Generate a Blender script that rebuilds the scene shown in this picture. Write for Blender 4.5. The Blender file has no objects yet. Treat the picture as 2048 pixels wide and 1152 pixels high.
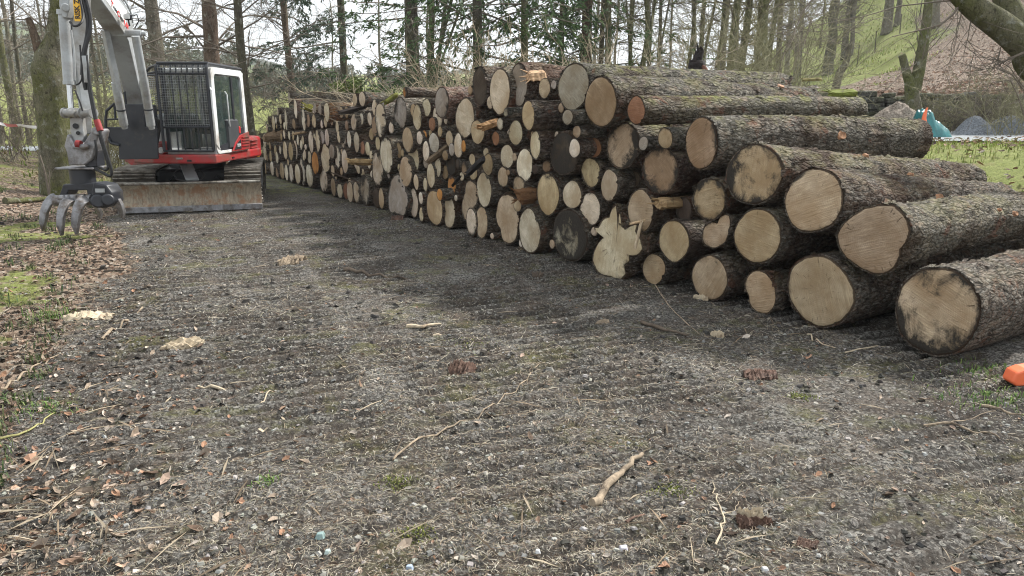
import bpy, math, random
import numpy as np
from mathutils import Vector, Matrix
R = math.radians
S = bpy.context.scene
C = S.collection
# ---------------------------------------------------------------- camera
CAM_H = 1.65; PITCH = 13.35; FPX = 1500.0
cd = bpy.data.cameras.new('camera'); cam = bpy.data.objects.new('camera', cd); C.objects.link(cam)
cd.sensor_width = 36.0; cd.lens = FPX / 2048 * 36.0; cd.clip_start = 0.05; cd.clip_end = 5000
cam.location = (0, 0, CAM_H); cam.rotation_euler = (R(90 - PITCH), 0, 0)
S.camera = cam
# ---------------------------------------------------------------- world
SUN_EL, SUN_AZ = 44.0, 52.0          # azimuth measured from +Y (into the picture) towards +X
w = bpy.data.worlds.new('World'); S.world = w; w.use_nodes = True
nt = w.node_tree; nt.nodes.clear()
wo = nt.nodes.new('ShaderNodeOutputWorld'); bg = nt.nodes.new('ShaderNodeBackground')
sky = nt.nodes.new('ShaderNodeTexSky'); sky.sky_type = 'NISHITA'; sky.sun_disc = False
sky.sun_elevation = R(SUN_EL); sky.sun_rotation = R(SUN_AZ); sky.air_density = 1.0; sky.dust_density = 2.0
tc = nt.nodes.new('ShaderNodeTexCoord'); mp = nt.nodes.new('ShaderNodeMapping'); mp.inputs['Scale'].default_value = (2.2, 2.2, 7.0)
nz = nt.nodes.new('ShaderNodeTexNoise'); nz.inputs['Scale'].default_value = 1.6; nz.inputs['Detail'].default_value = 6
rp = nt.nodes.new('ShaderNodeValToRGB'); rp.color_ramp.elements[0].position = 0.30; rp.color_ramp.elements[1].position = 0.52
rp.color_ramp.elements[0].color = (0.66,) * 3 + (1,); rp.color_ramp.elements[1].color = (1, 1, 1, 1)
mx = nt.nodes.new('ShaderNodeMixRGB'); mx.inputs['Color2'].default_value = (6.9, 7.25, 7.5, 1)
L = nt.links.new
L(tc.outputs['Generated'], mp.inputs[0]); L(mp.outputs[0], nz.inputs[0]); L(nz.outputs[0], rp.inputs[0])
L(rp.outputs[0], mx.inputs[0]); L(sky.outputs[0], mx.inputs['Color1']); L(mx.outputs[0], bg.inputs[0])
bg.inputs['Strength'].default_value = 0.10; L(bg.outputs[0], wo.inputs[0])
sd = bpy.data.lights.new('sun', 'SUN'); sd.energy = 4.2; sd.angle = R(5); sd.color = (1.0, 0.965, 0.91)
so = bpy.data.objects.new('sun', sd); C.objects.link(so)
sv = Vector((math.sin(R(SUN_AZ)) * math.cos(R(SUN_EL)), math.cos(R(SUN_AZ)) * math.cos(R(SUN_EL)), math.sin(R(SUN_EL))))
so.rotation_euler = sv.to_track_quat('Z', 'Y').to_euler(); so.location = (0, 0, 30)
S.view_settings.view_transform = 'Standard'; S.view_settings.look = 'None'
S.view_settings.exposure = 0.96; S.view_settings.gamma = 1.0
S.render.engine = 'CYCLES'; S.cycles.max_bounces = 6; S.cycles.filter_width = 1.1; S.cycles.diffuse_bounces = 3; S.cycles.transparent_max_bounces = 8
# ---------------------------------------------------------------- measuring helpers (photo pixel -> place)
cp, sp = math.cos(R(PITCH)), math.sin(R(PITCH))
def ray(px, py):
    u = (px - 1024) / FPX; v = -(py - 576) / FPX
    return (u, cp + v * sp, -sp + v * cp)
def P(px, py, d):
    r = ray(px, py); t = d / r[1]
    return Vector((r[0] * t, d, CAM_H + r[2] * t))
def G(px, py, z=0.0):
    r = ray(px, py); t = (z - CAM_H) / r[2]
    return Vector((r[0] * t, r[1] * t, z))
# ---------------------------------------------------------------- noise
def _h(ix, iy, s):
    n = (ix.astype(np.int64) * 374761393 + iy.astype(np.int64) * 668265263 + s * 974711) & 0xffffffff
    n = ((n ^ (n >> 13)) * 1274126177) & 0xffffffff
    return ((n ^ (n >> 16)) & 0xffff) / 65535.0
def vn(x, y, s=0):
    x = np.asarray(x, float); y = np.asarray(y, float)
    ix = np.floor(x); iy = np.floor(y); fx = x - ix; fy = y - iy
    fx = fx * fx * (3 - 2 * fx); fy = fy * fy * (3 - 2 * fy)
    a = _h(ix, iy, s); b = _h(ix + 1, iy, s); c = _h(ix, iy + 1, s); d = _h(ix + 1, iy + 1, s)
    return (a + (b - a) * fx) * (1 - fy) + (c + (d - c) * fx) * fy
def fbm(x, y, s=0, o=4):
    t = 0; a = .5
    for k in range(o):
        t = t + a * vn(x, y, s + k * 17); x = np.asarray(x) * 2.03 + 11.3; y = np.asarray(y) * 2.03 + 5.7; a *= .5
    return t / (1 - .5 ** o)
def ss(a, b, x):
    t = np.clip((np.asarray(x, float) - a) / (b - a), 0, 1); return t * t * (3 - 2 * t)
# ---------------------------------------------------------------- object helpers
def tag(o, label=None, cat=None, group=None, kind=None):
    if label: o['label'] = label
    if cat: o['category'] = cat
    if group: o['group'] = group
    if kind: o['kind'] = kind
    return o
def empty(name, loc=(0, 0, 0), rz=0):
    o = bpy.data.objects.new(name, None); o.location = loc; o.rotation_euler = (0, 0, rz); C.objects.link(o); return o
def copy_tree(o, parent=None):
    c = o.copy(); C.objects.link(c); c.parent = parent
    for ch in o.children:
        if ch.name in C.objects: copy_tree(ch, c)
    return c
def mesh_np(name, v, f, mats, smooth=True, parent=None, mi=None, col=None, link=True):
    """v (n,3), f list/array of equal- or mixed-size faces"""
    me = bpy.data.meshes.new(name)
    v = np.asarray(v, dtype=np.float32)
    if isinstance(f, np.ndarray):
        k = f.shape[1]; nf = len(f); flat = f.astype(np.int32).ravel(); tot = np.full(nf, k, np.int32); st = np.arange(nf, dtype=np.int32) * k
    else:
        tot = np.array([len(q) for q in f], np.int32); nf = len(tot)
        flat = np.fromiter((i for q in f for i in q), np.int32, count=int(tot.sum())); st = np.concatenate([[0], np.cumsum(tot)[:-1]]).astype(np.int32)
    me.vertices.add(len(v)); me.vertices.foreach_set('co', v.ravel())
    me.loops.add(len(flat)); me.loops.foreach_set('vertex_index', flat)
    me.polygons.add(nf); me.polygons.foreach_set('loop_start', st); me.polygons.foreach_set('loop_total', tot)
    if mi is not None: me.polygons.foreach_set('material_index', np.asarray(mi, np.int32))
    me.polygons.foreach_set('use_smooth', np.full(nf, bool(smooth)))
    if not isinstance(mats, (list, tuple)): mats = [mats]
    for m in mats: me.materials.append(m)
    if col is not None:
        at = me.color_attributes.new('Col', 'FLOAT_COLOR', 'POINT'); at.data.foreach_set('color', np.asarray(col, np.float32).ravel())
    me.update(calc_edges=True); me.validate()
    o = bpy.data.objects.new(name, me)
    if link: C.objects.link(o)
    if parent is not None: o.parent = parent
    return o
def frame_of(d):
    d = Vector(d).normalized(); up = Vector((0, 0, 1)) if abs(d.z) < .95 else Vector((1, 0, 0))
    a = d.cross(up).normalized(); b = a.cross(d).normalized(); return a, b
class MB:
    def __init__(s): s.v = []; s.f = []; s.m = []
    def add(s, v, f, m=0):
        o = len(s.v); s.v += [tuple(p) for p in v]; s.f += [tuple(i + o for i in q) for q in f]; s.m += [m] * len(f); return s
    def box(s, c, sz, rot=None, m=0, bev=0.0):
        c = Vector(c); hx, hy, hz = sz[0] / 2, sz[1] / 2, sz[2] / 2
        M = rot if rot is not None else Matrix.Identity(3)
        if bev <= 0:
            v = [c + M @ Vector((x * hx, y * hy, z * hz)) for x in (-1, 1) for y in (-1, 1) for z in (-1, 1)]
            return s.add(v, [(0, 1, 3, 2), (4, 6, 7, 5), (0, 4, 5, 1), (2, 3, 7, 6), (0, 2, 6, 4), (1, 5, 7, 3)], m)
        b = min(bev, hx * .49, hy * .49, hz * .49)
        prof = [(-hx + b, -hy), (hx - b, -hy), (hx, -hy + b), (hx, hy - b), (hx - b, hy), (-hx + b, hy), (-hx, hy - b), (-hx, -hy + b)]
        ins = [(x * (hx - b) / hx, y * (hy - b) / hy) for x, y in prof]
        rings = [(ins, -hz), (prof, -hz + b), (prof, hz - b), (ins, hz)]
        v = [c + M @ Vector((x, y, z)) for pr, z in rings for x, y in pr]
        f = [tuple(range(7, -1, -1)), tuple(range(24, 32))]
        for k in range(3):
            for i in range(8): f.append((k * 8 + i, k * 8 + (i + 1) % 8, k * 8 + 8 + (i + 1) % 8, k * 8 + 8 + i))
        return s.add(v, f, m)
    def tube(s, pts, r, n=8, m=0, cap=True, sq=1.0):
        pts = [Vector(p) for p in pts]; k = len(pts)
        if not hasattr(r, '__len__'): r = [r] * k
        v = []; pa = None
        for i, p in enumerate(pts):
            d = pts[min(i + 1, k - 1)] - pts[max(i - 1, 0)]
            if d.length < 1e-9: d = Vector((0, 0, 1))
            d.normalize()
            if pa is None: a, b = frame_of(d)
            else:
                a = pa - d * pa.dot(d)
                a = a.normalized() if a.length > 1e-6 else frame_of(d)[0]
                b = a.cross(d).normalized()
            pa = a
            for j in range(n):
                t = 2 * math.pi * j / n; v.append(p + a * (math.cos(t) * r[i]) + b * (math.sin(t) * r[i] * sq))
        f = [(i * n + j, i * n + (j + 1) % n, (i + 1) * n + (j + 1) % n, (i + 1) * n + j) for i in range(k - 1) for j in range(n)]
        if cap: f.append(tuple(range(n - 1, -1, -1))); f.append(tuple((k - 1) * n + j for j in range(n)))
        return s.add(v, f, m)
    def cyl(s, a, b, r, n=20, m=0, r2=None): return s.tube([a, b], [r, r if r2 is None else r2], n, m)
    def prism(s, poly, a, b, m=0):
        """closed polygon of 3D points extruded: poly list of Vector, from offset a to offset b (Vectors)"""
        n = len(poly); v = [Vector(p) + Vector(a) for p in poly] + [Vector(p) + Vector(b) for p in poly]
        f = [tuple(range(n - 1, -1, -1)), tuple(range(n, 2 * n))] + [(i, (i + 1) % n, n + (i + 1) % n, n + i) for i in range(n)]
        return s.add(v, f, m)
    def build(s, name, mats, parent=None, smooth=False, bevel=0.0, auto=True):
        o = mesh_np(name, s.v, s.f, mats, smooth, parent, s.m)
        if smooth and auto:
            o.data.polygons.foreach_set('use_smooth', np.full(len(o.data.polygons), True))
            try: o.data.set_sharp_from_angle(angle=R(38))
            except Exception: pass
        if bevel > 0:
            b = o.modifiers.new('bevel', 'BEVEL'); b.width = bevel; b.segments = 2; b.limit_method = 'ANGLE'
        return o
# ---------------------------------------------------------------- materials
class NT:
    def __init__(s, name):
        s.mat = bpy.data.materials.new(name); s.mat.use_nodes = True; s.t = s.mat.node_tree
        s.b = s.t.nodes['Principled BSDF']; s.out = s.t.nodes['Material Output']
    def n(s, ty, **kw):
        q = s.t.nodes.new(ty)
        for k, val in kw.items():
            if hasattr(q, k) and k not in q.inputs: setattr(q, k, val)
            else: q.inputs[k].default_value = val
        return q
    def l(s, a, b): s.t.links.new(a, b)
    def coord(s, kind='Object', scale=(1, 1, 1), loc=None, rot=None):
        c = s.n('ShaderNodeTexCoord'); m = s.n('ShaderNodeMapping'); m.inputs['Scale'].default_value = scale
        if loc: m.inputs['Location'].default_value = loc
        if rot: m.inputs['Rotation'].default_value = rot
        s.l(c.outputs[kind], m.inputs[0]); return m.outputs[0]
    def noise(s, co, scale, detail=4, rough=.55, dist=0.0):
        q = s.n('ShaderNodeTexNoise', Scale=scale, Detail=detail, Roughness=rough, Distortion=dist); s.l(co, q.inputs['Vector']); return q.outputs['Fac']
    def vor(s, co, scale, feat='F1', out='Distance', rnd=1.0):
        q = s.n('ShaderNodeTexVoronoi', Scale=scale, Randomness=rnd); q.feature = feat; s.l(co, q.inputs['Vector']); return q.outputs[out]
    def ramp(s, x, stops):
        q = s.n('ShaderNodeValToRGB'); e = q.color_ramp.elements
        while len(e) < len(stops): e.new(.5)
        for i, (p, c) in enumerate(stops):
            e[i].position = p; e[i].color = (c, c, c, 1) if not hasattr(c, '__len__') else tuple(c) + (1,)
        s.l(x, q.inputs[0]); return q.outputs[0]
    def mix(s, f, a, b, mode='MIX'):
        q = s.n('ShaderNodeMixRGB', blend_type=mode)
        for i, x in enumerate((f, a, b)):
            if hasattr(x, 'links'): s.l(x, q.inputs[i])
            elif hasattr(x, '__len__'): q.inputs[i].default_value = tuple(x) + (1,)
            else: q.inputs[i].default_value = x if i == 0 else (x, x, x, 1)
        return q.outputs[0]
    def math(s, op, a, b=None, c=None):
        q = s.n('ShaderNodeMath', operation=op)
        for i, x in enumerate((a, b, c)):
            if x is None: continue
            if hasattr(x, 'links'): s.l(x, q.inputs[i])
            else: q.inputs[i].default_value = x
        return q.outputs[0]
    def col(s, c, rough=.8, metal=0, spec=.3):
        if hasattr(c, 'links'): s.l(c, s.b.inputs['Base Color'])
        else: s.b.inputs['Base Color'].default_value = tuple(c) + (1,)
        if hasattr(rough, 'links'): s.l(rough, s.b.inputs['Roughness'])
        else: s.b.inputs['Roughness'].default_value = rough
        s.b.inputs['Metallic'].default_value = metal; s.b.inputs['Specular IOR Level'].default_value = spec
    def bump(s, h, dist=.01, strength=1.0, prev=None):
        q = s.n('ShaderNodeBump', Distance=dist, Strength=strength); s.l(h, q.inputs['Height'])
        if prev: s.l(prev, q.inputs['Normal'])
        s.l(q.outputs[0], s.b.inputs['Normal']); return q.outputs[0]
def plain(name, c, rough=.5, metal=0.0, spec=.4, var=.25, vs=6.0, dirt=None, dirt_amt=.5, bump=0.0):
    m = NT(name); co = m.coord('Object')
    n1 = m.noise(co, vs, 6, .65)
    dk = tuple(x * (1 - var) for x in c); lt = tuple(min(1, x * (1 + var)) for x in c)
    cc = m.ramp(n1, [(.3, dk), (.7, lt)])
    if dirt:
        n2 = m.noise(co, vs * .6, 8, .7)
        cc = m.mix(m.ramp(n2, [(.62 - dirt_amt * .3, 0), (.75 - dirt_amt * .2, 1)]), cc, dirt)
    m.col(cc, rough, metal, spec)
    if bump > 0: m.bump(m.noise(co, vs * 8, 6, .7), bump)
    return m.mat
# ---------------------------------------------------------------- bark / wood / ground materials
def mat_bark():
    m = NT('bark'); oi = m.n('ShaderNodeObjectInfo')
    tcn = m.n('ShaderNodeTexCoord'); add = m.n('ShaderNodeVectorMath', operation='ADD'); mul = m.n('ShaderNodeMath', operation='MULTIPLY'); mul.inputs[1].default_value = 37
    m.l(oi.outputs['Random'], mul.inputs[0]); m.l(tcn.outputs['Object'], add.inputs[0]); m.l(mul.outputs[0], add.inputs[1])
    co = add.outputs[0]
    mp1 = m.n('ShaderNodeMapping'); mp1.inputs['Scale'].default_value = (.45, 1, 1); m.l(co, mp1.inputs[0]); ca = mp1.outputs[0]
    wn = m.n('ShaderNodeTexNoise', Scale=9.0, Detail=3); m.l(ca, wn.inputs['Vector'])
    wv = m.mix(.07, ca, wn.outputs['Color'], 'ADD')
    e1 = m.vor(wv, 26, 'DISTANCE_TO_EDGE'); cell = m.vor(wv, 26, 'F1', 'Color')
    e2 = m.vor(wv, 60, 'DISTANCE_TO_EDGE')
    n1 = m.noise(co, 5, 8, .7); n2 = m.noise(ca, 40, 6, .75); n3 = m.noise(co, 1.7, 5, .6)
    base = m.mix(m.ramp(n1, [(.3, 0), (.7, 1)]), m.mix(1, oi.outputs['Color'], (.55, .52, .5), 'MULTIPLY'), m.mix(1, oi.outputs['Color'], (1.8, 1.7, 1.6), 'MULTIPLY'))
    bwc = m.n('ShaderNodeRGBToBW'); m.l(cell, bwc.inputs[0]); base = m.mix(m.ramp(bwc.outputs[0], [(.2, .55), (.8, 0)]), base, (.03, .024, .02))
    base = m.mix(m.ramp(n2, [(.50, 0), (.66, .9)]), base, (.36, .32, .28))                       # pale flaky scales
    base = m.mix(m.ramp(n2, [(.34, .95), (.46, 0)]), base, (.014, .011, .010))                    # cracks
    base = m.mix(m.ramp(e1, [(0, .75), (.12, 0)]), base, (.02, .015, .012))
    red = m.noise(co, 3.3, 7, .75, .6)
    base = m.mix(m.ramp(red, [(.57, 0), (.63, .85)]), base, (.17, .072, .042))                  # flaked red inner bark
    base = m.mix(m.ramp(red, [(.715, 0), (.74, 1)]), base, (.55, .26, .10))
    geo = m.n('ShaderNodeNewGeometry'); sx = m.n('ShaderNodeSeparateXYZ'); m.l(geo.outputs['Normal'], sx.inputs[0])
    base = m.mix(m.ramp(n3, [(.38, .8), (.5, 0)]), base, m.mix(1, oi.outputs['Color'], (.42, .30, .22), 'MULTIPLY'))
    stk = m.noise(m.math_v if False else ca, 7, 5, .7); base = m.mix(m.ramp(stk, [(.56, 0), (.66, .7)]), base, m.mix(n2, (.16, .10, .065), (.42, .34, .26)))
    lich = m.math('MULTIPLY', m.ramp(n3, [(.40, 0), (.62, 1)]), m.ramp(n2, [(.35, 0), (.6, 1)]))
    base = m.mix(m.math('MULTIPLY', lich, .35), base, (.22, .225, .185))
    mo = m.math('MULTIPLY', m.ramp(sx.outputs[2], [(.25, 0), (.95, 1)]), m.ramp(n1, [(.46, 0), (.58, 1)]))
    mo = m.math('MULTIPLY', mo, oi.outputs['Alpha'])
    base = m.mix(mo, base, m.mix(n2, (.11, .12, .03), (.27, .27, .08)))
    m.col(base, .9, 0, .2)
    h = m.math('ADD', m.math('MULTIPLY', m.ramp(e1, [(0, 0), (.25, 1)]), .8), m.math('MULTIPLY', n2, 1.1))
    h = m.math('ADD', h, m.math('MULTIPLY', m.ramp(e2, [(0, 0), (.3, 1)]), .35))
    m.bump(h, .022, 1.0); return m.mat
def mat_cut():
    m = NT('cut_wood'); oi = m.n('ShaderNodeObjectInfo'); tcn = m.n('ShaderNodeTexCoord')
    off = m.math('MULTIPLY', oi.outputs['Random'], 53.0); add = m.n('ShaderNodeVectorMath', operation='ADD'); m.l(tcn.outputs['Object'], add.inputs[0]); m.l(off, add.inputs[1]); co = add.outputs[0]
    uv = m.n('ShaderNodeSeparateXYZ'); m.l(tcn.outputs['UV'], uv.inputs[0]); rho = uv.outputs[0]
    ob = m.n('ShaderNodeSeparateXYZ'); m.l(tcn.outputs['Object'], ob.inputs[0])
    rr = m.math('SQRT', m.math('ADD', m.math('MULTIPLY', ob.outputs[1], ob.outputs[1]), m.math('MULTIPLY', ob.outputs[2], ob.outputs[2])))
    nlow = m.noise(co, 5, 4); nfine = m.noise(co, 60, 6, .7); nmid = m.noise(co, 17, 6, .65)
    ph = m.math('ADD', m.math('MULTIPLY', rr, 430), m.math('MULTIPLY', nlow, 14))
    ring = m.math('ADD', m.math('MULTIPLY', m.math('SINE', ph), .5), .5)
    lt = m.mix(1, oi.outputs['Color'], (1.25, 1.25, 1.22), 'MULTIPLY'); dk = m.mix(1, oi.outputs['Color'], (.62, .56, .48), 'MULTIPLY')
    base = m.mix(m.ramp(nmid, [(.3, 0), (.7, 1)]), m.mix(.5, oi.outputs['Color'], dk), lt)
    base = m.mix(m.math('MULTIPLY', ring, m.math('MULTIPLY', nmid, .62)), base, dk)
    # saw marks: noise stretched along a direction that differs per log
    vr = m.n('ShaderNodeVectorRotate'); vr.rotation_type = 'X_AXIS'; m.l(co, vr.inputs['Vector']); m.l(m.math('MULTIPLY', oi.outputs['Random'], 3.0), vr.inputs['Angle'])
    ms = m.n('ShaderNodeMapping'); ms.inputs['Scale'].default_value = (1, .06, 1); m.l(vr.outputs[0], ms.inputs[0])
    saw = m.noise(ms.outputs[0], 90, 3, .6)
    saw2 = m.noise(ms.outputs[0], 28, 2, .5)
    base = m.mix(m.ramp(saw, [(.56, 0), (.68, .6)]), base, m.mix(1, lt, (1.2, 1.18, 1.12), 'MULTIPLY')); base = m.mix(m.ramp(saw2, [(.32, .4), (.42, 0)]), base, dk)
    # heart and radial checks
    base = m.mix(m.ramp(m.math('ADD', rho, m.math('MULTIPLY', nlow, .5)), [(.14, .35), (.5, 0)]), base, dk)
    tv = m.math('MULTIPLY', uv.outputs[1], 23.0); cx = m.n('ShaderNodeCombineXYZ'); m.l(tv, cx.inputs[0]); m.l(m.math('MULTIPLY', rho, 1.3), cx.inputs[1]); m.l(off, cx.inputs[2])
    chk = m.noise(cx.outputs[0], 2.2, 3, .6); crack = m.math('MULTIPLY', m.ramp(chk, [(.31, 1), (.345, 0)]), m.ramp(rho, [(.12, 0), (.3, 1)]))
    base = m.mix(m.math('MULTIPLY', crack, .75), base, (.03, .02, .012))
    pt = m.noise(co, 3.0, 5, .6); base = m.mix(m.ramp(pt, [(.42, 0), (.62, .75)]), base, m.mix(1, oi.outputs['Color'], (.68, .58, .46), 'MULTIPLY')); base = m.mix(m.ramp(pt, [(.30, .6), (.42, 0)]), base, m.mix(1, oi.outputs['Color'], (1.35, 1.36, 1.38), 'MULTIPLY'))
    # dirt and black rot: amount = object alpha
    st = m.noise(co, 4.2, 9, .72, .5)
    th = m.math('SUBTRACT', .76, m.math('MULTIPLY', oi.outputs['Alpha'], .42))
    dm = m.math('SUBTRACT', m.math('ADD', m.math('ADD', m.math('MULTIPLY', st, .8), m.math('MULTIPLY', m.noise(co, 1.9, 2), .52)), m.math('SUBTRACT', m.math('MULTIPLY', m.math('POWER', rho, 3.5), .17), .13)), th)
    base = m.mix(m.ramp(m.math('MULTIPLY', dm, 9), [(0, 0), (1, 1)]), base, m.mix(nfine, (.010, .009, .007), (.06, .05, .04)))
    base = m.mix(m.ramp(m.math('ADD', m.math('POWER', rho, 8), m.math('MULTIPLY', nmid, .5)), [(.92, 0), (1.28, .9)]), base, (.035, .022, .014))
    m.col(base, .85, 0, .2)
    h = m.math('ADD', m.math('MULTIPLY', saw, 1.0), m.math('MULTIPLY', m.math('SUBTRACT', nfine, crack), .6))
    m.bump(h, .009, 1.0); return m.mat
def mat_ground():
    m = NT('ground_soil'); co = m.coord('Object')
    def A(n):
        q = m.n('ShaderNodeAttribute', attribute_name=n); return q.outputs['Fac']
    big = m.noise(co, .9, 6, .65); mid = m.noise(co, 6, 7, .7); fine = m.noise(co, 34, 7, .8); vf = m.noise(co, 110, 5, .8)
    wn = m.n('ShaderNodeTexNoise', Scale=14.0, Detail=3); m.l(co, wn.inputs['Vector']); cw_ = m.mix(.05, co, wn.outputs['Color'], 'ADD'); c1 = m.vor(cw_, 34, 'F1', 'Color'); d1 = m.vor(cw_, 34); c2 = m.vor(cw_, 75, 'F1', 'Color'); d2 = m.vor(cw_, 75); c3 = m.vor(cw_, 18, 'F1', 'Color'); d3 = m.vor(cw_, 18)
    def bw(c): q = m.n('ShaderNodeSeparateColor'); m.l(c, q.inputs[0]); return q.outputs[0]
    mud = m.mix(m.ramp(mid, [(.3, 0), (.7, 1)]), (.019, .017, .0155), (.072, .064, .055))
    grav = m.mix(m.ramp(bw(c2), [(.1, 0), (.9, 1)]), (.045, .042, .038), (.37, .355, .325))
    base = m.mix(m.ramp(m.math('ADD', m.math('MULTIPLY', big, .35), m.math('MULTIPLY', fine, .65)), [(.46, 0), (.60, 1)]), mud, grav)
    def stones(base, c, d, th, lo, hi):
        k = m.math('MULTIPLY', m.ramp(bw(c), [(th, 0), (th + .02, 1)]), m.ramp(d, [(.30, 1), (.42, 0)]))
        return m.mix(k, base, m.mix(m.ramp(vf, [(.3, 0), (.7, 1)]), lo, hi)), k
    base, k1 = stones(base, c1, d1, .74, (.13, .125, .11), (.38, .365, .33))
    base, k3 = stones(base, c3, d3, .93, (.15, .14, .13), (.40, .38, .35))
    base, k2 = stones(base, c2, d2, .70, (.12, .105, .09), (.40, .375, .33))
    gr = A('groove'); base = m.mix(m.ramp(gr, [(.1, 0), (.6, .85)]), base, mud)                         # darkened toward mud where the tracks bit, to make the grooves show
    # brown organic crumbs and moss
    br = m.noise(co, 3.1, 7, .75); base = m.mix(m.math('MULTIPLY', m.ramp(br, [(.44, 0), (.62, .8)]), m.ramp(fine, [(.4, 0), (.6, 1)])), base, (.11, .078, .056))
    ms = m.noise(co, 1.6, 8, .75, .4); mossk = m.math('MULTIPLY', m.ramp(ms, [(.53, 0), (.66, .85)]), m.ramp(fine, [(.38, 0), (.58, 1)]))
    base = m.mix(mossk, base, m.mix(vf, (.07, .075, .02), (.20, .19, .06)))
    # litter, grass, road
    lc = m.mix(m.ramp(bw(c3), [(0, 0), (1, 1)]), (.10, .06, .04), (.36, .27, .20)); lc = m.mix(m.ramp(bw(c1), [(.5, 0), (.55, 1)]), lc, (.04, .03, .022))
    lc = m.mix(m.ramp(c1, [(.80, 0), (.82, 1)]), lc, (.42, .35, .28))
    base = m.mix(m.ramp(m.math('ADD', A('litter'), m.math('MULTIPLY', m.math('SUBTRACT', mid, .5), .9)), [(.42, 0), (.6, 1)]), base, lc)
    gc = m.mix(m.ramp(fine, [(.3, 0), (.7, 1)]), (.09, .11, .03), (.30, .33, .10)); gc = m.mix(m.ramp(br, [(.5, 0), (.62, .6)]), gc, (.20, .16, .08))
    gmask = m.ramp(m.math('ADD', A('grass'), m.math('MULTIPLY', m.math('SUBTRACT', mid, .5), .9)), [(.42, 0), (.6, 1)])
    base = m.mix(gmask, base, gc)
    m.col(base, .92, 0, .18)
    h = m.math('ADD', m.math('MULTIPLY', fine, .8), m.math('ADD', m.math('MULTIPLY', k1, .5), m.math('MULTIPLY', k2, .22)))
    h = m.math('ADD', h, m.math('ADD', m.math('MULTIPLY', mid, 1.2), m.math('MULTIPLY', k3, .8)))
    m.bump(h, .032, 1.0); return m.mat
def mat_vcol(name, rough=.85, var=.3, trans=0.0):
    m = NT(name); a = m.n('ShaderNodeVertexColor', layer_name='Col'); co = m.coord('Object')
    n = m.noise(co, 60, 4, .7); c = m.mix(m.ramp(n, [(.3, var), (.7, 0)]), a.outputs[0], (.02, .017, .014))
    m.col(c, rough, 0, .2)
    return m.mat
M_BARK = mat_bark(); M_CUT = mat_cut(); M_GROUND = mat_ground(); M_VC = mat_vcol('debris')
def mat_trunk(name, c1, c2, moss, sc=10):
    m = NT(name); oi = m.n('ShaderNodeObjectInfo'); co = m.coord('Object', (1, 1, .25)); co2 = m.coord('Object')
    n = m.noise(co, sc, 8, .75); n2 = m.noise(co2, 1.6, 6, .65); n3 = m.noise(co2, 30, 4, .8)
    b = m.mix(m.ramp(n, [(.3, 0), (.68, 1)]), c1, c2)
    b = m.mix(m.math('MULTIPLY', m.ramp(n2, [(.38, 0), (.62, 1)]), moss), b, m.mix(n3, (.06, .07, .018), (.20, .21, .065)))
    n4 = m.noise(co2, 7, 7, .7); b = m.mix(m.ramp(n4, [(.56, 0), (.64, .8)]), b, m.mix(n3, (.16, .16, .12), (.44, .45, .38))); b = m.mix(m.ramp(n4, [(.34, .8), (.43, 0)]), b, (.03, .028, .018))
    wn = m.n('ShaderNodeTexNoise', Scale=sc * 1.2, Detail=4); m.l(co, wn.inputs['Vector']); cw_ = m.mix(.16, co, wn.outputs['Color'], 'ADD')
    e = m.vor(cw_, sc * 2.2, 'DISTANCE_TO_EDGE'); b = m.mix(m.math('MULTIPLY', m.ramp(e, [(0, .7), (.09, 0)]), m.ramp(n3, [(.35, 0), (.6, 1)])), b, (.02, .017, .014))
    m.col(b, .92, 0, .15); m.bump(m.math('ADD', m.math('ADD', n, n4), m.math('MULTIPLY', n3, .7)), .05, 1.0); return m.mat
M_TR = {'grey': mat_trunk('trunk_grey', (.09, .078, .064), (.27, .24, .20), .35), 'brown': mat_trunk('trunk_brown', (.06, .040, .030), (.22, .155, .12), .15),
        'mossy': mat_trunk('trunk_mossy', (.075, .068, .045), (.24, .22, .16), .9), 'dark': mat_trunk('trunk_dark', (.045, .038, .032), (.15, .13, .105), .35)}
M_TWIG = plain('twig', (.15, .125, .098), .9, var=.5, vs=1.2); M_TWIGP = plain('pale_twig', (.36, .30, .21), .9, var=.35, vs=1.5)
M_TWIGM = plain('mossy_twig', (.22, .205, .12), .9, var=.45, vs=1.5)
# ---------------------------------------------------------------- terrain
def hill_s(x): return .004 + .40 * ss(15, 62, x)
def H(x, y):
    x = np.asarray(x, float); y = np.asarray(y, float)
    z = .035 * (fbm(x * .35, y * .35, 3) - .5) * 2 * ss(1, 6, np.hypot(x, y))
    # left bank
    e = -3.6 - .33 * y
    z = z + .50 * ss(0, 3.2, e - x) * ss(2, 9, y) + .05 * np.clip(e - 5.5 - x, 0, 30)
    # behind the stack on the right the ground climbs to the lane
    q = (x * .55 + y * .83)
    z = z + 1.08 * ss(8.9, 13.4, q) * ss(1.0, 5.5, x)
    # hillside above the wall
    yw = 21.5 - .05 * (x - 12)
    z = z + np.clip(y - yw, 0, 75) * hill_s(x) * ss(4, 16, x) * ss(125, 80, y)
    z = z + 1.0 * ss(0, .5, y - yw) * ss(6, 9, x)
    z = z + (fbm(x * .25, y * .25, 9) - .5) * .9 * ss(22, 30, y)
    # fields far left rise gently
    z = z + np.clip(y - 45, 0, 400) * .055 * ss(-4, -16, x)
    z = z - .012 * np.clip(y - 14, 0, 30) * ss(5, -3, x)
    return z
def H1(x, y): return float(H(np.array([x]), np.array([y]))[0])
TR = Vector((.36, -.93, 0)).normalized()     # the way the tracks ran
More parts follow.
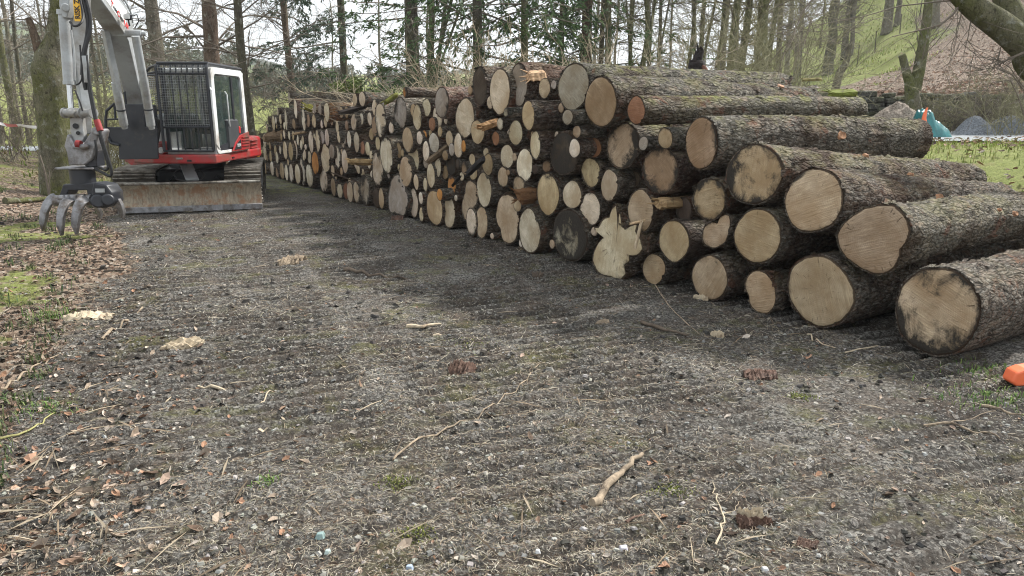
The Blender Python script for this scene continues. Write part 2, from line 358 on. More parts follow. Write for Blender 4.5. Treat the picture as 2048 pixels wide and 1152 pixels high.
def groove(x, y):
    t = x * TR.x + y * TR.y; s = x * -TR.y + y * TR.x          # along travel, across
    wv = fbm(x * .8, y * .8, 21) * 2.2 + fbm(x * 3, y * 3, 23) * .5
    m = 0
    for c, wd, ph in ((-3.5, .40, 0.), (-2.45, .42, .05), (-1.5, .40, .02), (-.55, .40, .09), (.4, .42, .03), (1.35, .40, .06), (2.3, .42, .08), (3.3, .40, .01), (4.3, .40, .1)):
        cc = c + .35 * (fbm(t * .22 + c * 7, t * 0 + c, 31) - .5) * 2
        k = ss(wd + .09, wd - .06, np.abs(s - cc)) * ss(.30, .42, fbm(t * .42 + c * 5, s * .5, 37))
        g = .5 + .5 * np.sin((t + ph) * 2 * np.pi / .150 + wv * 1.8)
        m = np.maximum(m, k * g ** 1.9)
    return m * ss(.20, .40, fbm(x * 2.0, y * 2.6, 41)) * (.48 + .52 * ss(3, 6, y)) 
def axis(lims):
    a = [lims[0][0]]
    for lo, hi, s0, s1 in lims:
        p = a[-1]
        while p < hi: p += s0 + (s1 - s0) * min(1, max(0, (p - lo) / (hi - lo))); a.append(p)
    return np.array(a)
xs_p = axis([(0, 2.2, .014, .016), (2.2, 7, .018, .06), (7, 30, .08, .5), (30, 300, .6, 14)])
xs = np.concatenate([-xs_p[::-1][:-1], xs_p])
ys = np.concatenate([[-60, -40, -25, -15, -8, -4, -2, -.8, .2], axis([(1.0, 4, .012, .016), (4, 10, .018, .028), (10, 30, .032, .35), (30, 420, .5, 14)])])
X, Y = np.meshgrid(xs, ys)
Z = H(X, Y)
fr = (np.abs(X) < 9) & (Y > .5) & (Y < 16)
Gv = np.where(fr, groove(X, Y), 0) * ss(16, 12, Y) * ss(-5.6 - .28 * Y, -4.2 - .28 * Y, X)
Z = Z - Gv * .055 + np.where(fr, (fbm(X * 9, Y * 9, 51) - .5) * .030 + (fbm(X * 30, Y * 30, 52, 3) - .5) * .014, 0) * ss(16, 11, Y)
def SURF(x, y):
    x = np.asarray(x, float); y = np.asarray(y, float); g_ = groove(x, y) * ss(16, 12, y) * ss(-5.6 - .28 * y, -4.2 - .28 * y, x)
    return H(x, y) - g_ * .055 + ((fbm(x * 9, y * 9, 51) - .5) * .030 + (fbm(x * 30, y * 30, 52, 3) - .5) * .014) * ss(16, 11, y)
nx, ny = len(xs), len(ys); idx = np.arange(nx * ny).reshape(ny, nx)
F = np.stack([idx[:-1, :-1], idx[:-1, 1:], idx[1:, 1:], idx[1:, :-1]], -1).reshape(-1, 4)
g = mesh_np('ground', np.stack([X, Y, Z], -1).reshape(-1, 3), F, M_GROUND); tag(g, kind='structure')
edge = -.7 - .43 * Y + 1.1 * (fbm(X * .5, Y * .5, 61) - .5) * 2
litter = ss(.3, 1.4, edge - X + .4) * .85
q = X * .55 + Y * .83
verge = ss(8.9, 9.9, q + 1.2 * (fbm(X * .6, Y * .6, 71) - .5)) * ss(2.6, 4.0, X) * ss(22, 20.5, Y)
slope_l = ss(0, 1, (Y - 21) * 1.0) * ss(2, 8, X); gline = 28.0 + 1.0 * X
hillgrass = ss(-3, 5, Y - gline + 9 * (fbm(X * .12, Y * .12, 77) - .5) * 2) * ss(2, 8, X)
field = ss(27, 33, Y) * ss(6, -2, X)
litter = np.maximum(litter * (1 - field), slope_l * (1 - hillgrass)); litter = np.maximum(litter, .45 * verge * ss(.5, .62, fbm(X * 1.5, Y * 1.5, 73)))
lb = ss(.0, 1.2, edge - X) * ss(.54, .66, fbm(X * .9, Y * .9, 81)) * .6
grass = np.maximum.reduce([verge * .9, hillgrass * slope_l, field, lb * (Y < 27), ss(12, 16, Y) * ss(6, 0, X) * .45])
for nm, a in (('groove', Gv), ('litter', litter), ('grass', grass)):
    at = g.data.attributes.new(nm, 'FLOAT', 'POINT'); at.data.foreach_set('value', a.astype(np.float32).ravel())
# ---------------------------------------------------------------- the log stack
_wp = [(1870, 714), (1640, 648), (1520, 622), (1422, 601), (1310, 577), (1232, 559), (1138, 528), (1059, 509), (1000, 490), (963, 479), (898, 458), (867, 449), (828, 439),
       (796, 432), (712, 409), (690, 400), (665, 389), (648, 382), (618, 374), (605, 366), (582, 358), (564, 353), (543, 347), (505, 334)]
_wg = [G(*q) for q in _wp]
WC = np.polyfit([q.y for q in _wg], [q.x for q in _wg], 2)
def WX(y): return float(np.polyval(WC, y))
def WT(y):
    d = float(np.polyval(np.polyder(WC), y)); return Vector((d, 1, 0)).normalized()
def wallhit(px, py, out=0.0):
    r = ray(px, py); k = r[0] / r[1]; lo, hi = 2.5, 40.0
    for _ in range(50):
        mid = (lo + hi) / 2
        if WX(mid) - k * mid > 0: lo = mid
        else: hi = mid
    y = (lo + hi) / 2; t = y / r[1]
    p = Vector((r[0] * t, y, CAM_H + r[2] * t)); T = WT(y); ax = Vector((T.y, -T.x, 0))
    if out: # slide along the view ray so that the end stands proud of the stack by out
        d = Vector(r).normalized(); c = d.dot(ax); p = p - d * (out / max(.25, c))
    return p, T, ax
def to_px(p):
    w_ = p.y * cp - (p.z - CAM_H) * sp; v = p.y * sp + (p.z - CAM_H) * cp
    return 1024 + FPX * p.x / w_, 576 - FPX * v / w_
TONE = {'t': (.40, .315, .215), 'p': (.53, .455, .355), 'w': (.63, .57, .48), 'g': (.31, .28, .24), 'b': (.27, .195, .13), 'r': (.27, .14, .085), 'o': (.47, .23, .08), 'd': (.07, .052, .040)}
rng = random.Random(7)
def log_object(loc, T, ax, a, b, L_, tone, px_h, stain=.15, moss=.25, outline=None, bark=None, crook=0.0, taper=.84, yaw=0.0, pitch=0.0, seed=0, edge=.965):
    r = random.Random(seed); ns, nr = (96, 60) if px_h > 95 else (44, 22) if px_h > 55 else (26, 8)
    th = np.arange(ns) * 2 * np.pi / ns
    if outline is None:
        ro = np.ones(ns); am = .055 if px_h > 95 else .085
        for k in range(2, 6): ro += am / (k - 1) * 1.1 * math.cos(1) * np.cos(k * th + r.uniform(0, 6.28)) * r.uniform(.3, 1)
        ro = ro / ro.max(); ry, rz = a * ro * np.cos(th), b * ro * np.sin(th)
    else:
        ang = np.array([math.atan2(q[1], q[0]) for q in outline]) % (2 * np.pi); rad = np.array([math.hypot(*q) for q in outline]); o_ = np.argsort(ang)
        rr = np.interp(th, np.concatenate([ang[o_] - 2 * np.pi, ang[o_], ang[o_] + 2 * np.pi]), np.tile(rad[o_], 3)); ry, rz = rr * np.cos(th), rr * np.sin(th)
        a = b = float(np.mean(rr))
    if outline is not None: ns_sm = 1
    v = []; sy, sz = r.uniform(-.5, .5), r.uniform(-.6, .6); so_ = seed * 3.7
    xs_ = np.concatenate([[0, .006], np.linspace(.03, 1, nr - 2)]) if nr > 8 else np.linspace(0, 1, nr)
    mr = (a + b) / 2
    for i, t in enumerate(xs_):
        x = t * L_; k = 1 - (1 - taper) * t
        sm = min(1, t * L_ / .5) if outline is not None else min(1, t * L_ / 1.5) * .6
        yy = ry * (1 - sm) + sm * a * np.cos(th) * (.86 if outline is not None else 1); zz = rz * (1 - sm) + sm * b * np.sin(th) * (.86 if outline is not None else 1)
        lump = 1 + (fbm(th * 0 + x * 1.6 + so_, 3 * np.cos(th) + 5 + so_ + 2 * np.sin(th), 5) - .5) * .16 * min(1, t * 8 + .15)
        lump += (fbm(x * 9 + np.cos(th) * mr * 14 + so_, np.sin(th) * mr * 14 + x * 2, 8, 3) - .5) * (.05 if nr > 8 else .04)
        cy = crook * math.sin(t * 5 + 1) * sy * L_ * .1; cz = crook * (math.sin(t * 4.1 + .4) - math.sin(.4)) * sz * L_ * .1
        v.append(np.stack([np.full(ns, x + (0.0 if i else 0)), yy * k * lump + cy, zz * k * lump + cz], -1))
    # rounded far end
    e = v[-1]; c = e.mean(0); v.append(c + (e - c) * .9 + np.array([.03, 0, 0])); n_r = len(v)
    # annulus of bark and bast round the cut, then a seat behind the cut face
    f0 = v[0]; c0 = f0.mean(0); ring_in = c0 + (f0 - c0) * (edge - .03) + np.array([.012, 0, 0])
    fl_v, fl_f = [], []
    if nr > 8:      # loose bark flakes and torn scales
        rn = np.random.RandomState(seed); nf = int(L_ * 2 * math.pi * mr * (260 if nr > 30 else 120)); ti = rn.uniform(.05, n_r - 2.05, nf); tj = rn.randint(0, ns, nf); A_ = np.stack(v); i_ = ti.astype(int); fr_ = (ti - i_)[:, None]
        p_ = A_[i_, tj] * (1 - fr_) + A_[i_ + 1, tj] * fr_; cc_ = A_[i_].mean(1); nn_ = p_ - cc_; nn_[:, 0] = 0; nn_ /= np.linalg.norm(nn_, axis=1, keepdims=True); tt = np.cross(nn_, [[1, 0, 0]]); a1 = rn.normal(0, .5, nf)[:, None]; e1 = np.array([[1., 0, 0]]) * np.cos(a1) + tt * np.sin(a1); e2 = np.cross(nn_, e1)
        s1 = rn.lognormal(-4.0, .5, nf)[:, None]; s2_ = s1 * rn.uniform(.3, .8, (nf, 1)); lf = rn.uniform(0, .9, (nf, 1)) ** 2 * s1; b0 = p_ + nn_ * .001
        fl_v = np.stack([b0 - e1 * s1 - e2 * s2_ * .6, b0 - e1 * s1 * .8 + e2 * s2_, b0 + e1 * s1 * .7 + e2 * s2_ * .7 + nn_ * lf, b0 + e1 * s1 - e2 * s2_ + nn_ * lf * .8], 1).reshape(-1, 3)
    V = np.concatenate(v + [ring_in, [v[-1].mean(0)]]); nb_v = len(V)
    if len(fl_v): fl_f = [tuple(q) for q in (np.arange(len(fl_v)).reshape(-1, 4) + nb_v).tolist()]; V = np.concatenate([V, fl_v])
    i0 = np.arange(ns); i1 = (i0 + 1) % ns
    Fq = [np.stack([k * ns + i0, (k + 1) * ns + i0, (k + 1) * ns + i1, k * ns + i1], -1) for k in range(n_r - 1)]
    Fq.append(np.stack([n_r * ns + i0, i0, i1, n_r * ns + i1], -1))
    faces = [tuple(q) for q in np.concatenate(Fq).tolist()] + [((n_r - 1) * ns + int(p_), nb_v - 1, (n_r - 1) * ns + int(q_)) for p_, q_ in zip(i0, i1)] + fl_f
    o = mesh_np('log', V, faces, M_BARK, True)
    # cut face
    rings = [0, .15, .3, .45, .6, .75, .86, .93, 1.0] if px_h > 95 else [0, .4, .75, 1.0]
    fv = [c0[None] + np.array([[-.004, 0, 0]])]; uvv = [(0.0, 0.0)]; 
    for k in rings[1:]:
        q_ = c0 + (f0 - c0) * k * edge; nn = (fbm(q_[:, 1] * 12 + so_, q_[:, 2] * 12, 4, 3) - .5) * .012 - .006 + (.008 * (k > .97)) - .004 * (k < .97)
        q_ = q_.copy(); q_[:, 0] = nn; fv.append(q_)
    FV = np.concatenate(fv); ff = [(0, 1 + int(j), 1 + int(i)) for i, j in zip(i0, i1)]
    for k in range(len(rings) - 2): ff += [(1 + k * ns + int(i), 1 + k * ns + int(j), 1 + (k + 1) * ns + int(j), 1 + (k + 1) * ns + int(i)) for i, j in zip(i0, i1)]
    
    cf = mesh_np('cut_face', FV, ff, M_CUT, True, o)
    rho = np.concatenate([[0]] + [np.full(ns, k) for k in rings[1:]]); an = np.concatenate([[0]] + [i0 / ns] * (len(rings) - 1))
    uvl = cf.data.uv_layers.new(name='UVMap'); li = np.empty(len(cf.data.loops), np.int32); cf.data.loops.foreach_get('vertex_index', li)
    uvl.data.foreach_set('uv', np.stack([rho[li], np.abs(an[li] * 2 - 1)], -1).astype(np.float32).ravel())
    yy = Vector((T.x, T.y, 0)); Mx = Matrix((ax, yy, Vector((0, 0, 1)))).transposed()
    Mx = Mx @ Matrix.Rotation(yaw, 3, 'Z') @ Matrix.Rotation(pitch, 3, 'Y')
    o.matrix_world = Matrix.Translation(loc) @ Mx.to_4x4()
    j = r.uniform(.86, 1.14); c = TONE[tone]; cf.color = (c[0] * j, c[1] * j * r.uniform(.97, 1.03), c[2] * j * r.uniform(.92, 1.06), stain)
    bc = bark or r.choice([(.13, .098, .074), (.105, .083, .065), (.145, .112, .084), (.115, .080, .060)]); o.color = (*bc, moss)
    o['tone'] = tone
    return o
# x0,y0,x1,y1 of each sawn end in the photograph, tone, options
LG = [
 (1779,518,1957,714,'t',dict(stain=.42,L=3.3,row=1,taper=.9,bark=(.125,.098,.08),moss=.1,label='huge nearest log at the right end, its tan face rimmed with black')),
 (1678,412,1829,553,'t',dict(stain=.0,L=3.6,moss=.3,bark=(.155,.13,.095),poly=[(1716,427),(1755,410),(1795,407),(1818,428),(1830,460),(1824,482),(1808,500),(1802,530),(1785,548),(1765,553),(1738,545),(1705,525),(1683,500),(1677,470),(1690,448)],label='mossy grey-barked log with wavy-edged tan face lying on the huge nearest log')),
 (1562,332,1687,470,'t',dict(stain=.2,Lx=1988,moss=.15,pitch=.085,taper=.8,label='big round tan log with a small dark heart, left of the wavy-edged one')),
 (1450,286,1569,412,'t',dict(stain=.50,Lx=1922,moss=.35,pitch=.075,taper=.78,label='large log with a black stain low on its tan face, above a round pale one')),
 (1370,231,1442,342,'b',dict(stain=.02,Lx=1812,moss=.4,bark=(.12,.10,.08),taper=.95,out=.05,label='long barked log with flat brown face ending beside the orange cone')),
 (1567,495,1711,646,'t',dict(stain=.12,L=3.4,row=1,label='big bottom-row log with a ragged splinter hole in its tan face')),
 (1487,535,1552,626,'t',dict(stain=.0,row=1,poly=[(1500,541),(1518,536),(1535,545),(1547,565),(1552,590),(1547,612),(1532,626),(1512,622),(1500,612),(1496,590),(1487,560)],label='small half-moon log end in the bottom row beside the splinter-holed one')),
 (1465,413,1567,532,'t',dict(stain=.08,L=3.3,label='round pale tan log resting above the half-moon log end')),
 (1382,504,1458,600,'t',dict(stain=.18,row=1,label='bottom-row log with torn fibres at its upper left rim')),
 (1406,428,1460,496,'t',dict(stain=.22,poly=[(1410,452),(1420,445),(1436,447),(1440,432),(1459,428),(1461,455),(1455,476),(1440,493),(1420,496),(1406,487)],label='log end with a square notch sawn out of its top')),
 (1384,357,1454,440,'t',dict(stain=.42,label='tan log end with ragged black lower right edge below the flat brown one')),
 (1316,441,1381,524,'t',dict(stain=.05,bark=(.12,.10,.09),label='reddish tan oval log end just right of the star-shaped butt')),
 (1286,511,1331,575,'t',dict(stain=.0,row=1,label='small smooth oval log end at the foot of the star-shaped butt')),
 (1181,404,1288,561,'p',dict(stain=.2,row=1,out=.1,L=2.8,poly=[(1181,452),(1193,454),(1206,473),(1209,432),(1217,432),(1223,411),(1231,404),(1238,416),(1242,448),(1235,470),(1250,457),(1262,449),(1275,446),(1272,462),(1284,480),(1287,498),(1278,509),(1258,510),(1259,522),(1248,531),(1251,547),(1242,561),(1220,556),(1188,541),(1181,524),(1187,497)],label='pale flared butt with star-shaped root lobes in the bottom row')),
 (1256,375,1310,470,'t',dict(stain=.10,label='tall tan log end with a diagonal crack behind the star-shaped butt')),
 (1210,244,1275,337,'t',dict(stain=.48,moss=.6,label='large tan log end blackened and mossy down its right side')),
 (1279,295,1355,387,'b',dict(stain=.58,bark=(.09,.05,.04),label='dark-rimmed log end with a small tan centre and red bark')),
 (1276,272,1295,302,'g',dict(stain=.05,bark=(.10,.09,.075),out=.12,label='tiny grey branch end between two large stained logs')),
 (1313,254,1345,298,'t',dict(stain=.15,bark=(.12,.11,.09),out=.08,label='small log end with peeling bark left of the flat brown one')),
 (1163,314,1200,376,'t',dict(stain=.22)), (1201,336,1236,405,'p',dict(stain=.16)), (1160,384,1203,451,'p',dict(stain=.2)),
 (1166,273,1202,317,'r',dict(stain=.05,label='reddish brown log end under the dark shadow of the big brown log')),
 (1166,151,1233,258,'b',dict(stain=.05,Lx=1625,moss=.35,out=.16,taper=.92,bark=(.13,.115,.095),yaw=.02,label='great brown egg-shaped log end with a diagonal crack on the top row')),
 (1113,127,1178,221,'g',dict(stain=.05,Lx=1560,moss=.6,out=.02,bark=(.10,.09,.075),label='big smooth grey log end on top, left of the brown egg-shaped one')),
 (1261,192,1297,250,'r',dict(stain=.15,Lx=1702,moss=.9,crook=.9,taper=.9,out=.22,bark=(.17,.155,.115),label='long bent mossy pole with a reddish split end on the top row')),
 (1045,201,1071,261,'t',dict(stain=.0,L=3.2,out=.22,bark=(.13,.10,.085),label='straight log jutting forward under the two-lobed top log')),
 (1124,219,1145,250,'g',dict(stain=.05,out=.3,bark=(.10,.095,.075),moss=.4,label='little grey branch stub poking out below the smooth grey top log')),
 (1143,251,1160,276,'t',dict(stain=.05,out=.22,bark=(.09,.085,.075))), (1061,262,1083,318,'p',dict(stain=.05,out=.15,bark=(.12,.09,.08))), (1136,277,1159,316,'w',dict(stain=.1,out=.2)),
 (1102,264,1156,352,'d',dict(stain=.7,label='big blackened log end, darkest in the middle of the stack')),
 (945,134,976,210,'d',dict(stain=.35,bark=(.11,.075,.065),L=3.0,label='tall narrow top log, black below with an orange centre')),
 (978,135,1021,232,'p',dict(stain=.0,out=.12,label='tall pale leaning oval log end on the top row')),
 (1020,125,1056,213,'g',dict(stain=.12,Lx=1150,out=.03,bark=(.17,.11,.085),moss=.1,label='two-lobed grey top log with fresh orange split wood on its side')),
 (908,196,950,277,'p',dict(stain=.1,label='pear-shaped pale log end below the tall narrow black and orange one')),
 (942,240,968,288,'t',dict(stain=.1)), (993,236,1007,260,'w',dict()), (1006,215,1017,236,'g',dict(out=.25,bark=(.06,.06,.045),moss=.4)), (1018,241,1047,290,'p',dict(stain=.1)),
 (908,266,926,317,'p',dict()), (922,280,932,305,'o',dict(out=.1)), (1000,288,1024,338,'p',dict(stain=.03)), (1032,297,1064,363,'w',dict(stain=.1,label='pale ragged-edged oval log end left of the blackened middle one')),
 (965,307,985,351,'t',dict(stain=.1)), (921,322,934,350,'b',dict()), (934,331,956,360,'t',dict(stain=.1)), (954,345,985,414,'p',dict(stain=.05)),
 (994,333,1015,375,'t',dict()), (1026,353,1050,390,'t',dict()), (1028,400,1045,424,'t',dict(out=.12,stain=.1)),
 (994,381,1040,486,'t',dict(stain=.08,row=1,poly=[(1004,385),(1020,381),(1034,392),(1040,420),(1038,450),(1034,475),(1020,484),(1010,478),(1003,452),(994,430),(996,408)],label='broad smooth tan log end in the bottom row with angular outline')),
 (1036,415,1084,510,'p',dict(stain=.05,row=1,out=.06)), (1073,345,1117,432,'t',dict(stain=.05,label='large pointed oval log end with a curved seam down its right side')),
 (1126,359,1164,420,'p',dict(stain=.08)), (1102,412,1176,526,'g',dict(stain=.74,row=1,L=3.2,label='large black rotten log end with pale streaks in the bottom row')),
 (923,360,957,442,'t',dict(stain=.3,poly=[(932,362),(948,364),(955,385),(950,410),(942,420),(938,440),(927,441),(923,405),(929,385)],label='gnarled two-lobed log end split by a dark gap')),
 (934,416,954,473,'p',dict(stain=.15,row=1)), (952,414,976,479,'t',dict(row=1,stain=.1)), (887,392,911,457,'p',dict(row=1)), (895,352,912,393,'o',dict()),
 (853,378,883,449,'t',dict(row=1,stain=.05)), (872,377,884,401,'o',dict(out=.14)), (839,411,848,441,'p',dict(row=1,stain=.3)), (838,384,847,410,'w',dict(out=.1)),
 (819,377,837,439,'p',dict(row=1)), (775,347,817,432,'g',dict(stain=.1,row=1,bark=(.1,.09,.08),poly=[(785,352),(797,347),(806,360),(812,380),(817,398),(813,420),(808,432),(798,428),(788,424),(777,424),(775,395),(778,370)],label='broad grey fluted butt, widest face in the middle of the bottom row')),
 (828,348,838,380,'p',dict()), (846,355,855,384,'p',dict()), (854,325,870,377,'p',dict()), (868,316,881,355,'p',dict()),
 (894,307,911,352,'d',dict(stain=.6)), (844,281,858,324,'w',dict()), (854,265,881,306,'g',dict(stain=.1)), (817,286,839,346,'p',dict()), (798,313,824,374,'t',dict(stain=.1)),
 (789,284,803,317,'b',dict(stain=.2)), (760,272,786,347,'w',dict(stain=.35,label='tall pale log end with black star-shaped rot in its heart')), (744,302,767,374,'p',dict()),
 (751,272,761,302,'p',dict()), (749,207,773,275,'w',dict(out=.06,label='tall bright white-grey log end near the top with a sunlit bark rim')), (745,198,755,232,'p',dict()),
 (786,195,816,257,'g',dict(Lx=890,moss=.3,bark=(.15,.12,.09))), (804,254,827,305,'t',dict(stain=.15,moss=.5)), (826,208,844,262,'p',dict()), (844,197,863,233,'p',dict(L=2.5)),
 (869,173,898,237,'g',dict(Lx=975,out=.12,taper=1.0,bark=(.24,.15,.125),moss=0,label='leaning brown-grey top log with pink peeled bark')), (865,208,885,259,'w',dict(stain=.2)),
 (857,234,870,263,'r',dict()), (834,262,846,289,'p',dict(out=.05)), (844,260,854,281,'o',dict()), (876,252,885,276,'t',dict()), (777,243,787,270,'w',dict(bark=(.03,.03,.02),out=.08)),
 (805,174,817,196,'o',dict(stain=.35,Lx=880,out=.2,bark=(.17,.12,.09),moss=.3,label='hollow orange log end on the very top of the stack')),
 (715,183,733,213,'p',dict(stain=.1,Lx=790,moss=.3)), (704,187,715,213,'p',dict(out=.06)), (700,227,717,262,'p',dict()), (714,226,731,251,'w',dict()), (743,232,755,273,'b',dict()),
 (707,262,718,306,'p',dict()), (730,283,739,311,'p',dict()), (718,281,730,310,'r',dict(stain=.3)),
 (721,353,739,417,'g',dict(stain=.4,row=1,label='two-tone log end, pale above and slate grey below, in the bottom row')), (720,336,729,356,'p',dict()), (713,331,720,348,'p',dict()), (705,364,719,409,'p',dict(row=1)),
 (694,362,706,405,'p',dict(row=1)), (686,364,697,401,'r',dict(row=1)), (673,363,687,393,'w',dict(row=1)), (661,348,671,386,'t',dict(row=1)), (662,330,669,353,'p',dict(out=.06)),
 (668,335,675,360,'p',dict()), (638,330,655,382,'w',dict(row=1,stain=.35)), (641,286,660,345,'p',dict()), (624,303,637,350,'o',dict(out=.06,stain=.15,label='bright orange heart-rotted log end, most orange in the stack')),
 (611,325,626,374,'w',dict(row=1,stain=.35,out=-.05)), (615,302,622,327,'w',dict()), (607,299,612,318,'p',dict()), (609,288,614,300,'w',dict()), (599,310,610,366,'w',dict(row=1)),
 (590,320,600,362,'p',dict(row=1)), (577,321,588,358,'w',dict(row=1,stain=.2)), (568,321,577,354,'w',dict(row=1,stain=.2)), (559,317,568,352,'t',dict(row=1)), (538,317,549,347,'w',dict(row=1)),
 (550,303,558,327,'w',dict()), (576,283,587,322,'t',dict()), (565,282,576,320,'p',dict()), (587,281,595,320,'p',dict()), (536,301,547,325,'t',dict(out=-.05)), (525,287,534,321,'p',dict()),
 (547,290,554,311,'t',dict()), (533,277,539,290,'p',dict()), (616,262,627,306,'w',dict()), (630,259,640,305,'p',dict()), (650,258,659,292,'w',dict()), (659,288,669,318,'g',dict()),
 (668,290,681,337,'w',dict()), (683,295,696,349,'p',dict(out=.05)), (694,262,703,296,'w',dict()), (681,261,692,297,'w',dict()), (674,262,681,286,'p',dict()),
 (517,266,522,300,'t',dict()), (526,266,532,295,'p',dict()), (543,230,551,262,'p',dict()), (535,232,541,250,'d',dict()), (556,228,566,249,'p',dict()), (552,216,559,232,'w',dict()),
 (570,216,575,262,'w',dict(L=3.4)), (589,196,593,239,'w',dict(Lx=655,bark=(.22,.12,.09))), (604,201,609,262,'w',dict(Lx=700,bark=(.2,.17,.13))), (595,224,606,252,'d',dict(bark=(.05,.06,.045))),
 (622,228,635,257,'t',dict()), (640,238,648,258,'w',dict()), (648,205,659,244,'w',dict(bark=(.3,.14,.05))), (659,229,668,251,'p',dict()), (671,243,677,267,'p',dict()),
 (576,262,581,280,'w',dict()), (593,270,598,291,'w',dict()), (604,271,608,290,'p',dict()), (576,183,581,208,'g',dict(Lx=706,bark=(.16,.145,.12),moss=.4,label='long weathered grey log lying highest at the far end')),
 (1000,232,1000,232,'x',{}),
 (505,318,512,334,'t',dict(row=1)), (514,316,523,337,'p',dict(row=1)), (526,322,535,343,'t',dict(row=1)), (549,328,559,350,'b',dict(row=1,stain=.3)),
 (583,262,590,281,'t',dict()), (560,266,566,282,'t',dict()), (640,262,649,288,'g',dict()), (612,228,621,255,'b',dict()), (583,237,592,259,'b',dict()), (690,240,699,262,'b',dict()),
 (686,212,700,236,'t',dict(Lx=760)), (625,205,634,228,'g',dict(Lx=700)), (757,222,764,245,'d',dict()), (898,286,909,312,'g',dict()), (884,300,895,322,'b',dict()),
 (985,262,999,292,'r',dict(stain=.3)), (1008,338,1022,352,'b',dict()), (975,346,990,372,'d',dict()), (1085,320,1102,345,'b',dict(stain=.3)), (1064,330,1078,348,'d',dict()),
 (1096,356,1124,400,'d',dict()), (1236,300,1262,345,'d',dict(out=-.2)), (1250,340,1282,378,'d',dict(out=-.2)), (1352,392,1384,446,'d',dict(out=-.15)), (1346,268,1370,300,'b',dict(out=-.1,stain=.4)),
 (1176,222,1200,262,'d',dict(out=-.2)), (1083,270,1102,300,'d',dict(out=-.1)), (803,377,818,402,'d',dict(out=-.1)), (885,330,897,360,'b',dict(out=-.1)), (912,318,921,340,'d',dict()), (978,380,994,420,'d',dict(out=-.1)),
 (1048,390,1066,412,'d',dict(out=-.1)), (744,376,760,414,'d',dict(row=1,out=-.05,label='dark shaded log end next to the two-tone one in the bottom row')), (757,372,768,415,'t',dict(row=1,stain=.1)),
]
LG = [q for q in LG if q[4] != 'x']
LOGS = []
for i, (x0, y0, x1, y1, tone, o_) in enumerate(LG):
    cx, cy = (x0 + x1) / 2, (y0 + y1) / 2; out = o_.get('out', rng.uniform(-.05, .05) if x1 - x0 < 60 else 0.0)
    p, T, ax = wallhit(cx, cy, out)
    dd = p.y / max(1e-6, wallhit(cx, cy)[0].y)
    b = (wallhit(cx, y0)[0].z - wallhit(cx, y1)[0].z) / 2 * dd
    a = (wallhit(x0, cy)[0] - wallhit(x1, cy)[0]).length / 2 * dd
    a = min(max(a, .66 * b), 1.18 * b)
    if y1 - y0 < 95 and 'poly' not in o_: a *= 1.07; b *= 1.07
    ol = None
    if 'poly' in o_:
        ol = []
        for q in o_['poly']:
            h_ = wallhit(*q)[0]; d_ = (h_ - wallhit(cx, cy)[0]) * dd; ol.append((d_.dot(T), d_.z))
    if o_.get('row') and out > -.2: 
        bot = p.z - b; p.z += (H1(p.x, p.y) - .02 - bot) * .8
    Ln = o_.get('L', rng.uniform(2.7, 3.4))
    yaw = o_.get('yaw', rng.uniform(-.035, .035))
    if 'Lx' in o_:
        lo, hi = .3, 9.0
        for _ in range(40):
            m_ = (lo + hi) / 2
            if to_px(p + ax * m_)[0] < o_['Lx']: lo = m_
            else: hi = m_
        Ln = lo if lo < 6 else 4.2
    ob = log_object(p, T, ax, a, b, Ln, tone, y1 - y0, o_.get('stain', rng.choice([0, .05, .1, .18, .3, .42])), o_.get('moss', .15), ol, o_.get('bark'), o_.get('crook', .15), o_.get('taper', rng.uniform(.8, .93)), yaw, o_.get('pitch', rng.uniform(-.01, .01)), i + 1)
    LOGS.append(dict(o=ob, cx=cx, cy=cy, h=y1 - y0, a=a, b=b, tone=tone, row=o_.get('row', 0), label=o_.get('label'), stain=ob.children[0].color[3], tall=(b / a)))
# small logs that fill the gaps
_tx = [510, 540, 560, 600, 700, 780, 870, 945, 1110, 1250]; _ty = [268, 240, 222, 212, 205, 212, 205, 160, 150, 190]; _bx = [q[0] for q in _wp][::-1]; _by = [q[1] for q in _wp][::-1]
fr_ = random.Random(77); placed = [(q['o'].matrix_basis.translation.copy(), q['a'], q['b']) for q in LOGS]; nfill = 0
for it in range(6000):
    px = fr_.uniform(512, 1250); yt, yb_ = np.interp(px, _tx, _ty), np.interp(px, _bx, _by); py = fr_.uniform(yt + 8, yb_ - 4); p, T, ax = wallhit(px, py, -.03); free = 9
    for c_, a_, b_ in placed:
        d_ = c_ - p; dh = d_.dot(T); dv = d_.z; L2 = math.hypot(dh, dv) + 1e-6; rr_ = 1 / math.sqrt((dh / L2 / a_) ** 2 + (dv / L2 / b_) ** 2); free = min(free, L2 - rr_)
        if free < .045: break
    if free < .048 or p.z - free < 0: continue
    r_ = min(free * .98, .12); tone = fr_.choice('ppwttg'); ob = log_object(p, T, ax, r_, r_, fr_.uniform(2.2, 3.0), tone, 30, fr_.uniform(0, .3), .1, seed=900 + nfill); ob['tone'] = tone; placed.append((p, r_, r_))
    LOGS.append(dict(o=ob, cx=px, cy=py, h=2 * r_ * FPX / p.y, a=r_, b=r_, tone=tone, row=0, label=None)); nfill += 1
    if nfill >= 70: break
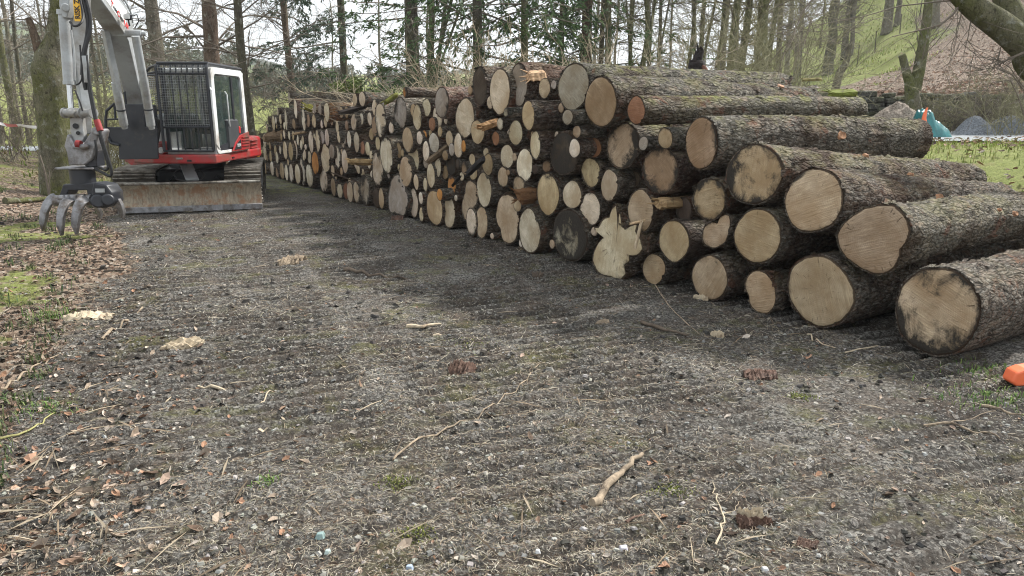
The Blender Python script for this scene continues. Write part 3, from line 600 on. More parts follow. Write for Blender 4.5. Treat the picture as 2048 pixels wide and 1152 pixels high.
# labels: hand-written ones where the face is special, otherwise tone + size + the column it stands in
bots = sorted([q for q in LOGS if q['row']], key=lambda q: -q['cx'])
ORD = ['first', 'second', 'third', 'fourth', 'fifth', 'sixth', 'seventh', 'eighth', 'ninth', 'tenth', 'eleventh', 'twelfth', 'thirteenth', 'fourteenth', 'fifteenth', 'sixteenth', 'seventeenth', 'eighteenth', 'nineteenth', 'twentieth'] + \
      ['twenty-' + w_ for w_ in ('first', 'second', 'third', 'fourth', 'fifth', 'sixth', 'seventh', 'eighth', 'ninth')] + ['thirtieth'] + ['thirty-' + w_ for w_ in ('first', 'second', 'third', 'fourth', 'fifth', 'sixth', 'seventh', 'eighth', 'ninth')] + ['fortieth'] + ['forty-' + w_ for w_ in ('first', 'second', 'third', 'fourth', 'fifth')]
TW = {'t': 'tan', 'p': 'pale', 'w': 'whitish', 'g': 'grey', 'b': 'brown', 'r': 'reddish', 'o': 'orange', 'd': 'dark'}
def size_w(q): return 'large' if q['b'] > .25 else 'medium' if q['b'] > .16 else 'small'
cols = {}
for q in LOGS:
    if q['row']: continue
    k = min(range(len(bots)), key=lambda n: abs(bots[n]['cx'] - q['cx'])); cols.setdefault(k, []).append(q)
for k, q in enumerate(bots): q['lab'] = q['label'] or f"{size_w(q)} {TW[q['tone']]} log end, {ORD[k]} from the right in the bottom row"
for k, lst in cols.items():
    for n, q in enumerate(sorted(lst, key=lambda q: -q['cy'])):
        q['lab'] = q['label'] or f"{size_w(q)} {TW[q['tone']]} log end, {ORD[n]} up over the {ORD[k]} bottom log from the right"
for q in LOGS:
    tag(q['o'], q['lab'], 'log', 'sawn logs in the long roadside stack')
    if 'tone' in q['o']: del q['o']['tone']
# split billets and splinters wedged in the stack
def mat_split():
    m = NT('split_wood'); oi = m.n('ShaderNodeObjectInfo'); co = m.coord('Object', (.12, 1, 1)); n = m.noise(co, 45, 6, .7); n2 = m.noise(m.coord('Object'), 9, 5, .7)
    b = m.mix(m.ramp(n, [(.3, 0), (.65, 1)]), m.mix(1, oi.outputs['Color'], (.35, .28, .22), 'MULTIPLY'), oi.outputs['Color']); b = m.mix(m.ramp(n2, [(.58, 0), (.7, .7)]), b, (.05, .035, .025))
    m.col(b, .85, 0, .2); m.bump(n, .012, 1); return m.mat
M_SPLIT = mat_split()
def splinter(x0, y0, x1, y1, thick, out, c, label, name='split_billet', cat='split wood', n=7, jag=.35, seed=1, d=None, grp=None, rough=.2, dirax=True):
    r = random.Random(seed)
    if d is None: p0 = wallhit(x0, y0, out)[0]; ax = wallhit(x0, y0)[2]
    else: p0 = P(x0, y0, d); ax = Vector((1, .1, 0)).normalized()
    if dirax:   # runs back into the stack: find the length along the axis that ends at x1
        lo, hi = .05, 5.0; up = 0
        for _ in range(40):
            m_ = (lo + hi) / 2
            if to_px(p0 + ax * m_)[0] < x1: lo = m_
            else: hi = m_
        p1 = p0 + ax * lo; p1.z = P(x1, y1, p1.y).z
    else: p1 = wallhit(x1, y1, out)[0] if d is None else P(x1, y1, d)
    rad = thick / 2 * p0.y / FPX; k = 9; L_ = (p1 - p0).length; mb = MB()
    prof = [(math.cos(6.283 * j / n + r.uniform(-.3, .3)) * r.uniform(.6, 1.05), math.sin(6.283 * j / n + r.uniform(-.3, .3)) * r.uniform(.6, 1.05)) for j in range(n)]
    v = []
    for i in range(k):
        t = i / (k - 1)
        for j, (a_, b_) in enumerate(prof):
            ex = (r.uniform(-1, 1) * jag * rad if i in (0, k - 1) else 0); s_ = (1 if 0 < i < k - 1 else r.uniform(.5, 1)) * (1 + r.uniform(-1, 1) * rough * .5)
            v.append((t * L_ + ex, a_ * rad * s_, b_ * rad * s_))
    f = [(i * n + j, i * n + (j + 1) % n, (i + 1) * n + (j + 1) % n, (i + 1) * n + j) for i in range(k - 1) for j in range(n)] + [tuple(range(n - 1, -1, -1)), tuple((k - 1) * n + j for j in range(n))]
    mb.add(v, f)
    for q in range(5):   # loose fibres at the torn end
        j = r.randrange(n); a_, b_ = prof[j]; mb.tube([(0, a_ * rad * .7, b_ * rad * .7), (-rad * r.uniform(.6, 1.5), a_ * rad * r.uniform(.6, 1.5), b_ * rad * r.uniform(.6, 1.5))], [rad * .16, rad * .02], 4)
    o = mb.build(name, M_SPLIT); dv = (p1 - p0).normalized(); o.rotation_mode = 'QUATERNION'; o.rotation_quaternion = dv.to_track_quat('X', 'Z'); o.location = p0
    o.color = (*c, 1); tag(o, label, cat, grp); return o
splinter(1315, 407, 1381, 402, 32, .12, (.44, .31, .17), 'short split billet lying under the dark-rimmed log end', seed=3, jag=.1)
splinter(1036, 393, 1077, 388, 32, .16, (.22, .12, .06), 'dark brown split billet beside the pointed oval log end', seed=4)
splinter(700, 322, 744, 323, 17, .45, (.50, .36, .19), 'yellow splintered billet jutting out left of the pale bottom logs', seed=5, jag=.9)
splinter(962, 257, 993, 246, 20, .18, (.42, .25, .12), 'torn yellow-brown stub under the leaning pale top log', seed=6, jag=.8)
splinter(858, 322, 900, 290, 15, .20, (.20, .15, .10), 'dark splintered stick slanting up across the middle of the stack', name='splintered_stick', seed=8, jag=.9)
splinter(680, 226, 733, 212, 13, .25, (.055, .045, .04), 'long dark plank-like piece across the pale log ends near the top', name='dark_slab', seed=9, jag=.5)
splinter(541, 274, 572, 272, 22, .30, (.24, .17, .11), 'mass of dark torn splinters sticking out at the far end', name='splintered_stub', seed=10, jag=1.4, rough=.6)
splinter(586, 268, 612, 264, 7, .30, (.45, .33, .2), 'thin pale slat lying between far pale log ends', seed=11, jag=.6)
splinter(611, 214, 640, 227, 20, .1, (.25, .24, .05), 'moss-covered broken branch slanting down on the far top logs', name='mossy_branch', seed=12, jag=.5)
splinter(770, 205, 795, 187, 14, .15, (.20, .21, .05), 'mossy crooked stub wedged beside the grey oval log near the top', name='mossy_branch', seed=13, jag=.5)
splinter(921, 352, 905, 372, 7, .15, (.02, .017, .015), 'thin black stick standing against the gnarled two-lobed log end', name='stick', seed=14, dirax=False)
splinter(937, 348, 968, 318, 16, .22, (.03, .028, .03), 'black muddy slab of bark poking out below small log ends', name='bark_slab', cat='bark', seed=15, dirax=False)
splinter(1262, 447, 1290, 441, 8, .2, (.62, .45, .28), 'fresh torn wood strip on top of the star-shaped butt', name='wood_strip', seed=16, jag=1.5, dirax=False)
splinter(1283, 443, 1270, 497, 8, .25, (.70, .58, .42), 'white hanging sliver of wood in front of the star-shaped butt', name='wood_sliver', seed=17, jag=1, dirax=False)
splinter(1056, 152, 1090, 150, 26, .06, (.62, .42, .26), 'fresh orange split wood facing on the two-lobed top log', name='split_billet', seed=18, jag=.1, n=5)
splinter(662, 345, 722, 367, 3, .15, (.10, .07, .05), 'thin curved stick hanging across far bottom log ends', name='stick', seed=19, dirax=False)
splinter(1660, 188, 1712, 186, 20, .0, (.20, .24, .05), 'moss-topped log lying behind the long bent pole', name='mossy_log', cat='log', seed=20, d=10.5, jag=.1, n=12)
splinter(1606, 160, 1643, 158, 9, .0, (.30, .27, .12), 'torn yellowish end strip at the far end of the great brown top log', name='wood_strip', seed=21, d=9.6)

# fresh orange knots and torn bark patches on the long top logs
M_KNOT = plain('knot_wood', (.36, .19, .10), .8, var=.4, vs=25, dirt=(.12, .05, .03), dirt_amt=.4, bump=.004)
def knot(i, px, py, rpx, lbl=None, nm='knot'):
    q = LOGS[i]; o = q['o']; M_ = o.matrix_basis; best = None; a_, b_ = q['a'], q['b']
    XX, TH = np.meshgrid(np.linspace(.2, 3.6, 90), np.linspace(0, 6.283, 90)); K_ = 1 - (1 - .88) * XX / 3.6; R3 = np.array(M_.to_3x3()); lo = np.stack([XX, a_ * K_ * np.cos(TH), b_ * K_ * np.sin(TH)], -1)
    W_ = lo @ R3.T + np.array(M_.translation); Nn = np.stack([XX * 0, np.cos(TH), np.sin(TH)], -1) @ R3.T; fc = (Nn * (np.array([0, 0, CAM_H]) - W_)).sum(-1) > 0
    w_ = W_[..., 1] * cp - (W_[..., 2] - CAM_H) * sp; u = 1024 + FPX * W_[..., 0] / w_; v = 576 - FPX * (W_[..., 1] * sp + (W_[..., 2] - CAM_H) * cp) / w_; e = (u - px) ** 2 + (v - py) ** 2 + np.where(fc, 0, 1e9); i_ = np.unravel_index(np.argmin(e), e.shape)
    best = (0, float(XX[i_]), float(TH[i_]), float(K_[i_]), Vector(W_[i_]))
    _, x, th, k, p = best; r_ = rpx / 2 / FPX * p.y; rr = random.Random(int(px)); mb = MB(); v = []; c = Vector((x, a_ * k * math.cos(th), b_ * k * math.sin(th))); n_ = Vector((0, math.cos(th), math.sin(th))); t_ = Vector((0, -math.sin(th), math.cos(th))); X_ = Vector((1, 0, 0))
    for ring, lift in ((1, -.005), (.75, .014), (.3, .010)):
        for j in range(14): w = 6.283 * j / 14; e = rr.uniform(.7, 1.15); v.append(c + X_ * (math.cos(w) * r_ * ring * e * 1.2) + t_ * (math.sin(w) * r_ * ring * e * .8) + n_ * lift)
    f = [(g_ * 14 + j, g_ * 14 + (j + 1) % 14, g_ * 14 + 14 + (j + 1) % 14, g_ * 14 + 14 + j) for g_ in (0, 1) for j in range(14)] + [tuple(28 + j for j in range(14))]
    mb.add(v, f); kk = mb.build(nm, M_KNOT, o, False)
for a in ((4, 1682, 271, 26), (4, 1766, 279, 12), (25, 1583, 200, 26), (25, 1626, 205, 16), (25, 1600, 212, 12), (1, 2032, 428, 16), (1, 1998, 420, 10), (0, 2002, 627, 14), (2, 1880, 395, 22), (2, 1822, 350, 16), (3, 1730, 310, 14), (23, 1560, 172, 20)): knot(*a)
# ---------------------------------------------------------------- excavator
M_RED = plain('red_paint', (.34, .016, .020), .38, spec=.5, var=.12, vs=3, dirt=(.13, .09, .07), dirt_amt=.55)
M_SILV = plain('silver_paint', (.35, .37, .38), .42, .1, .5, .10, 2.5, (.20, .185, .165), .55)
M_WHITE = plain('white_paint', (.66, .68, .68), .4, spec=.5, var=.06, vs=3, dirt=(.34, .31, .27), dirt_amt=.5)
M_BLK = plain('black_paint', (.020, .022, .028), .45, spec=.45, var=.3, vs=5, dirt=(.07, .06, .05), dirt_amt=.2)
M_STEEL = plain('worn_steel', (.24, .24, .25), .5, .35, .5, .45, 9, (.09, .07, .055), .5, .002)
M_MUDST = plain('muddy_track_steel', (.34, .32, .28), .7, .2, .3, .45, 7, (.075, .06, .045), .6, .004)
M_DMUD = plain('dark_track_mud', (.045, .038, .030), .9, 0, .2, .5, 8, (.12, .10, .075), .3, .004)
M_CHROME = plain('chrome_rod', (.5, .5, .5), .18, 1.0, .5, .05)
M_RUB = plain('hose_rubber', (.014, .014, .015), .5, spec=.4, var=.3)
M_YEL = plain('yellow_sticker', (.75, .42, .03), .5, var=.05); M_INK = plain('black_ink', (.012, .012, .014), .5, var=.05); M_RINK = plain('red_ink', (.6, .03, .03), .45, var=.05); M_DRED = plain('dark_red_rubber', (.24, .02, .02), .6, var=.3)
M_ORG = plain('amber_lens', (.75, .30, .03), .25, spec=.6, var=.1); M_LENS = plain('clear_lens', (.6, .62, .62), .15, spec=.8, var=.1); M_TRIM = plain('dark_seat_cloth', (.03, .032, .036), .8, var=.3)
def mat_blade():
    m = NT('blade_steel'); co = m.coord('Object'); st = m.coord('Object', (1, 1, .12)); n = m.noise(st, 26, 7, .75); n2 = m.noise(co, 5, 7, .7); sp_ = m.n('ShaderNodeSeparateXYZ'); m.l(co, sp_.inputs[0])
    b = m.mix(m.ramp(n, [(.3, 0), (.7, 1)]), (.15, .115, .08), (.42, .36, .27)); b = m.mix(m.ramp(n2, [(.5, 0), (.62, .8)]), b, (.25, .13, .07)); b = m.mix(m.ramp(n2, [(.33, .7), (.42, 0)]), b, (.12, .11, .10))
    m.col(b, .6, .25, .3); m.bump(n, .006, .8); return m.mat
M_BLADE = mat_blade()
def mat_glass():
    m = NT('cab_glass'); m.col((.05, .075, .07), .06, 0, .7); m.b.inputs['Alpha'].default_value = .38; m.b.inputs['Coat Weight'].default_value = .3; return m.mat
M_GLASS = mat_glass()
EX = empty('excavator', (-5.75, 13.9, 0)); tag(EX, 'red and silver tracked excavator with caged cab, muddy blade and log grab', 'excavator')
def part(mb, name, mats, parent=EX, smooth=True, bevel=0.0, label=None):
    o = mb.build(name, mats, None, smooth, bevel); o.parent = parent
    pw = Matrix.Translation(EX.location); o.matrix_parent_inverse = pw.inverted() if parent is EX else Matrix.Identity(4)
    if label: o['label'] = label
    return o
def Q(px, d, z): return Vector(((px - 1024) / FPX * (d * cp - (z - CAM_H) * sp), d, z))
def Zat(py, d): return P(1024, py, d).z
# blade
bl, br = G(237, 427), G(525, 417); bv = (br - bl).normalized(); bf = Vector((bv.y, -bv.x, 0)); bh = .455
prof = [(0, 0.01), (-.05, .07), (-.085, .17), (-.095, .27), (-.07, .37), (-.02, bh), (-.055, bh + .012), (-.13, .38), (-.15, .27), (-.14, .16), (-.09, .03)]
mb = MB(); mb.prism([bl + bf * a_ + Vector((0, 0, z)) for a_, z in prof], Vector(), br - bl); blade = part(mb, 'dozer_blade', M_BLADE)
mb = MB(); mb.box((bl + br) / 2 + bf * .012 + Vector((0, 0, .045)), ((br - bl).length + .01, .03, .095), Matrix.Rotation(math.atan2(bv.y, bv.x), 3, 'Z'), bev=.006); part(mb, 'cutting_edge', M_STEEL, blade)
mb = MB(); mb.tube([bl + bf * -.03 + Vector((0, 0, bh + .012)), br + bf * -.03 + Vector((0, 0, bh + .012))], .022, 10); part(mb, 'top_rail', M_MUDST, blade)
# tracks
fd = bf.copy(); sd_ = bv.copy()
def U(c, f, s, z): return c + fd * f + sd_ * s + Vector((0, 0, z))
def track(px0, px1, dfront, wd):
    a_, b_ = Q(px0, dfront, .55), Q(px1, dfront, .55); cf_ = (a_ + b_) / 2; cf_.z = 0; c = cf_ - fd * 1.64
    hl, hr = 1.28, .30; zc = .34
    def path(t, off=0.0):   # stadium
        per = 4 * hl + 2 * math.pi * hr; s = (t % 1) * per; r_ = hr + off
        if s < 2 * hl: return (-hl + s, zc + r_, (0, 1))
        s -= 2 * hl
        if s < math.pi * hr: q_ = s / hr; return (hl + r_ * math.sin(q_), zc + r_ * math.cos(q_), (math.sin(q_), math.cos(q_)))
        s -= math.pi * hr
        if s < 2 * hl: return (hl - s, zc - r_, (0, -1))
        s -= 2 * hl; q_ = s / hr; return (-hl - r_ * math.sin(q_), zc - r_ * math.cos(q_), (-math.sin(q_), -math.cos(q_)))
    tr = MB(); n = 48; v = []
    for i in range(n):
        for s_ in (-wd / 2, wd / 2):
            for of in (0, -.03):
                f_, z_, _ = path(i / n, of); v.append(U(c, f_, s_, z_))
    f = []
    for i in range(n):
        k = i * 4; j = ((i + 1) % n) * 4
        f += [(k, j, j + 2, k + 2), (k + 1, k + 3, j + 3, j + 1), (k, k + 1, j + 1, j), (k + 2, j + 2, j + 3, k + 3)]
    tr.add(v, f, 1)
    r = random.Random(int(px0))
    for i in range(n * 2):
        f_, z_, nrm = path(i / (n * 2), .0); f2, z2, _ = path(i / (n * 2) + .0018, 0); hgt = .032 + r.uniform(-.006, .004)
        p = [U(c, f_ + nrm[0] * e, s_, z_ + nrm[1] * e) for e in (0, hgt) for s_ in (-wd / 2 + r.uniform(0, .02), wd / 2 - r.uniform(0, .02))]
        o_ = [U(c, f2 + nrm[0] * e, s_, z2 + nrm[1] * e) for e in (0, hgt) for s_ in (-wd / 2, wd / 2)]
        tr.add(p + o_, [(0, 1, 3, 2), (4, 6, 7, 5), (2, 3, 7, 6), (0, 2, 6, 4), (1, 5, 7, 3)], 0)
    t_ = part(tr, 'track', [M_MUDST, M_DMUD], smooth=False)
    fr = MB(); fr.box(U(c, 0, 0, .36), (2.2, wd * .5, .26), Matrix.Rotation(math.atan2(fd.y, fd.x), 3, 'Z'), bev=.03); part(fr, 'track_frame', M_DMUD, t_)
    for f_ in (-1.25, -.8, -.4, 0, .4, .8, 1.25):
        w_ = MB(); rr = .2 if abs(f_) > 1 else .09; zz = .34 if abs(f_) > 1 else .17; w_.cyl(U(c, f_, -wd * .42, zz), U(c, f_, wd * .42, zz), rr, 20); part(w_, 'sprocket' if f_ < -1 else 'idler' if f_ > 1 else 'roller', M_STEEL, t_)
    return c
cL = track(219, 311, 12.72, .66); cR = track(441, 528, 13.35, .62); cc = (cL + cR) / 2
mb = MB(); mb.box(cc + Vector((0, 0, .42)), (1.3, 1.4, .34), Matrix.Rotation(math.atan2(sd_.y, sd_.x), 3, 'Z'), bev=.05); mb.cyl(cc + Vector((0, 0, .5)), cc + Vector((0, 0, .80)), .5, 32); part(mb, 'car_body', M_BLK)
for s_ in (-.45, .45):
    mb = MB(); a_ = (bl + br) / 2 + sd_ * s_ - fd * .12 + Vector((0, 0, .25)); b_ = U(cc, .5, s_ * .8, .42); mb.tube([a_, b_], [.06, .08], 4); part(mb, 'blade_arm', M_BLK)
mb = MB(); a_ = Q(385, 12.75, .50); b_ = Q(369, 13.2, .80); dv = (b_ - a_)
mb.box((a_ + b_) / 2, (.22, dv.length, .05), Matrix((Vector((1, .1, 0)).normalized(), dv.normalized(), Vector((1, .1, 0)).normalized().cross(dv.normalized()))).transposed(), bev=.015); part(mb, 'blade_cylinder_guard', M_SILV)
for s_ in (-1, 1):
    mb = MB(); mb.tube([Q(378 + s_ * 8, 12.95, .62), Q(378 + s_ * 22, 12.9, .66), Q(378 + s_ * 31, 12.9, .58), Q(378 + s_ * 24, 12.85, .5), Q(378 + s_ * 6, 12.8, .48)], .014, 8); part(mb, 'hose', M_RUB)
# upper body -------------------------------------------------
XL, XR = Q(243, 12.9, 1.0).x, Q(501, 14.1, 1.0).x
xc0, xc1 = Q(331, 12.42, 1.3).x, Q(430, 12.42, 1.3).x
mb = MB(); z0, z1 = .80, .945
def rb(mb, x0, x1, y0, y1, z0, z1, m=0, bev=.03): return mb.box(((x0 + x1) / 2, (y0 + y1) / 2, (z0 + z1) / 2), (abs(x1 - x0), abs(y1 - y0), abs(z1 - z0)), None, m, bev)
pl = [(XL + .1, 12.75), (Q(306, 12.3, .8).x, 12.32), (xc1 + .02, 12.32), (XR, 13.1), (XR + .02, 14.6), (XR - .25, 15.25), (-5.75, 15.5), (XL + .25, 15.25), (XL, 14.6)]
mb.prism([Vector((x, y, z0)) for x, y in pl], Vector(), Vector((0, 0, z1 - z0))); sk = part(mb, 'red_skirt', M_RED, smooth=False, bevel=.025)
mb = MB(); mb.tube([Vector((x, y, 0)) for x, y in [(Q(352, 12.3, .88).x, 12.305), (Q(366, 12.3, .88).x, 12.305)]], .0001, 4)
e_ = MB(); e_.box((Q(358, 12.3, .88).x, 12.312, .885), (.11, .012, .028), bev=.004); part(e_, 'badge', M_SILV, sk)
e_ = MB(); e_.box((Q(378, 12.3, .84).x, 12.314, .85), (.07, .012, .03)); e_.box((Q(463, 13.0, .85).x + .05, 12.95, .86), (.012, .09, .03)); part(e_, 'slot', M_INK, sk)
# engine hood and counterweight
mb = MB(); rb(mb, XL + .02, XR - .25, 13.98, 15.2, .95, 1.16, bev=.08); hd = part(mb, 'engine_hood', M_RED, smooth=True)
mb = MB(); XR -= .07; cwp = [(XR - .62, 14.12), (XR - .02, 14.12), (XR + .05, 14.5), (XR - .02, 14.95), (XR - .3, 15.32), (-5.75, 15.6), (XL + .3, 15.32), (XL + .02, 14.9), (XL + .06, 14.3)]
mb.prism([Vector((x, y, .76)) for x, y in cwp], Vector(), Vector((0, 0, .40))); cw = part(mb, 'counterweight', M_RED, smooth=False, bevel=.05)
for k in range(4):
    e_ = MB(); e_.box((XR + .035, 14.35 + .02 * k, 0.90 + .065 * k), (.05, .34, .018), bev=.008); part(e_, 'louvre', M_RED, cw)
e_ = MB(); e_.box((XR + .055, 14.52, .82), (.035, .10, .08), bev=.015); part(e_, 'amber_lamp', M_ORG, cw)
# white tank beside the cab, headlight
mb = MB(); rb(mb, Q(312, 12.7, 1.2).x, xc0 - .01, 12.7, 13.9, .95, Zat(226, 12.7), bev=.06); part(mb, 'side_tank', M_SILV)
mb = MB(); rb(mb, Q(314, 12.45, 1).x, xc0 - .01, 12.40, 12.7, .93, Zat(283, 12.4), bev=.04); tl_ = part(mb, 'tool_box', M_RED)
e_ = MB(); e_.tube([(Q(322, 12.39, 1.0).x, 12.40, Zat(301, 12.4)), (Q(322, 12.39, 1.0).x, 12.375, Zat(301, 12.4))], [.055, .045], 12); part(e_, 'headlight', M_LENS, tl_)
# ---------------- cab
zb, zt = .95, Zat(133, 12.42); ztop = zt; yb = 13.95; yf = 12.42; xr1 = Q(497, yb, 1.2).x; xt1 = Q(487, yb, 2.2).x
cab = part(MB().box(((xc0 + xc1) / 2, (yf + yb) / 2, zb + .02), (xc1 - xc0, yb - yf, .06), bev=.01), 'cab', M_WHITE)
def fcurve(pts, w_, t_, mat, name, parent=cab, m=0):   # flat-section frame member along points
    q_ = MB(); q_.tube(pts, w_, 8); return part(q_, name, mat, parent)
rf = MB(); rb(rf, xc0, xc1, yf + .02, yb, ztop - .09, ztop - .02, bev=.03); part(rf, 'roof', M_WHITE, cab)
bk = MB(); rb(bk, xc0, xc1, yb - .05, yb, zb, 1.32, bev=.02); part(bk, 'rear_wall', M_WHITE, cab)
ls = MB(); rb(ls, xc0, xc0 + .04, yf + .03, yb, zb, 1.30, bev=.01); part(ls, 'side_wall', M_WHITE, cab)
def side_frame():      # the white door surround as one rounded ring, on the side facing the stack
    def ring(y0, y1, z0, z1, r, n=6, sl=0.0):
        pts = []
        for cy_, cz_, a0 in ((y1 - r, z1 - r, 0), (y0 + r, z1 - r, 90), (y0 + r, z0 + r, 180), (y1 - r, z0 + r, 270)):
            for k in range(n + 1):
                t = R(a0 + 90 * k / n); pts.append([cy_ + r * math.cos(t), cz_ + r * math.sin(t)])
        for p in pts: p[0] -= sl * (p[1] - z0) if p[0] > (y0 + y1) / 2 else 0
        return pts
    o_ = ring(yf, yb, zb, ztop, .10, sl=.05); i_ = ring(yf + .12, yb - .13, zb + .02, ztop - .10, .09, sl=.05); n = len(o_); v = []
    for x in (xc1 - .05, xc1 + .012):
        v += [(x, p[0], p[1]) for p in o_] + [(x, p[0], p[1]) for p in i_]
    f = []
    for k in range(n):
        j = (k + 1) % n
        f += [(k, j, n + j, n + k), (2 * n + k, 3 * n + k, 3 * n + j, 2 * n + j), (k, 2 * n + k, 2 * n + j, j), (n + k, n + j, 3 * n + j, 3 * n + k)]
    q_ = MB(); q_.add(v, f); part(q_, 'door_frame', M_WHITE, cab)
    gp = ring(yf + .125, yb - .135, zb + .03, ztop - .105, .085, sl=.05)
    q_ = MB(); q_.prism([Vector((xc1 - .02, p[0], p[1])) for p in gp], Vector(), Vector((.006, 0, 0))); return part(q_, 'door', M_GLASS, cab, smooth=False)
dr = side_frame()
ym = yf + .92; q_ = MB(); rb(q_, xc1 - .025, xc1 + .004, ym - .035, ym + .035, zb + .05, ztop - .12, bev=.006); part(q_, 'door_post', M_BLK, cab)
q_ = MB(); q_.prism([Vector((xc1 - .016, y, z)) for y, z in ((yf + .14, zb + .03), (yb - .16, zb + .03), (yb - .16, 1.36), (ym, 1.30), (ym - .02, zb + .2), (yf + .14, zb + .12))], Vector(), Vector((.012, 0, 0))); part(q_, 'door_kick_panel', M_BLK, cab, smooth=False)
q_ = MB(); q_.prism([Vector((xc1 + .016, y, z)) for y, z in ((yf + .62, .96), (yb - .03, .96), (yb - .03, 1.27), (ym + .12, 1.22), (yf + .80, 1.10))], Vector(), Vector((.02, 0, 0))); rp_ = part(q_, 'side_cover', M_RED, EX, smooth=False, bevel=.006)
for k in range(4): e_ = MB(); e_.box((xc1 + .045, ym + .36, 1.03 + .05 * k), (.018, .36, .014)); part(e_, 'louvre', M_RED, rp_)
q_ = MB(); q_.prism([Vector((xc1 + .037, y, z)) for y, z in ((yf + .70, .985), (ym + .12, .985), (ym + .12, 1.15), (yf + .84, 1.08))], Vector(), Vector((.006, 0, 0))); part(q_, 'number_plate', M_INK, rp_, smooth=False)
q_ = MB(); rb(q_, xc1 + .01, xc1 + .03, ym + .12, ym + .18, 1.25, 1.37, bev=.005); part(q_, 'red_reflector', M_RINK, cab)
q_ = MB(); q_.tube([(xc1 + .0, yf - .04, ztop - .33), (xc1 + .03, yf - .08, ztop - .36), (xc1 + .03, yf - .08, 1.12), (xc1 + .06, yf - .02, 1.03)], .016, 10); part(q_, 'handrail', M_WHITE, cab)
q_ = MB(); q_.tube([(xc1 + .02, yf + .52, 1.95), (xc1 + .04, yf + .55, 1.9), (xc1 + .04, yf + .56, 1.45), (xc1 + .02, yf + .62, 1.38)], .012, 8); part(q_, 'door_handle', M_WHITE, cab)
# glass front, rear, far side
q_ = MB(); rb(q_, xc0 + .03, xc1 - .05, yf + .04, yf + .05, 1.42, ztop - .1, bev=0); part(q_, 'windscreen', M_GLASS, cab)
q_ = MB(); rb(q_, xc0 + .03, xc1 - .05, yf + .03, yf + .04, zb + .10, 1.41, bev=0); part(q_, 'lower_windscreen', M_GLASS, cab)
q_ = MB(); rb(q_, xc0 + .03, xc1 - .05, yb - .03, yb - .02, 1.33, ztop - .1, bev=0); part(q_, 'rear_window', M_GLASS, cab)
q_ = MB(); rb(q_, xc0 + .01, xc0 + .02, yf + .06, yb - .06, 1.3, ztop - .1, bev=0); part(q_, 'side_window', M_GLASS, cab)
for x in (xc0 + .02, xc1 - .06):
    q_ = MB(); rb(q_, x - .02, x + .03, yf, yf + .07, zb, ztop - .02, bev=.01); part(q_, 'front_pillar', M_BLK, cab)
q_ = MB(); rb(q_, xc0, xc1, yf - .01, yf + .05, zb - .01, zb + .07, bev=.015); part(q_, 'front_sill', M_SILV, cab)
q_ = MB(); rb(q_, xc0, xc1, yf + .01, yf + .06, 1.395, 1.425, bev=.004); part(q_, 'window_rail', M_BLK, cab)
for x in (xc0 + .02,):
    q_ = MB(); rb(q_, x - .02, x + .03, yb - .09, yb, zb, ztop - .02, bev=.01); part(q_, 'rear_pillar', M_WHITE, cab)
# seat and controls
st = MB(); xm = (xc0 + xc1) / 2 + .02; rb(st, xm - .24, xm + .24, 13.1, 13.6, 1.25, 1.40, bev=.05); rb(st, xm - .23, xm + .23, 13.5, 13.64, 1.35, 1.95, bev=.06); rb(st, xm - .13, xm + .13, 13.52, 13.62, 1.98, 2.14, bev=.04); part(st, 'seat', M_TRIM, cab)
for s_ in (-1, 1):
    st = MB(); rb(st, xm + s_ * .33 - .07, xm + s_ * .33 + .07, 12.95, 13.5, 1.0, 1.5, bev=.03); st.tube([(xm + s_ * .30, 12.98, 1.5), (xm + s_ * .29, 12.9, 1.68)], [.015, .028], 8); part(st, 'control_console', M_TRIM, cab)
    st = MB(); st.tube([(xm + s_ * .09, 12.8, 1.02), (xm + s_ * .09, 12.7, 1.42)], .012, 8); part(st, 'travel_lever', M_BLK, cab)
# falling-object guard: front cage, roof bars, side wing
gy = yf - .075; gx0, gx1 = xc0 - .015, xc1 - .015; gz0, gz1 = 1.0, Zat(126, gy); g_ = MB()
g_.tube([(gx0, gy, gz0), (gx0, gy, gz1 - .07), (gx0 + .01, gy + .06, gz1), (gx0 + .02, yb - .1, gz1 + .0)], .024, 8)
g_.tube([(gx1, gy, gz0), (gx1, gy, gz1 - .07), (gx1 - .01, gy + .06, gz1), (gx1 - .0, yb - .05, gz1 - .02)], .024, 8)
for z in (gz0, 1.38, gz1 - .16): g_.tube([(gx0, gy, z), (gx1, gy, z)], .017, 8)
g_.tube([(gx0, gy + .05, gz1), (gx1, gy + .05, gz1)], .024, 8); g_.tube([(gx0, yb - .1, gz1), (gx1, yb - .1, gz1)], .02, 8)
gd = part(g_, 'cab_guard', M_BLK)
wm = MB()
for k in range(1, 22): x = gx0 + (gx1 - gx0) * k / 22; wm.tube([(x, gy - .004, 1.38), (x, gy - .004, gz1 - .03)], .0021, 4)
for k in range(1, 24): z = 1.38 + (gz1 - .03 - 1.38) * k / 24; wm.tube([(gx0, gy - .010, z), (gx1, gy - .010, z)], .0021, 4)
part(wm, 'mesh_screen', M_SILV, gd)
for k in range(9):
    x = gx0 + (gx1 - gx0) * (k + .5) / 9; q_ = MB(); q_.tube([(x, gy - .0, gz1 - .17), (x, gy + .015, gz1 - .04), (x, gy + .09, gz1 + .012), (x, yb - .1, gz1 + .012)], .013, 6); part(q_, 'roof_bar', M_BLK, gd)
for k in range(6):
    x = gx0 + .05 + (gx1 - gx0 - .1) * (k + .5) / 6; q_ = MB(); q_.tube([(x, gy + .012, gz0), (x, gy + .012, gz1 - .16)], .011, 6); part(q_, 'guard_bar', M_BLK, gd)
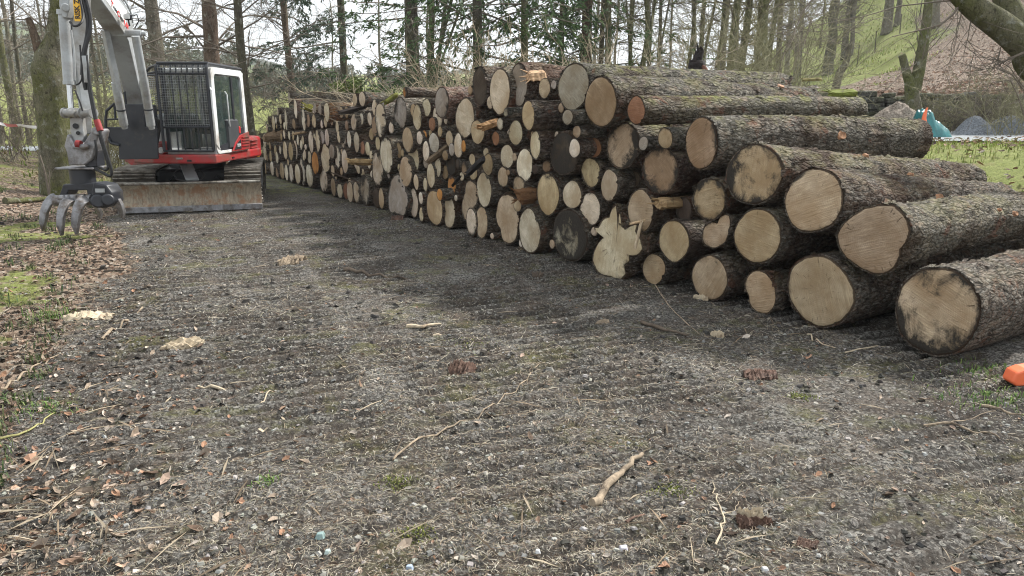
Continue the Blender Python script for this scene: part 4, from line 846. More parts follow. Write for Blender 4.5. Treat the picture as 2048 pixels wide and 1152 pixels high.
wx = Q(289, 12.9, 2.2).x; q_ = MB(); q_.tube([(gx0, gy + .1, gz1 - .02), (wx + .18, 12.75, gz1 - .04), (wx, 12.9, Zat(148, 12.9))], .022, 8); q_.tube([(gx0, 12.6, gz1 - .10), (wx, 12.9, Zat(149, 12.9))], .018, 8)
q_.tube([(gx0, 12.55, Zat(150, 12.6)), (wx, 12.9, Zat(150, 12.9))], .018, 8); q_.tube([(gx0, 12.55, Zat(220, 12.6)), (wx + .05, 12.9, Zat(220, 12.9))], .018, 8); q_.tube([(gx0, 12.55, Zat(243, 12.6)), (wx + .1, 12.9, Zat(243, 12.9))], .018, 8); q_.tube([(wx + .02, 12.9, Zat(149, 12.9)), (wx + .02, 12.9, Zat(243, 12.9))], .018, 8)
part(q_, 'guard_wing', M_BLK, gd)
wm = MB()
for k in range(1, 10): t = k / 10; wm.tube([(gx0 + (wx - gx0) * t, 12.55 + .35 * t, Zat(220, 12.7)), (gx0 + (wx - gx0) * t, 12.55 + .35 * t, Zat(151, 12.7))], .003, 4)
for k in range(1, 18): z = Zat(220, 12.7) + (Zat(151, 12.7) - Zat(220, 12.7)) * k / 18; wm.tube([(gx0, 12.55, z), (wx, 12.9, z)], .003, 4)
part(wm, 'wing_mesh', M_SILV, gd)
# ---------------- boom
und = [(277, 262, 12.55), (270, 208, 12.35), (262, 178, 12.15), (251, 132, 11.85), (243, 100, 11.6), (239, 83, 11.45), (231, 68, 11.32), (222, 55, 11.2), (205, 30, 10.97), (184, 2, 10.72), (162, -30, 10.45), (140, -62, 10.2)]
up_ = [P(*q) for q in und]; hv = (up_[-1] - up_[0]); hv.z = 0; hv.normalize(); cv = Vector((-hv.y, hv.x, 0)); 
if cv.x < 0: cv = -cv
th_ = [.52, .50, .47, .46, .47, .48, .48, .46, .42, .38, .34, .30]
def boom_norm(i):
    d_ = (up_[min(i + 1, len(up_) - 1)] - up_[max(i - 1, 0)]).normalized(); n_ = cv.cross(d_); return n_ if n_.z > 0 or n_.dot(hv) < 0 else -n_
BN = [boom_norm(i) for i in range(len(up_))]
if BN[3].dot(hv) > 0: BN = [-n_ for n_ in BN]
hw = .125; v = []
for i, p in enumerate(up_):
    for s_, e in ((-1, 0), (1, 0), (1, 1), (-1, 1)): v.append(p + cv * (s_ * hw) + BN[i] * (th_[i] * e))
k = len(up_); f = [(i * 4 + j, i * 4 + (j + 1) % 4, (i + 1) * 4 + (j + 1) % 4, (i + 1) * 4 + j) for i in range(k - 1) for j in range(4)] + [(3, 2, 1, 0), tuple((k - 1) * 4 + j for j in range(4))]
mb = MB(); mb.add(v, f); boom = part(mb, 'boom', M_SILV, smooth=True, bevel=.012)
e_ = MB()
for s_ in (-.09, -.05, -.01, .03, .07): e_.tube([up_[i] + BN[i] * (th_[i] + .03 + .006 * i) + cv * (s_ + .05) for i in range(4, k)], .013, 8)
part(e_, 'oil_pipe', M_SILV, boom)
# work lamp on the bend
lp_ = P(256, 34, 11.25); e_ = MB(); e_.box(lp_, (.11, .08, .085), bev=.02); e_.tube([lp_ + Vector((0, 0, -.04)), lp_ + Vector((.0, .02, -.12))], .012, 8); wl = part(e_, 'work_lamp', M_BLK); e_ = MB(); e_.box(lp_ + Vector((0, -.042, 0)), (.085, .01, .06), bev=.004); part(e_, 'lamp_lens', M_LENS, wl)
e_ = MB(); e_.tube([lp_ + Vector((.05, 0, .02)), lp_ + Vector((.13, 0, .03)), lp_ + Vector((.15, 0, -.05)), lp_ + Vector((.08, 0, -.15))], .008, 6); part(e_, 'lamp_cable', M_RUB, wl)
pv = P(262, 67, 11.42); e_ = MB(); e_.cyl(pv - cv * .35, pv + cv * .14, .055, 20); e_.cyl(pv + cv * .14, pv + cv * .20, .03, 12); part(e_, 'pivot_pin', M_SILV, boom)
# lift cylinders
for (t0, t1, t2, t3, lbl) in (((210, 60, 11.25), (237, 185, 11.62), (231, 165, 11.58), (248, 250, 11.78), 0), ((271, 72, 11.35), (293, 190, 11.62), (287, 160, 11.6), (302, 251, 11.78), 1)):
    e_ = MB(); e_.tube([P(*t2), P(*t3)], .062, 20); e_.tube([P(*t3), P(*t3) + Vector((0, 0.02, -.05))], .045, 16); cy_ = part(e_, 'lift_cylinder', M_SILV)
    e_ = MB(); e_.tube([P(*t0), P(*t1)], [.056, .056], 4 if not lbl else 20); part(e_, 'rod_guard', M_SILV, cy_)
    e_ = MB(); a_, b_ = P(*t2), P(*t3); q0 = a_ + (b_ - a_) * .62; e_.tube([q0, q0 + (b_ - a_).normalized() * .02], .067, 20); part(e_, 'clamp_band', M_BLK, cy_)
# lettering on the boom side
def text(s, size, ext=.002):
    cu = bpy.data.curves.new('t', 'FONT'); cu.body = s; cu.size = size; cu.extrude = ext; cu.resolution_u = 3; cu.offset = size * .02
    ob = bpy.data.objects.new('t', cu); C.objects.link(ob); dg = bpy.context.evaluated_depsgraph_get(); me = bpy.data.meshes.new_from_object(ob.evaluated_get(dg)); wdt = max((v_.co.x for v_ in me.vertices), default=0)
    bpy.data.objects.remove(ob); return me, wdt
def put_text(name, segs, org, xd, yd, parent, label=None):
    xd = xd.normalized(); zd = xd.cross(yd).normalized(); yd = zd.cross(xd); cur = 0; last = None
    for s, size, mat, dy in segs:
        me, wdt = text(s, size); me.materials.clear(); me.materials.append(mat); o = bpy.data.objects.new(name, me); C.objects.link(o)
        M_ = Matrix((xd, yd, zd)).transposed().to_4x4(); M_.translation = org + xd * cur + yd * dy; o.matrix_world = M_; o.parent = parent
        o.matrix_parent_inverse = Matrix.Translation(EX.location).inverted() if parent is EX else Matrix.Identity(4)
        M2 = M_ if parent is EX else M_; o.matrix_basis = M2; cur += wdt + size * .06
def side_pt(px, py, seg0, seg1):
    return None
i0_, i1_ = 9, 7; A_ = up_[9] + BN[9] * .17 + cv * (hw + .004); B_ = up_[7] + BN[7] * .17 + cv * (hw + .004)
sidepl = MB(); vv = []
for i in range(6, 11): vv += [up_[i] + BN[i] * .10 + cv * (hw + .002), up_[i] + BN[i] * (th_[i] - .06) + cv * (hw + .002)]
sidepl.add(vv, [(2 * i, 2 * i + 1, 2 * i + 3, 2 * i + 2) for i in range(4)]); part(sidepl, 'name_panel', M_WHITE, boom)
put_text('lettering', [('T', .115, M_RINK, -.01), ('ree', .085, M_INK, 0), ('C', .115, M_RINK, -.01), ('lear', .085, M_INK, 0), ('UK', .115, M_RINK, -.01)], up_[9].lerp(up_[8], .75) + BN[9] * .13 + cv * (hw + .008), (up_[6] - up_[9]), BN[8], boom, None)
me, wdt = text('TB290', .075); put_text('lettering', [('TB290', .07, M_LENS, 0)], Vector((xc1 + .046, yf + .82, 1.03)), Vector((0, 1, 0)), Vector((0, 0, 1)), rp_)
# ---------------- shield over the boom foot
mb = MB(); yS = 11.95
def sh(px, py, d=yS): return P(px, py, d)
mb.prism([sh(*q) for q in ((244, 208), (287, 208), (290, 254), (314, 256), (316, 318), (238, 319), (237, 290), (214, 282), (211, 254), (247, 254))], Vector(), Vector((0, .04, 0))); part(mb, 'shield', M_BLK, smooth=False, bevel=.01)
mb = MB(); mb.tube([sh(229, 207, 11.93), sh(213, 222, 11.93), sh(211, 240, 11.93), sh(212, 270, 11.93), sh(222, 286, 11.93), sh(238, 290, 11.93)], .022, 8); mb.tube([sh(229, 207, 11.93), sh(231, 240, 11.93)], .018, 8); mb.tube([sh(213, 239, 11.93), sh(240, 238, 11.93)], .014, 8); part(mb, 'guard_hoop', M_BLK)
mb = MB(); mb.tube([sh(240, 192, 12.1), sh(249, 184, 12.1), sh(252, 210, 12.1)], .02, 8); part(mb, 'guard_stay', M_BLK)
mb = MB(); rb(mb, Q(303, 12.1, 1.3).x, Q(313, 12.1, 1.3).x, 12.1, 12.2, Zat(260, 12.1), Zat(210, 12.1), bev=.01); part(mb, 'bracket', M_BLK)
for k in range(3):
    mb = MB(); mb.tube([sh(302 + k * 2, 232, 12.05), sh(314 + k * 2, 240, 12.05), sh(318 + k, 262, 12.1), sh(316, 285, 12.15)], .012, 8); part(mb, 'hose', M_RUB)
mb = MB(); mb.prism([P(*q) for q in ((240, 300, 12.6), (330, 300, 12.6), (330, 326, 12.6), (262, 330, 12.6), (248, 318, 12.6))], Vector(), Vector((0, .6, 0))); part(mb, 'boom_foot', M_RED, smooth=False)
# ---------------- dipper arm, its cylinder and linkage (all round 10 m out)
D = 10.05
arm = part(MB().tube([P(162, -60, 10.35), P(159, 0, 10.3), P(157, 60, 10.25), P(160, 120, 10.2), P(167, 180, 10.15), P(172, 235, 10.1), P(174, 268, 10.08)], [.16, .15, .145, .12, .095, .08, .07], 4, sq=1.0), 'arm', M_SILV, bevel=.012)
e_ = MB(); e_.tube([P(128, 24, 10.1), P(133, 95, 10.08), P(138.5, 167, 10.05)], .068, 24); ac = part(e_, 'arm_cylinder', M_SILV)
e_ = MB(); e_.tube([P(138, 160, 10.05), P(143, 226, 10.0)], .034, 16); part(e_, 'rod', M_CHROME, ac)
e_ = MB(); e_.tube([P(128, 20, 10.1), P(128.6, 30, 10.1)], .085, 24); e_.tube([P(138, 162, 10.05), P(138.7, 169, 10.05)], .074, 24); part(e_, 'end_collar', M_SILV, ac)
e_ = MB(); e_.prism([P(*q) for q in ((117, -20, 10.0), (136, -20, 10.0), (138, 20, 10.0), (133, 36, 10.0), (124, 34, 10.0), (118, 12, 10.0))], Vector(), Vector((0, .14, 0))); e_.tube([P(131, 15, 9.95), P(131, 15, 10.2)], .05, 16); part(e_, 'cylinder_bracket', M_SILV, bevel=.01)
e_ = MB(); e_.tube([P(142, 60, 10.0), P(148, 100, 9.98), P(150, 160, 9.98)], .014, 8); part(e_, 'oil_pipe', M_SILV, arm)
e_ = MB()
for (a_, b_) in (((127, 225, 9.95), (152, 228, 9.92)), ((150, 229, 9.95), (187, 224, 9.98))): e_.tube([P(*a_), P(*b_)], .048, 18)
for px in (129, 141, 152, 163, 185): e_.tube([P(px, 226, 9.96), P(px + 2.5, 226, 9.95)], .068, 18)
part(e_, 'pin_bosses', M_SILV)
e_ = MB(); e_.prism([P(*q) for q in ((139, 232, 9.95), (163, 232, 9.95), (168, 275, 9.9), (163, 286, 9.9), (146, 284, 9.9), (140, 262, 9.92))], Vector(), Vector((0, .09, 0))); lk = part(e_, 'link_plate', M_SILV, bevel=.01)
e_ = MB(); e_.tube([P(151, 252, 9.9), P(151, 252, 9.93)], .035, 14); e_.tube([P(156, 266, 9.87), P(156, 266, 9.92)], .025, 12); part(e_, 'link_hole', M_INK, lk)
e_ = MB()   # quick hitch
e_.prism([P(*q) for q in ((134, 268, 9.85), (141, 275, 9.85), (150, 292, 9.85), (165, 290, 9.85), (178, 268, 9.85), (193, 257, 9.85), (198, 262, 9.85), (192, 290, 9.85), (183, 318, 9.85), (168, 331, 9.85), (137, 331, 9.85), (133, 305, 9.85), (128, 292, 9.85))], Vector(), Vector((0, .28, 0)))
e_.tube([P(147, 293, 9.8), P(178, 293, 9.8)], .035, 14); e_.tube([P(193, 262, 9.8), P(193, 262, 10.1)], .055, 16); part(e_, 'quick_hitch', M_STEEL, bevel=.015)
e_ = MB(); e_.tube([P(153, 288, 9.8), P(162, 289, 9.8)], .05, 14); part(e_, 'hitch_spring', M_DRED)
e_ = MB(); e_.prism([P(*q) for q in ((168, 300, 9.9), (192, 298, 9.9), (194, 333, 9.9), (170, 333, 9.9))], Vector(), Vector((0, .2, 0))); part(e_, 'hitch_plate', M_BLK, bevel=.008)
# grapple
GR = empty('grapple'); GR.parent = EX; GR.location = P(165, 400, D) - EX.location
def gpart(mb, name, mat, bevel=0.0, smooth=True):
    o = mb.build(name, mat, None, smooth, bevel); o.parent = GR; o.matrix_parent_inverse = Matrix.Translation(EX.location + GR.location).inverted(); return o
e_ = MB(); zc_ = Zat(335, D); xg = Q(164, D, zc_).x; e_.box((xg, D, zc_), (.50, .40, .025), bev=.006); gpart(e_, 'top_plate', M_STEEL)
e_ = MB(); z2, z3 = Zat(366, D), Zat(338, D); e_.cyl((Q(167, D, z2).x, D, z2), (Q(167, D, z2).x, D, z3), .155, 32); e_.cyl((Q(167, D, z2).x, D, z3), (Q(167, D, z2).x, D, zc_), .115, 28); gpart(e_, 'rotator', M_BLK)
e_ = MB(); z4 = Zat(372, D)
e_.prism([P(*q) for q in ((126, 369, 9.9), (186, 366, 9.9), (192, 372, 9.9), (188, 392, 9.9), (175, 392, 9.9), (173, 380, 9.9), (137, 381, 9.9), (132, 392, 9.9), (118, 392, 9.9))], Vector(), Vector((0, .26, 0))); gpart(e_, 'bracket', M_BLK, .012)
e_ = MB(); e_.prism([P(*q) for q in ((186, 365, 9.86), (212, 370, 9.86), (224, 386, 9.86), (226, 405, 9.86), (214, 416, 9.86), (192, 416, 9.86), (183, 402, 9.86), (182, 384, 9.86))], Vector(), Vector((0, .3, 0))); e_.tube([P(196, 402, 9.80), P(196, 402, 10.2)], .09, 18); e_.tube([P(216, 400, 9.82), P(216, 400, 10.2)], .08, 18); gpart(e_, 'motor_housing', M_BLK, .02)
e_ = MB(); e_.box(P(200, 381, 9.85), (.12, .01, .05)); gpart(e_, 'data_plate', M_SILV)
e_ = MB(); e_.tube([P(110, 402, 9.9), P(184, 400, 9.9)], .075, 12); e_.tube([P(118, 396, 9.86), P(170, 394, 9.86)], .04, 12); gpart(e_, 'cross_tube', M_STEEL)
for px in (128, 138, 152, 160): e_ = MB(); e_.box(P(px, 397, 9.83), (.025, .05, .09), bev=.006); gpart(e_, 'lug', M_STEEL)
def tine(pts, w_, th):
    pts = [P(*q) for q in pts]; k = len(pts); v = []
    for i, p in enumerate(pts):
        d_ = (pts[min(i + 1, k - 1)] - pts[max(i - 1, 0)]).normalized(); n_ = Vector((0, 1, 0)).cross(d_).normalized(); t = i / (k - 1); a_ = th * (1.15 - .55 * t) if i < k - 1 else th * .12
        for s_, e in ((-1, -1), (1, -1), (1, 1), (-1, 1)): v.append(p + n_ * (e * a_) + Vector((0, s_ * w_, 0)))
    f = [(i * 4 + j, i * 4 + (j + 1) % 4, (i + 1) * 4 + (j + 1) % 4, (i + 1) * 4 + j) for i in range(k - 1) for j in range(4)] + [(3, 2, 1, 0), tuple((k - 1) * 4 + j for j in range(4))]
    m_ = MB(); m_.add(v, f); gpart(m_, 'tine', M_STEEL, .008)
tine([(112, 394, 9.95), (104, 398, 9.9), (95, 408, 9.86), (89, 424, 9.83), (86, 444, 9.82), (87, 462, 9.85)], .035, .055)
tine([(140, 398, 9.8), (132, 404, 9.72), (126, 416, 9.66), (122, 432, 9.62), (121, 452, 9.62), (124, 471, 9.66)], .035, .055)
tine([(172, 396, 9.8), (164, 402, 9.74), (157, 414, 9.7), (153, 430, 9.67), (151, 450, 9.67), (154, 468, 9.7)], .035, .062)
tine([(220, 388, 10.0), (230, 396, 10.02), (238, 408, 10.06), (244, 422, 10.12), (246, 436, 10.2)], .04, .05)
tine([(190, 412, 10.2), (196, 418, 10.3), (200, 428, 10.4), (201, 438, 10.45)], .035, .035)
# hoses down the arm
for pts, r_ in ((((170, -10, 10.1), (180, 30, 10.05), (179, 65, 10.0), (170, 100, 9.95), (167, 150, 9.95), (172, 180, 9.95)), .026), (((164, -10, 10.1), (175, 40, 10.02), (173, 75, 10.0), (166, 110, 9.95), (164, 150, 9.95)), .022), (((158, -10, 10.05), (166, 30, 10.0), (160, 48, 9.9), (148, 52, 9.9), (140, 44, 9.95)), .014),
                (((172, 110, 9.93), (180, 170, 9.9), (190, 225, 9.85), (202, 270, 9.8), (214, 310, 9.8), (223, 340, 9.8), (220, 352, 9.8), (205, 345, 9.82), (190, 338, 9.9), (176, 336, 9.95)), .020), (((173, 150, 9.96), (186, 220, 9.9), (196, 262, 9.86), (208, 300, 9.84), (216, 330, 9.82), (212, 340, 9.82), (198, 334, 9.9)), .018),
                (((160, 90, 9.95), (164, 150, 9.93), (160, 165, 9.93), (152, 170, 9.95)), .010), (((150, 180, 9.95), (160, 205, 9.93), (165, 222, 9.93)), .01), (((190, 280, 9.85), (193, 300, 9.83), (191, 320, 9.85)), .016)):
    e_ = MB(); pp = [P(*q) for q in pts]; sm = []
    for i in range(len(pp) - 1):
        a0, a1, a2, a3 = pp[max(i - 1, 0)], pp[i], pp[i + 1], pp[min(i + 2, len(pp) - 1)]
        for t in np.linspace(0, 1, 5)[:-1]: sm.append(.5 * ((2 * a1) + (a2 - a0) * t + (2 * a0 - 5 * a1 + 4 * a2 - a3) * t * t + (3 * a1 - a0 - 3 * a2 + a3) * t ** 3))
    sm.append(pp[-1]); e_.tube(sm, r_, 8); part(e_, 'hose', M_RUB)
e_ = MB(); e_.tube([P(193, 240, 9.84), P(201, 262, 9.82)], .040, 14); part(e_, 'hose_sleeve', M_DRED)
e_ = MB(); e_.tube([P(169, 112, 9.93), P(172, 135, 9.92), P(174, 165, 9.92)], .033, 12); part(e_, 'hose_coil', M_SILV)
# warning sticker up the arm
o0 = P(156.5, 41, 9.99); e_ = MB(); ud = (P(152.5, 0, 10.05) - P(156, 40, 10.0)).normalized(); xd = Vector((1, .1, 0)).normalized()
e_.box(o0 + ud * .42, (.085, .006, .86), Matrix((xd, ud.cross(xd), ud)).transposed()); part(e_, 'warning_sticker', M_YEL, smooth=False)
put_text('lettering', [('RISK ZONE', .085, M_INK, 0)], o0 + xd * .03 + ud * .02 + Vector((0, -.008, 0)), ud, -xd, EX)
# ---------------------------------------------------------------- woodland
def hit(px, py, d0=8.0, d1=160.0):      # first meeting of the view ray with the ground beyond d0
    for d in np.arange(d0, d1, .25):
        p = P(px, py, d)
        if p.z < H1(p.x, p.y): return Vector((p.x, p.y, H1(p.x, p.y)))
    p = P(px, py, 40); return Vector((p.x, p.y, H1(p.x, p.y)))
def onground(px, d):
    x = (px - 1024) / FPX * (d * cp + .3)
    z = H1(x, d); x = (px - 1024) / FPX * (d * cp - (z - CAM_H) * sp); return Vector((x, d, z))
def batch_tubes(Pl, Rd, n=3):
    """Pl (N,k,3) polylines, Rd (N,k) radii -> verts, quads"""
    N, k, _ = Pl.shape; d = Pl[:, -1] - Pl[:, 0]; d /= np.linalg.norm(d, axis=1, keepdims=True) + 1e-9
    up = np.where(np.abs(d[:, 2:3]) < .9, np.array([[0, 0, 1.]]), np.array([[1., 0, 0]])); a = np.cross(d, up); a /= np.linalg.norm(a, axis=1, keepdims=True); b = np.cross(a, d)
    t = np.arange(n) * 2 * np.pi / n
    off = a[:, None, None] * np.cos(t)[None, None, :, None] + b[:, None, None] * np.sin(t)[None, None, :, None]
    V = Pl[:, :, None] + off * Rd[:, :, None, None]
    base = (np.arange(N) * k * n)[:, None, None] + (np.arange(k - 1) * n)[None, :, None]; j = np.arange(n)[None, None]; j2 = (j + 1) % n
    Fq = np.stack([base + j, base + j2, base + n + j2, base + n + j], -1).reshape(-1, 4); return V.reshape(-1, 3), Fq
class Grow:
    def __init__(s, seed): s.r = np.random.RandomState(seed); s.V = []; s.F = []; s.n = 0
    def emit(s, Pl, Rd, n=3):
        v, f = batch_tubes(Pl, Rd, n); s.V.append(v); s.F.append(f + s.n); s.n += len(v)
    def lines(s, st, dr, ln, k=5, wob=.25, grav=0.0, curl=0.0):
        N = len(st); P_ = np.empty((N, k + 1, 3)); P_[:, 0] = st; d = dr / (np.linalg.norm(dr, axis=1, keepdims=True) + 1e-9)
        for i in range(k):
            d = d + s.r.normal(0, wob, (N, 3)) * .6; d[:, 2] += grav + curl * (i / k); d /= np.linalg.norm(d, axis=1, keepdims=True); P_[:, i + 1] = P_[:, i] + d * (ln / k)[:, None]
        return P_
    def kids(s, Pl, per, lo=.25, hi=1.0, spread=.9, up=.1):
        N, k, _ = Pl.shape; t = s.r.uniform(lo, hi, (N, per)) * (k - 1); i = np.minimum(t.astype(int), k - 2); fr_ = (t - i)[..., None]; n_ = np.arange(N)[:, None]
        a = Pl[n_, i]; b = Pl[n_, i + 1]; p = a + (b - a) * fr_; d = b - a; d /= np.linalg.norm(d, axis=2, keepdims=True) + 1e-9
        d = d + s.r.normal(0, spread, d.shape); d[..., 2] += up; return p.reshape(-1, 3), d.reshape(-1, 3), (t / (k - 1)).ravel()
    def mesh(s, name, mat, parent, smooth=False, loc=None):
        if not s.V: return None
        V = np.concatenate(s.V);
        if loc is not None: V = V - np.array(loc)
        o = mesh_np(name, V, np.concatenate(s.F), mat, smooth); o.parent = parent; return o
def trunk_mesh(pts, rad, mat, parent, name='trunk', seed=0, loc=None, n=18):
    """smooth lumpy trunk through points"""
    pts = [Vector(p) for p in pts]; sm, rs = [], []
    for i in range(len(pts) - 1):
        a0, a1, a2, a3 = pts[max(i - 1, 0)], pts[i], pts[i + 1], pts[min(i + 2, len(pts) - 1)]
        for t in np.linspace(0, 1, 7)[:-1]: sm.append(.5 * ((2 * a1) + (a2 - a0) * t + (2 * a0 - 5 * a1 + 4 * a2 - a3) * t * t + (3 * a1 - a0 - 3 * a2 + a3) * t ** 3)); rs.append(rad[i] + (rad[i + 1] - rad[i]) * t)
    sm.append(pts[-1]); rs.append(rad[-1]); mb = MB(); mb.tube(sm, rs, n); V = np.array(mb.v); c = np.repeat(np.array([tuple(q) for q in sm]), n, 0); dv = V - c
    lump = 1 + (fbm(V[:, 2] * 2.2 + seed, np.arctan2(dv[:, 1], dv[:, 0]) * 1.2 + seed * 3, seed) - .5) * .26
    V = c + dv * lump[:, None]
    if loc is not None: V = V - np.array(loc)
    o = mesh_np(name, V, mb.f, mat, True); o.parent = parent; return o
def bare_tree(px, d, wpx, label, tm='grey', tw=None, base=None, lean=0.0, height=None, nb=26, bl=2.4, seed=0, cat='tree', name='bare_tree', group=None, forks=None, zlo=1.6, dens=1.0, dead=0, ang=.35):
    r = np.random.RandomState(seed + 11); b = onground(px, d) if base is None else base; hgt = height or (4.8 + d * .20)
    rad = wpx / 2 / FPX * b.y; root = empty(name, b); tag(root, label, cat, group)
    def path(off, ln, hh, z0=0.0):
        pts = [Vector((off * 0, 0, -.15 if z0 == 0 else z0))]; k = 6
        for i in range(1, k + 1):
            t = i / k; pts.append(Vector((off * t + ln * hh * t + r.normal(0, .05) * hh * .12, r.normal(0, .05) * hh * .12, z0 + (hh - z0) * t)))
        return pts
    G_ = Grow(seed + 5)
    stems = [(path(0, lean, hgt), [rad * 1.35, rad * 1.03, rad * .95, rad * .86, rad * .76, rad * .62, rad * .45])]
    for fx, fz, fr_ in (forks or []):
        p0 = Vector((lean * fz, 0, fz)); pts = [p0] + [p0 + Vector((fx * t * (hgt - fz) * .3, r.normal(0, .1), (hgt - fz) * t)) for t in (.2, .45, .7, 1)]; stems.append((pts, [rad * fr_ * q for q in (1, .9, .8, .65, .5)]))
    for i, (pts, rd) in enumerate(stems): trunk_mesh(pts, rd, M_TR[tm], root, 'trunk' if i == 0 else 'limb', seed + i)
    tw = tw or M_TWIG
    if not dead:
        for pts, rd in stems:
            A = np.array([tuple(p) for p in pts])[None]; nb_ = max(4, int(nb * 1.0 / len(stems)))
            st, dr, t = G_.kids(A, nb_, min(.8, zlo / hgt), 1.0, .05, 0); az = r.uniform(0, 6.283, len(st)); dr = np.stack([np.cos(az), np.sin(az), r.uniform(ang - .35, ang + .45, len(az))], -1)
            L1 = bl * r.uniform(.5, 1.15, len(az)) * (1.1 - .35 * t); B1 = G_.lines(st, dr, L1, 6, .22, -.02, .05); r1 = rad * .16 * r.uniform(.6, 1.2, len(az)) + .006
            G_.emit(B1, r1[:, None] * np.linspace(1, .25, 7)[None], 4)
            s2, d2, t2 = G_.kids(B1, int(7 * dens), .15, 1.0, .55, .05); L2 = np.repeat(L1, int(7 * dens)) * r.uniform(.25, .55, len(s2)); B2 = G_.lines(s2, d2, L2, 4, .3, 0.0)
            G_.emit(B2, (.0055 + .0035 * r.rand(len(s2)))[:, None] * np.linspace(1, .4, 5)[None] * (d / 26 + .35), 3)
            s3, d3, t3 = G_.kids(B2, int(5 * dens), .1, 1.0, .6, .05); L3 = r.uniform(.15, .5, len(s3)); B3 = G_.lines(s3, d3, L3, 2, .35, 0.0)
            G_.emit(B3, (.0035 * np.ones(len(s3)))[:, None] * np.linspace(1, .5, 3)[None] * (d / 26 + .35), 3)
        G_.mesh('branches', tw, root)
    return root
def needles(G_, B, per, ln, wd, r, droop=-.3):
    N, k, _ = B.shape; s, d, t = G_.kids(B, per, .05, 1.0, .45, droop * .5); d /= np.linalg.norm(d, axis=1, keepdims=True) + 1e-9; n = len(s)
    L_ = ln * r.uniform(.5, 1.2, n)[:, None]; side = np.cross(d, r.normal(0, 1, (n, 3))); side /= np.linalg.norm(side, axis=1, keepdims=True) + 1e-9
    tip = s + d * L_; mid = s + d * L_ * .5
    V = np.stack([s, mid + side * wd, tip, mid - side * wd], 1).reshape(-1, 3); F_ = np.arange(n * 4).reshape(n, 4); return V, F_
def leaf_mat(name, a, b, rough=.7):
    m = NT(name); co = m.coord('Object'); n = m.noise(co, 2.2, 4, .6); n2 = m.noise(co, 22, 3, .7); c = m.mix(m.ramp(n, [(.35, 0), (.65, 1)]), a, b); c = m.mix(m.ramp(n2, [(.35, .5), (.6, 0)]), c, tuple(x * .45 for x in a)); m.col(c, rough, 0, .3); return m.mat
M_NDL = leaf_mat('spruce_needles', (.045, .09, .035), (.12, .19, .06)); M_NDL2 = leaf_mat('blue_green_needles', (.04, .075, .05), (.10, .15, .09)); M_LAUR = leaf_mat('laurel_leaves', (.07, .12, .02), (.22, .27, .06), .45)
def conifer(px, d, wpx, label, tm='dark', seed=0, nb=34, bl=2.6, zlo=1.2, per=26, side=None, mat=None, nl=.13, height=None, lean=0.0, droop=-.06, name='conifer_tree', group=None, leafy=(0, 1)):
    r = np.random.RandomState(seed + 3); b = onground(px, d); hgt = height or (5.2 + d * .20); rad = wpx / 2 / FPX * d; root = empty(name, b); tag(root, label, 'tree', group)
    pts = [Vector((lean * t * hgt, 0, -.15 + hgt * t)) for t in np.linspace(0, 1, 7)]; trunk_mesh(pts, [rad * q for q in (1.35, 1.04, 1, .93, .85, .75, .6)], M_TR[tm], root, seed=seed)
    G_ = Grow(seed); A = np.array([tuple(p) for p in pts])[None]; st, dr, t = G_.kids(A, nb, zlo / hgt, 1.0, .02, 0); az = r.uniform(0, 6.283, len(st)) if side is None else r.normal(side[0], side[1], len(st))
    dr = np.stack([np.cos(az), np.sin(az), r.uniform(-.25, .35, len(az))], -1); L1 = bl * r.uniform(.45, 1.15, len(az)); B1 = G_.lines(st, dr, L1, 6, .12, droop, .10)
    G_.emit(B1, (.016 + .012 * r.rand(len(az)))[:, None] * np.linspace(1, .3, 7)[None], 4)
    s2, d2, _ = G_.kids(B1, 9, .12, 1.0, .5, -.15); B2 = G_.lines(s2, d2, np.repeat(L1, 9) * r.uniform(.18, .42, len(s2)), 3, .2, -.08); G_.emit(B2, np.full((len(s2), 1), .005) * np.linspace(1, .4, 4)[None], 3)
    G_.mesh('branches', M_TWIG, root); keep = r.rand(len(B2)) < .8
    V, F_ = needles(G_, B2[keep], per, nl, nl * .13, r); o = mesh_np('foliage', V, F_, mat or M_NDL, False); o.parent = root; return root
# --- big mossy tree beside the grab
b0 = G(118, 392); big = empty('mossy_tree', b0); tag(big, 'thick moss-covered trunk with a broken stub, right behind the grab arm', 'tree')
tp = [(119, 398, 34), (117, 380, 31), (112, 330, 30), (108, 250, 29), (104, 190, 30), (99, 145, 31), (100, 116, 27), (107, 88, 19), (112, 50, 15), (117, 0, 14), (122, -60, 12), (124, -160, 9)]
trunk_mesh([P(a_, b_, b0.y) for a_, b_, c_ in tp], [c_ * b0.y / FPX for a_, b_, c_ in tp], M_TR['mossy'], big, seed=4, loc=b0, n=28)
trunk_mesh([P(92, 128, b0.y - .05), P(82, 108, b0.y - .05), P(72, 80, b0.y - .1), P(62, 50, b0.y - .1), P(56, 36, b0.y - .1)], [.13, .10, .075, .065, .05], M_TR['brown'], big, 'broken_limb', 5, b0, 14)
G_ = Grow(91); A = np.array([tuple(P(a_, b_, b0.y) - b0) for a_, b_, c_ in tp[6:]])[None]; st, dr, t = G_.kids(A, 14, 0.0, 1, .9, .1); B1 = G_.lines(st, dr, G_.r.uniform(.8, 2.2, len(st)), 6, .25, -.03); G_.emit(B1, np.full((len(st), 1), .018) * np.linspace(1, .2, 7)[None], 4)
s2, d2, _ = G_.kids(B1, 10, .1, 1, .6); B2 = G_.lines(s2, d2, G_.r.uniform(.2, .8, len(s2)), 4, .3); G_.emit(B2, np.full((len(s2), 1), .006) * np.linspace(1, .4, 5)[None], 3); G_.mesh('branches', M_TWIG, big)
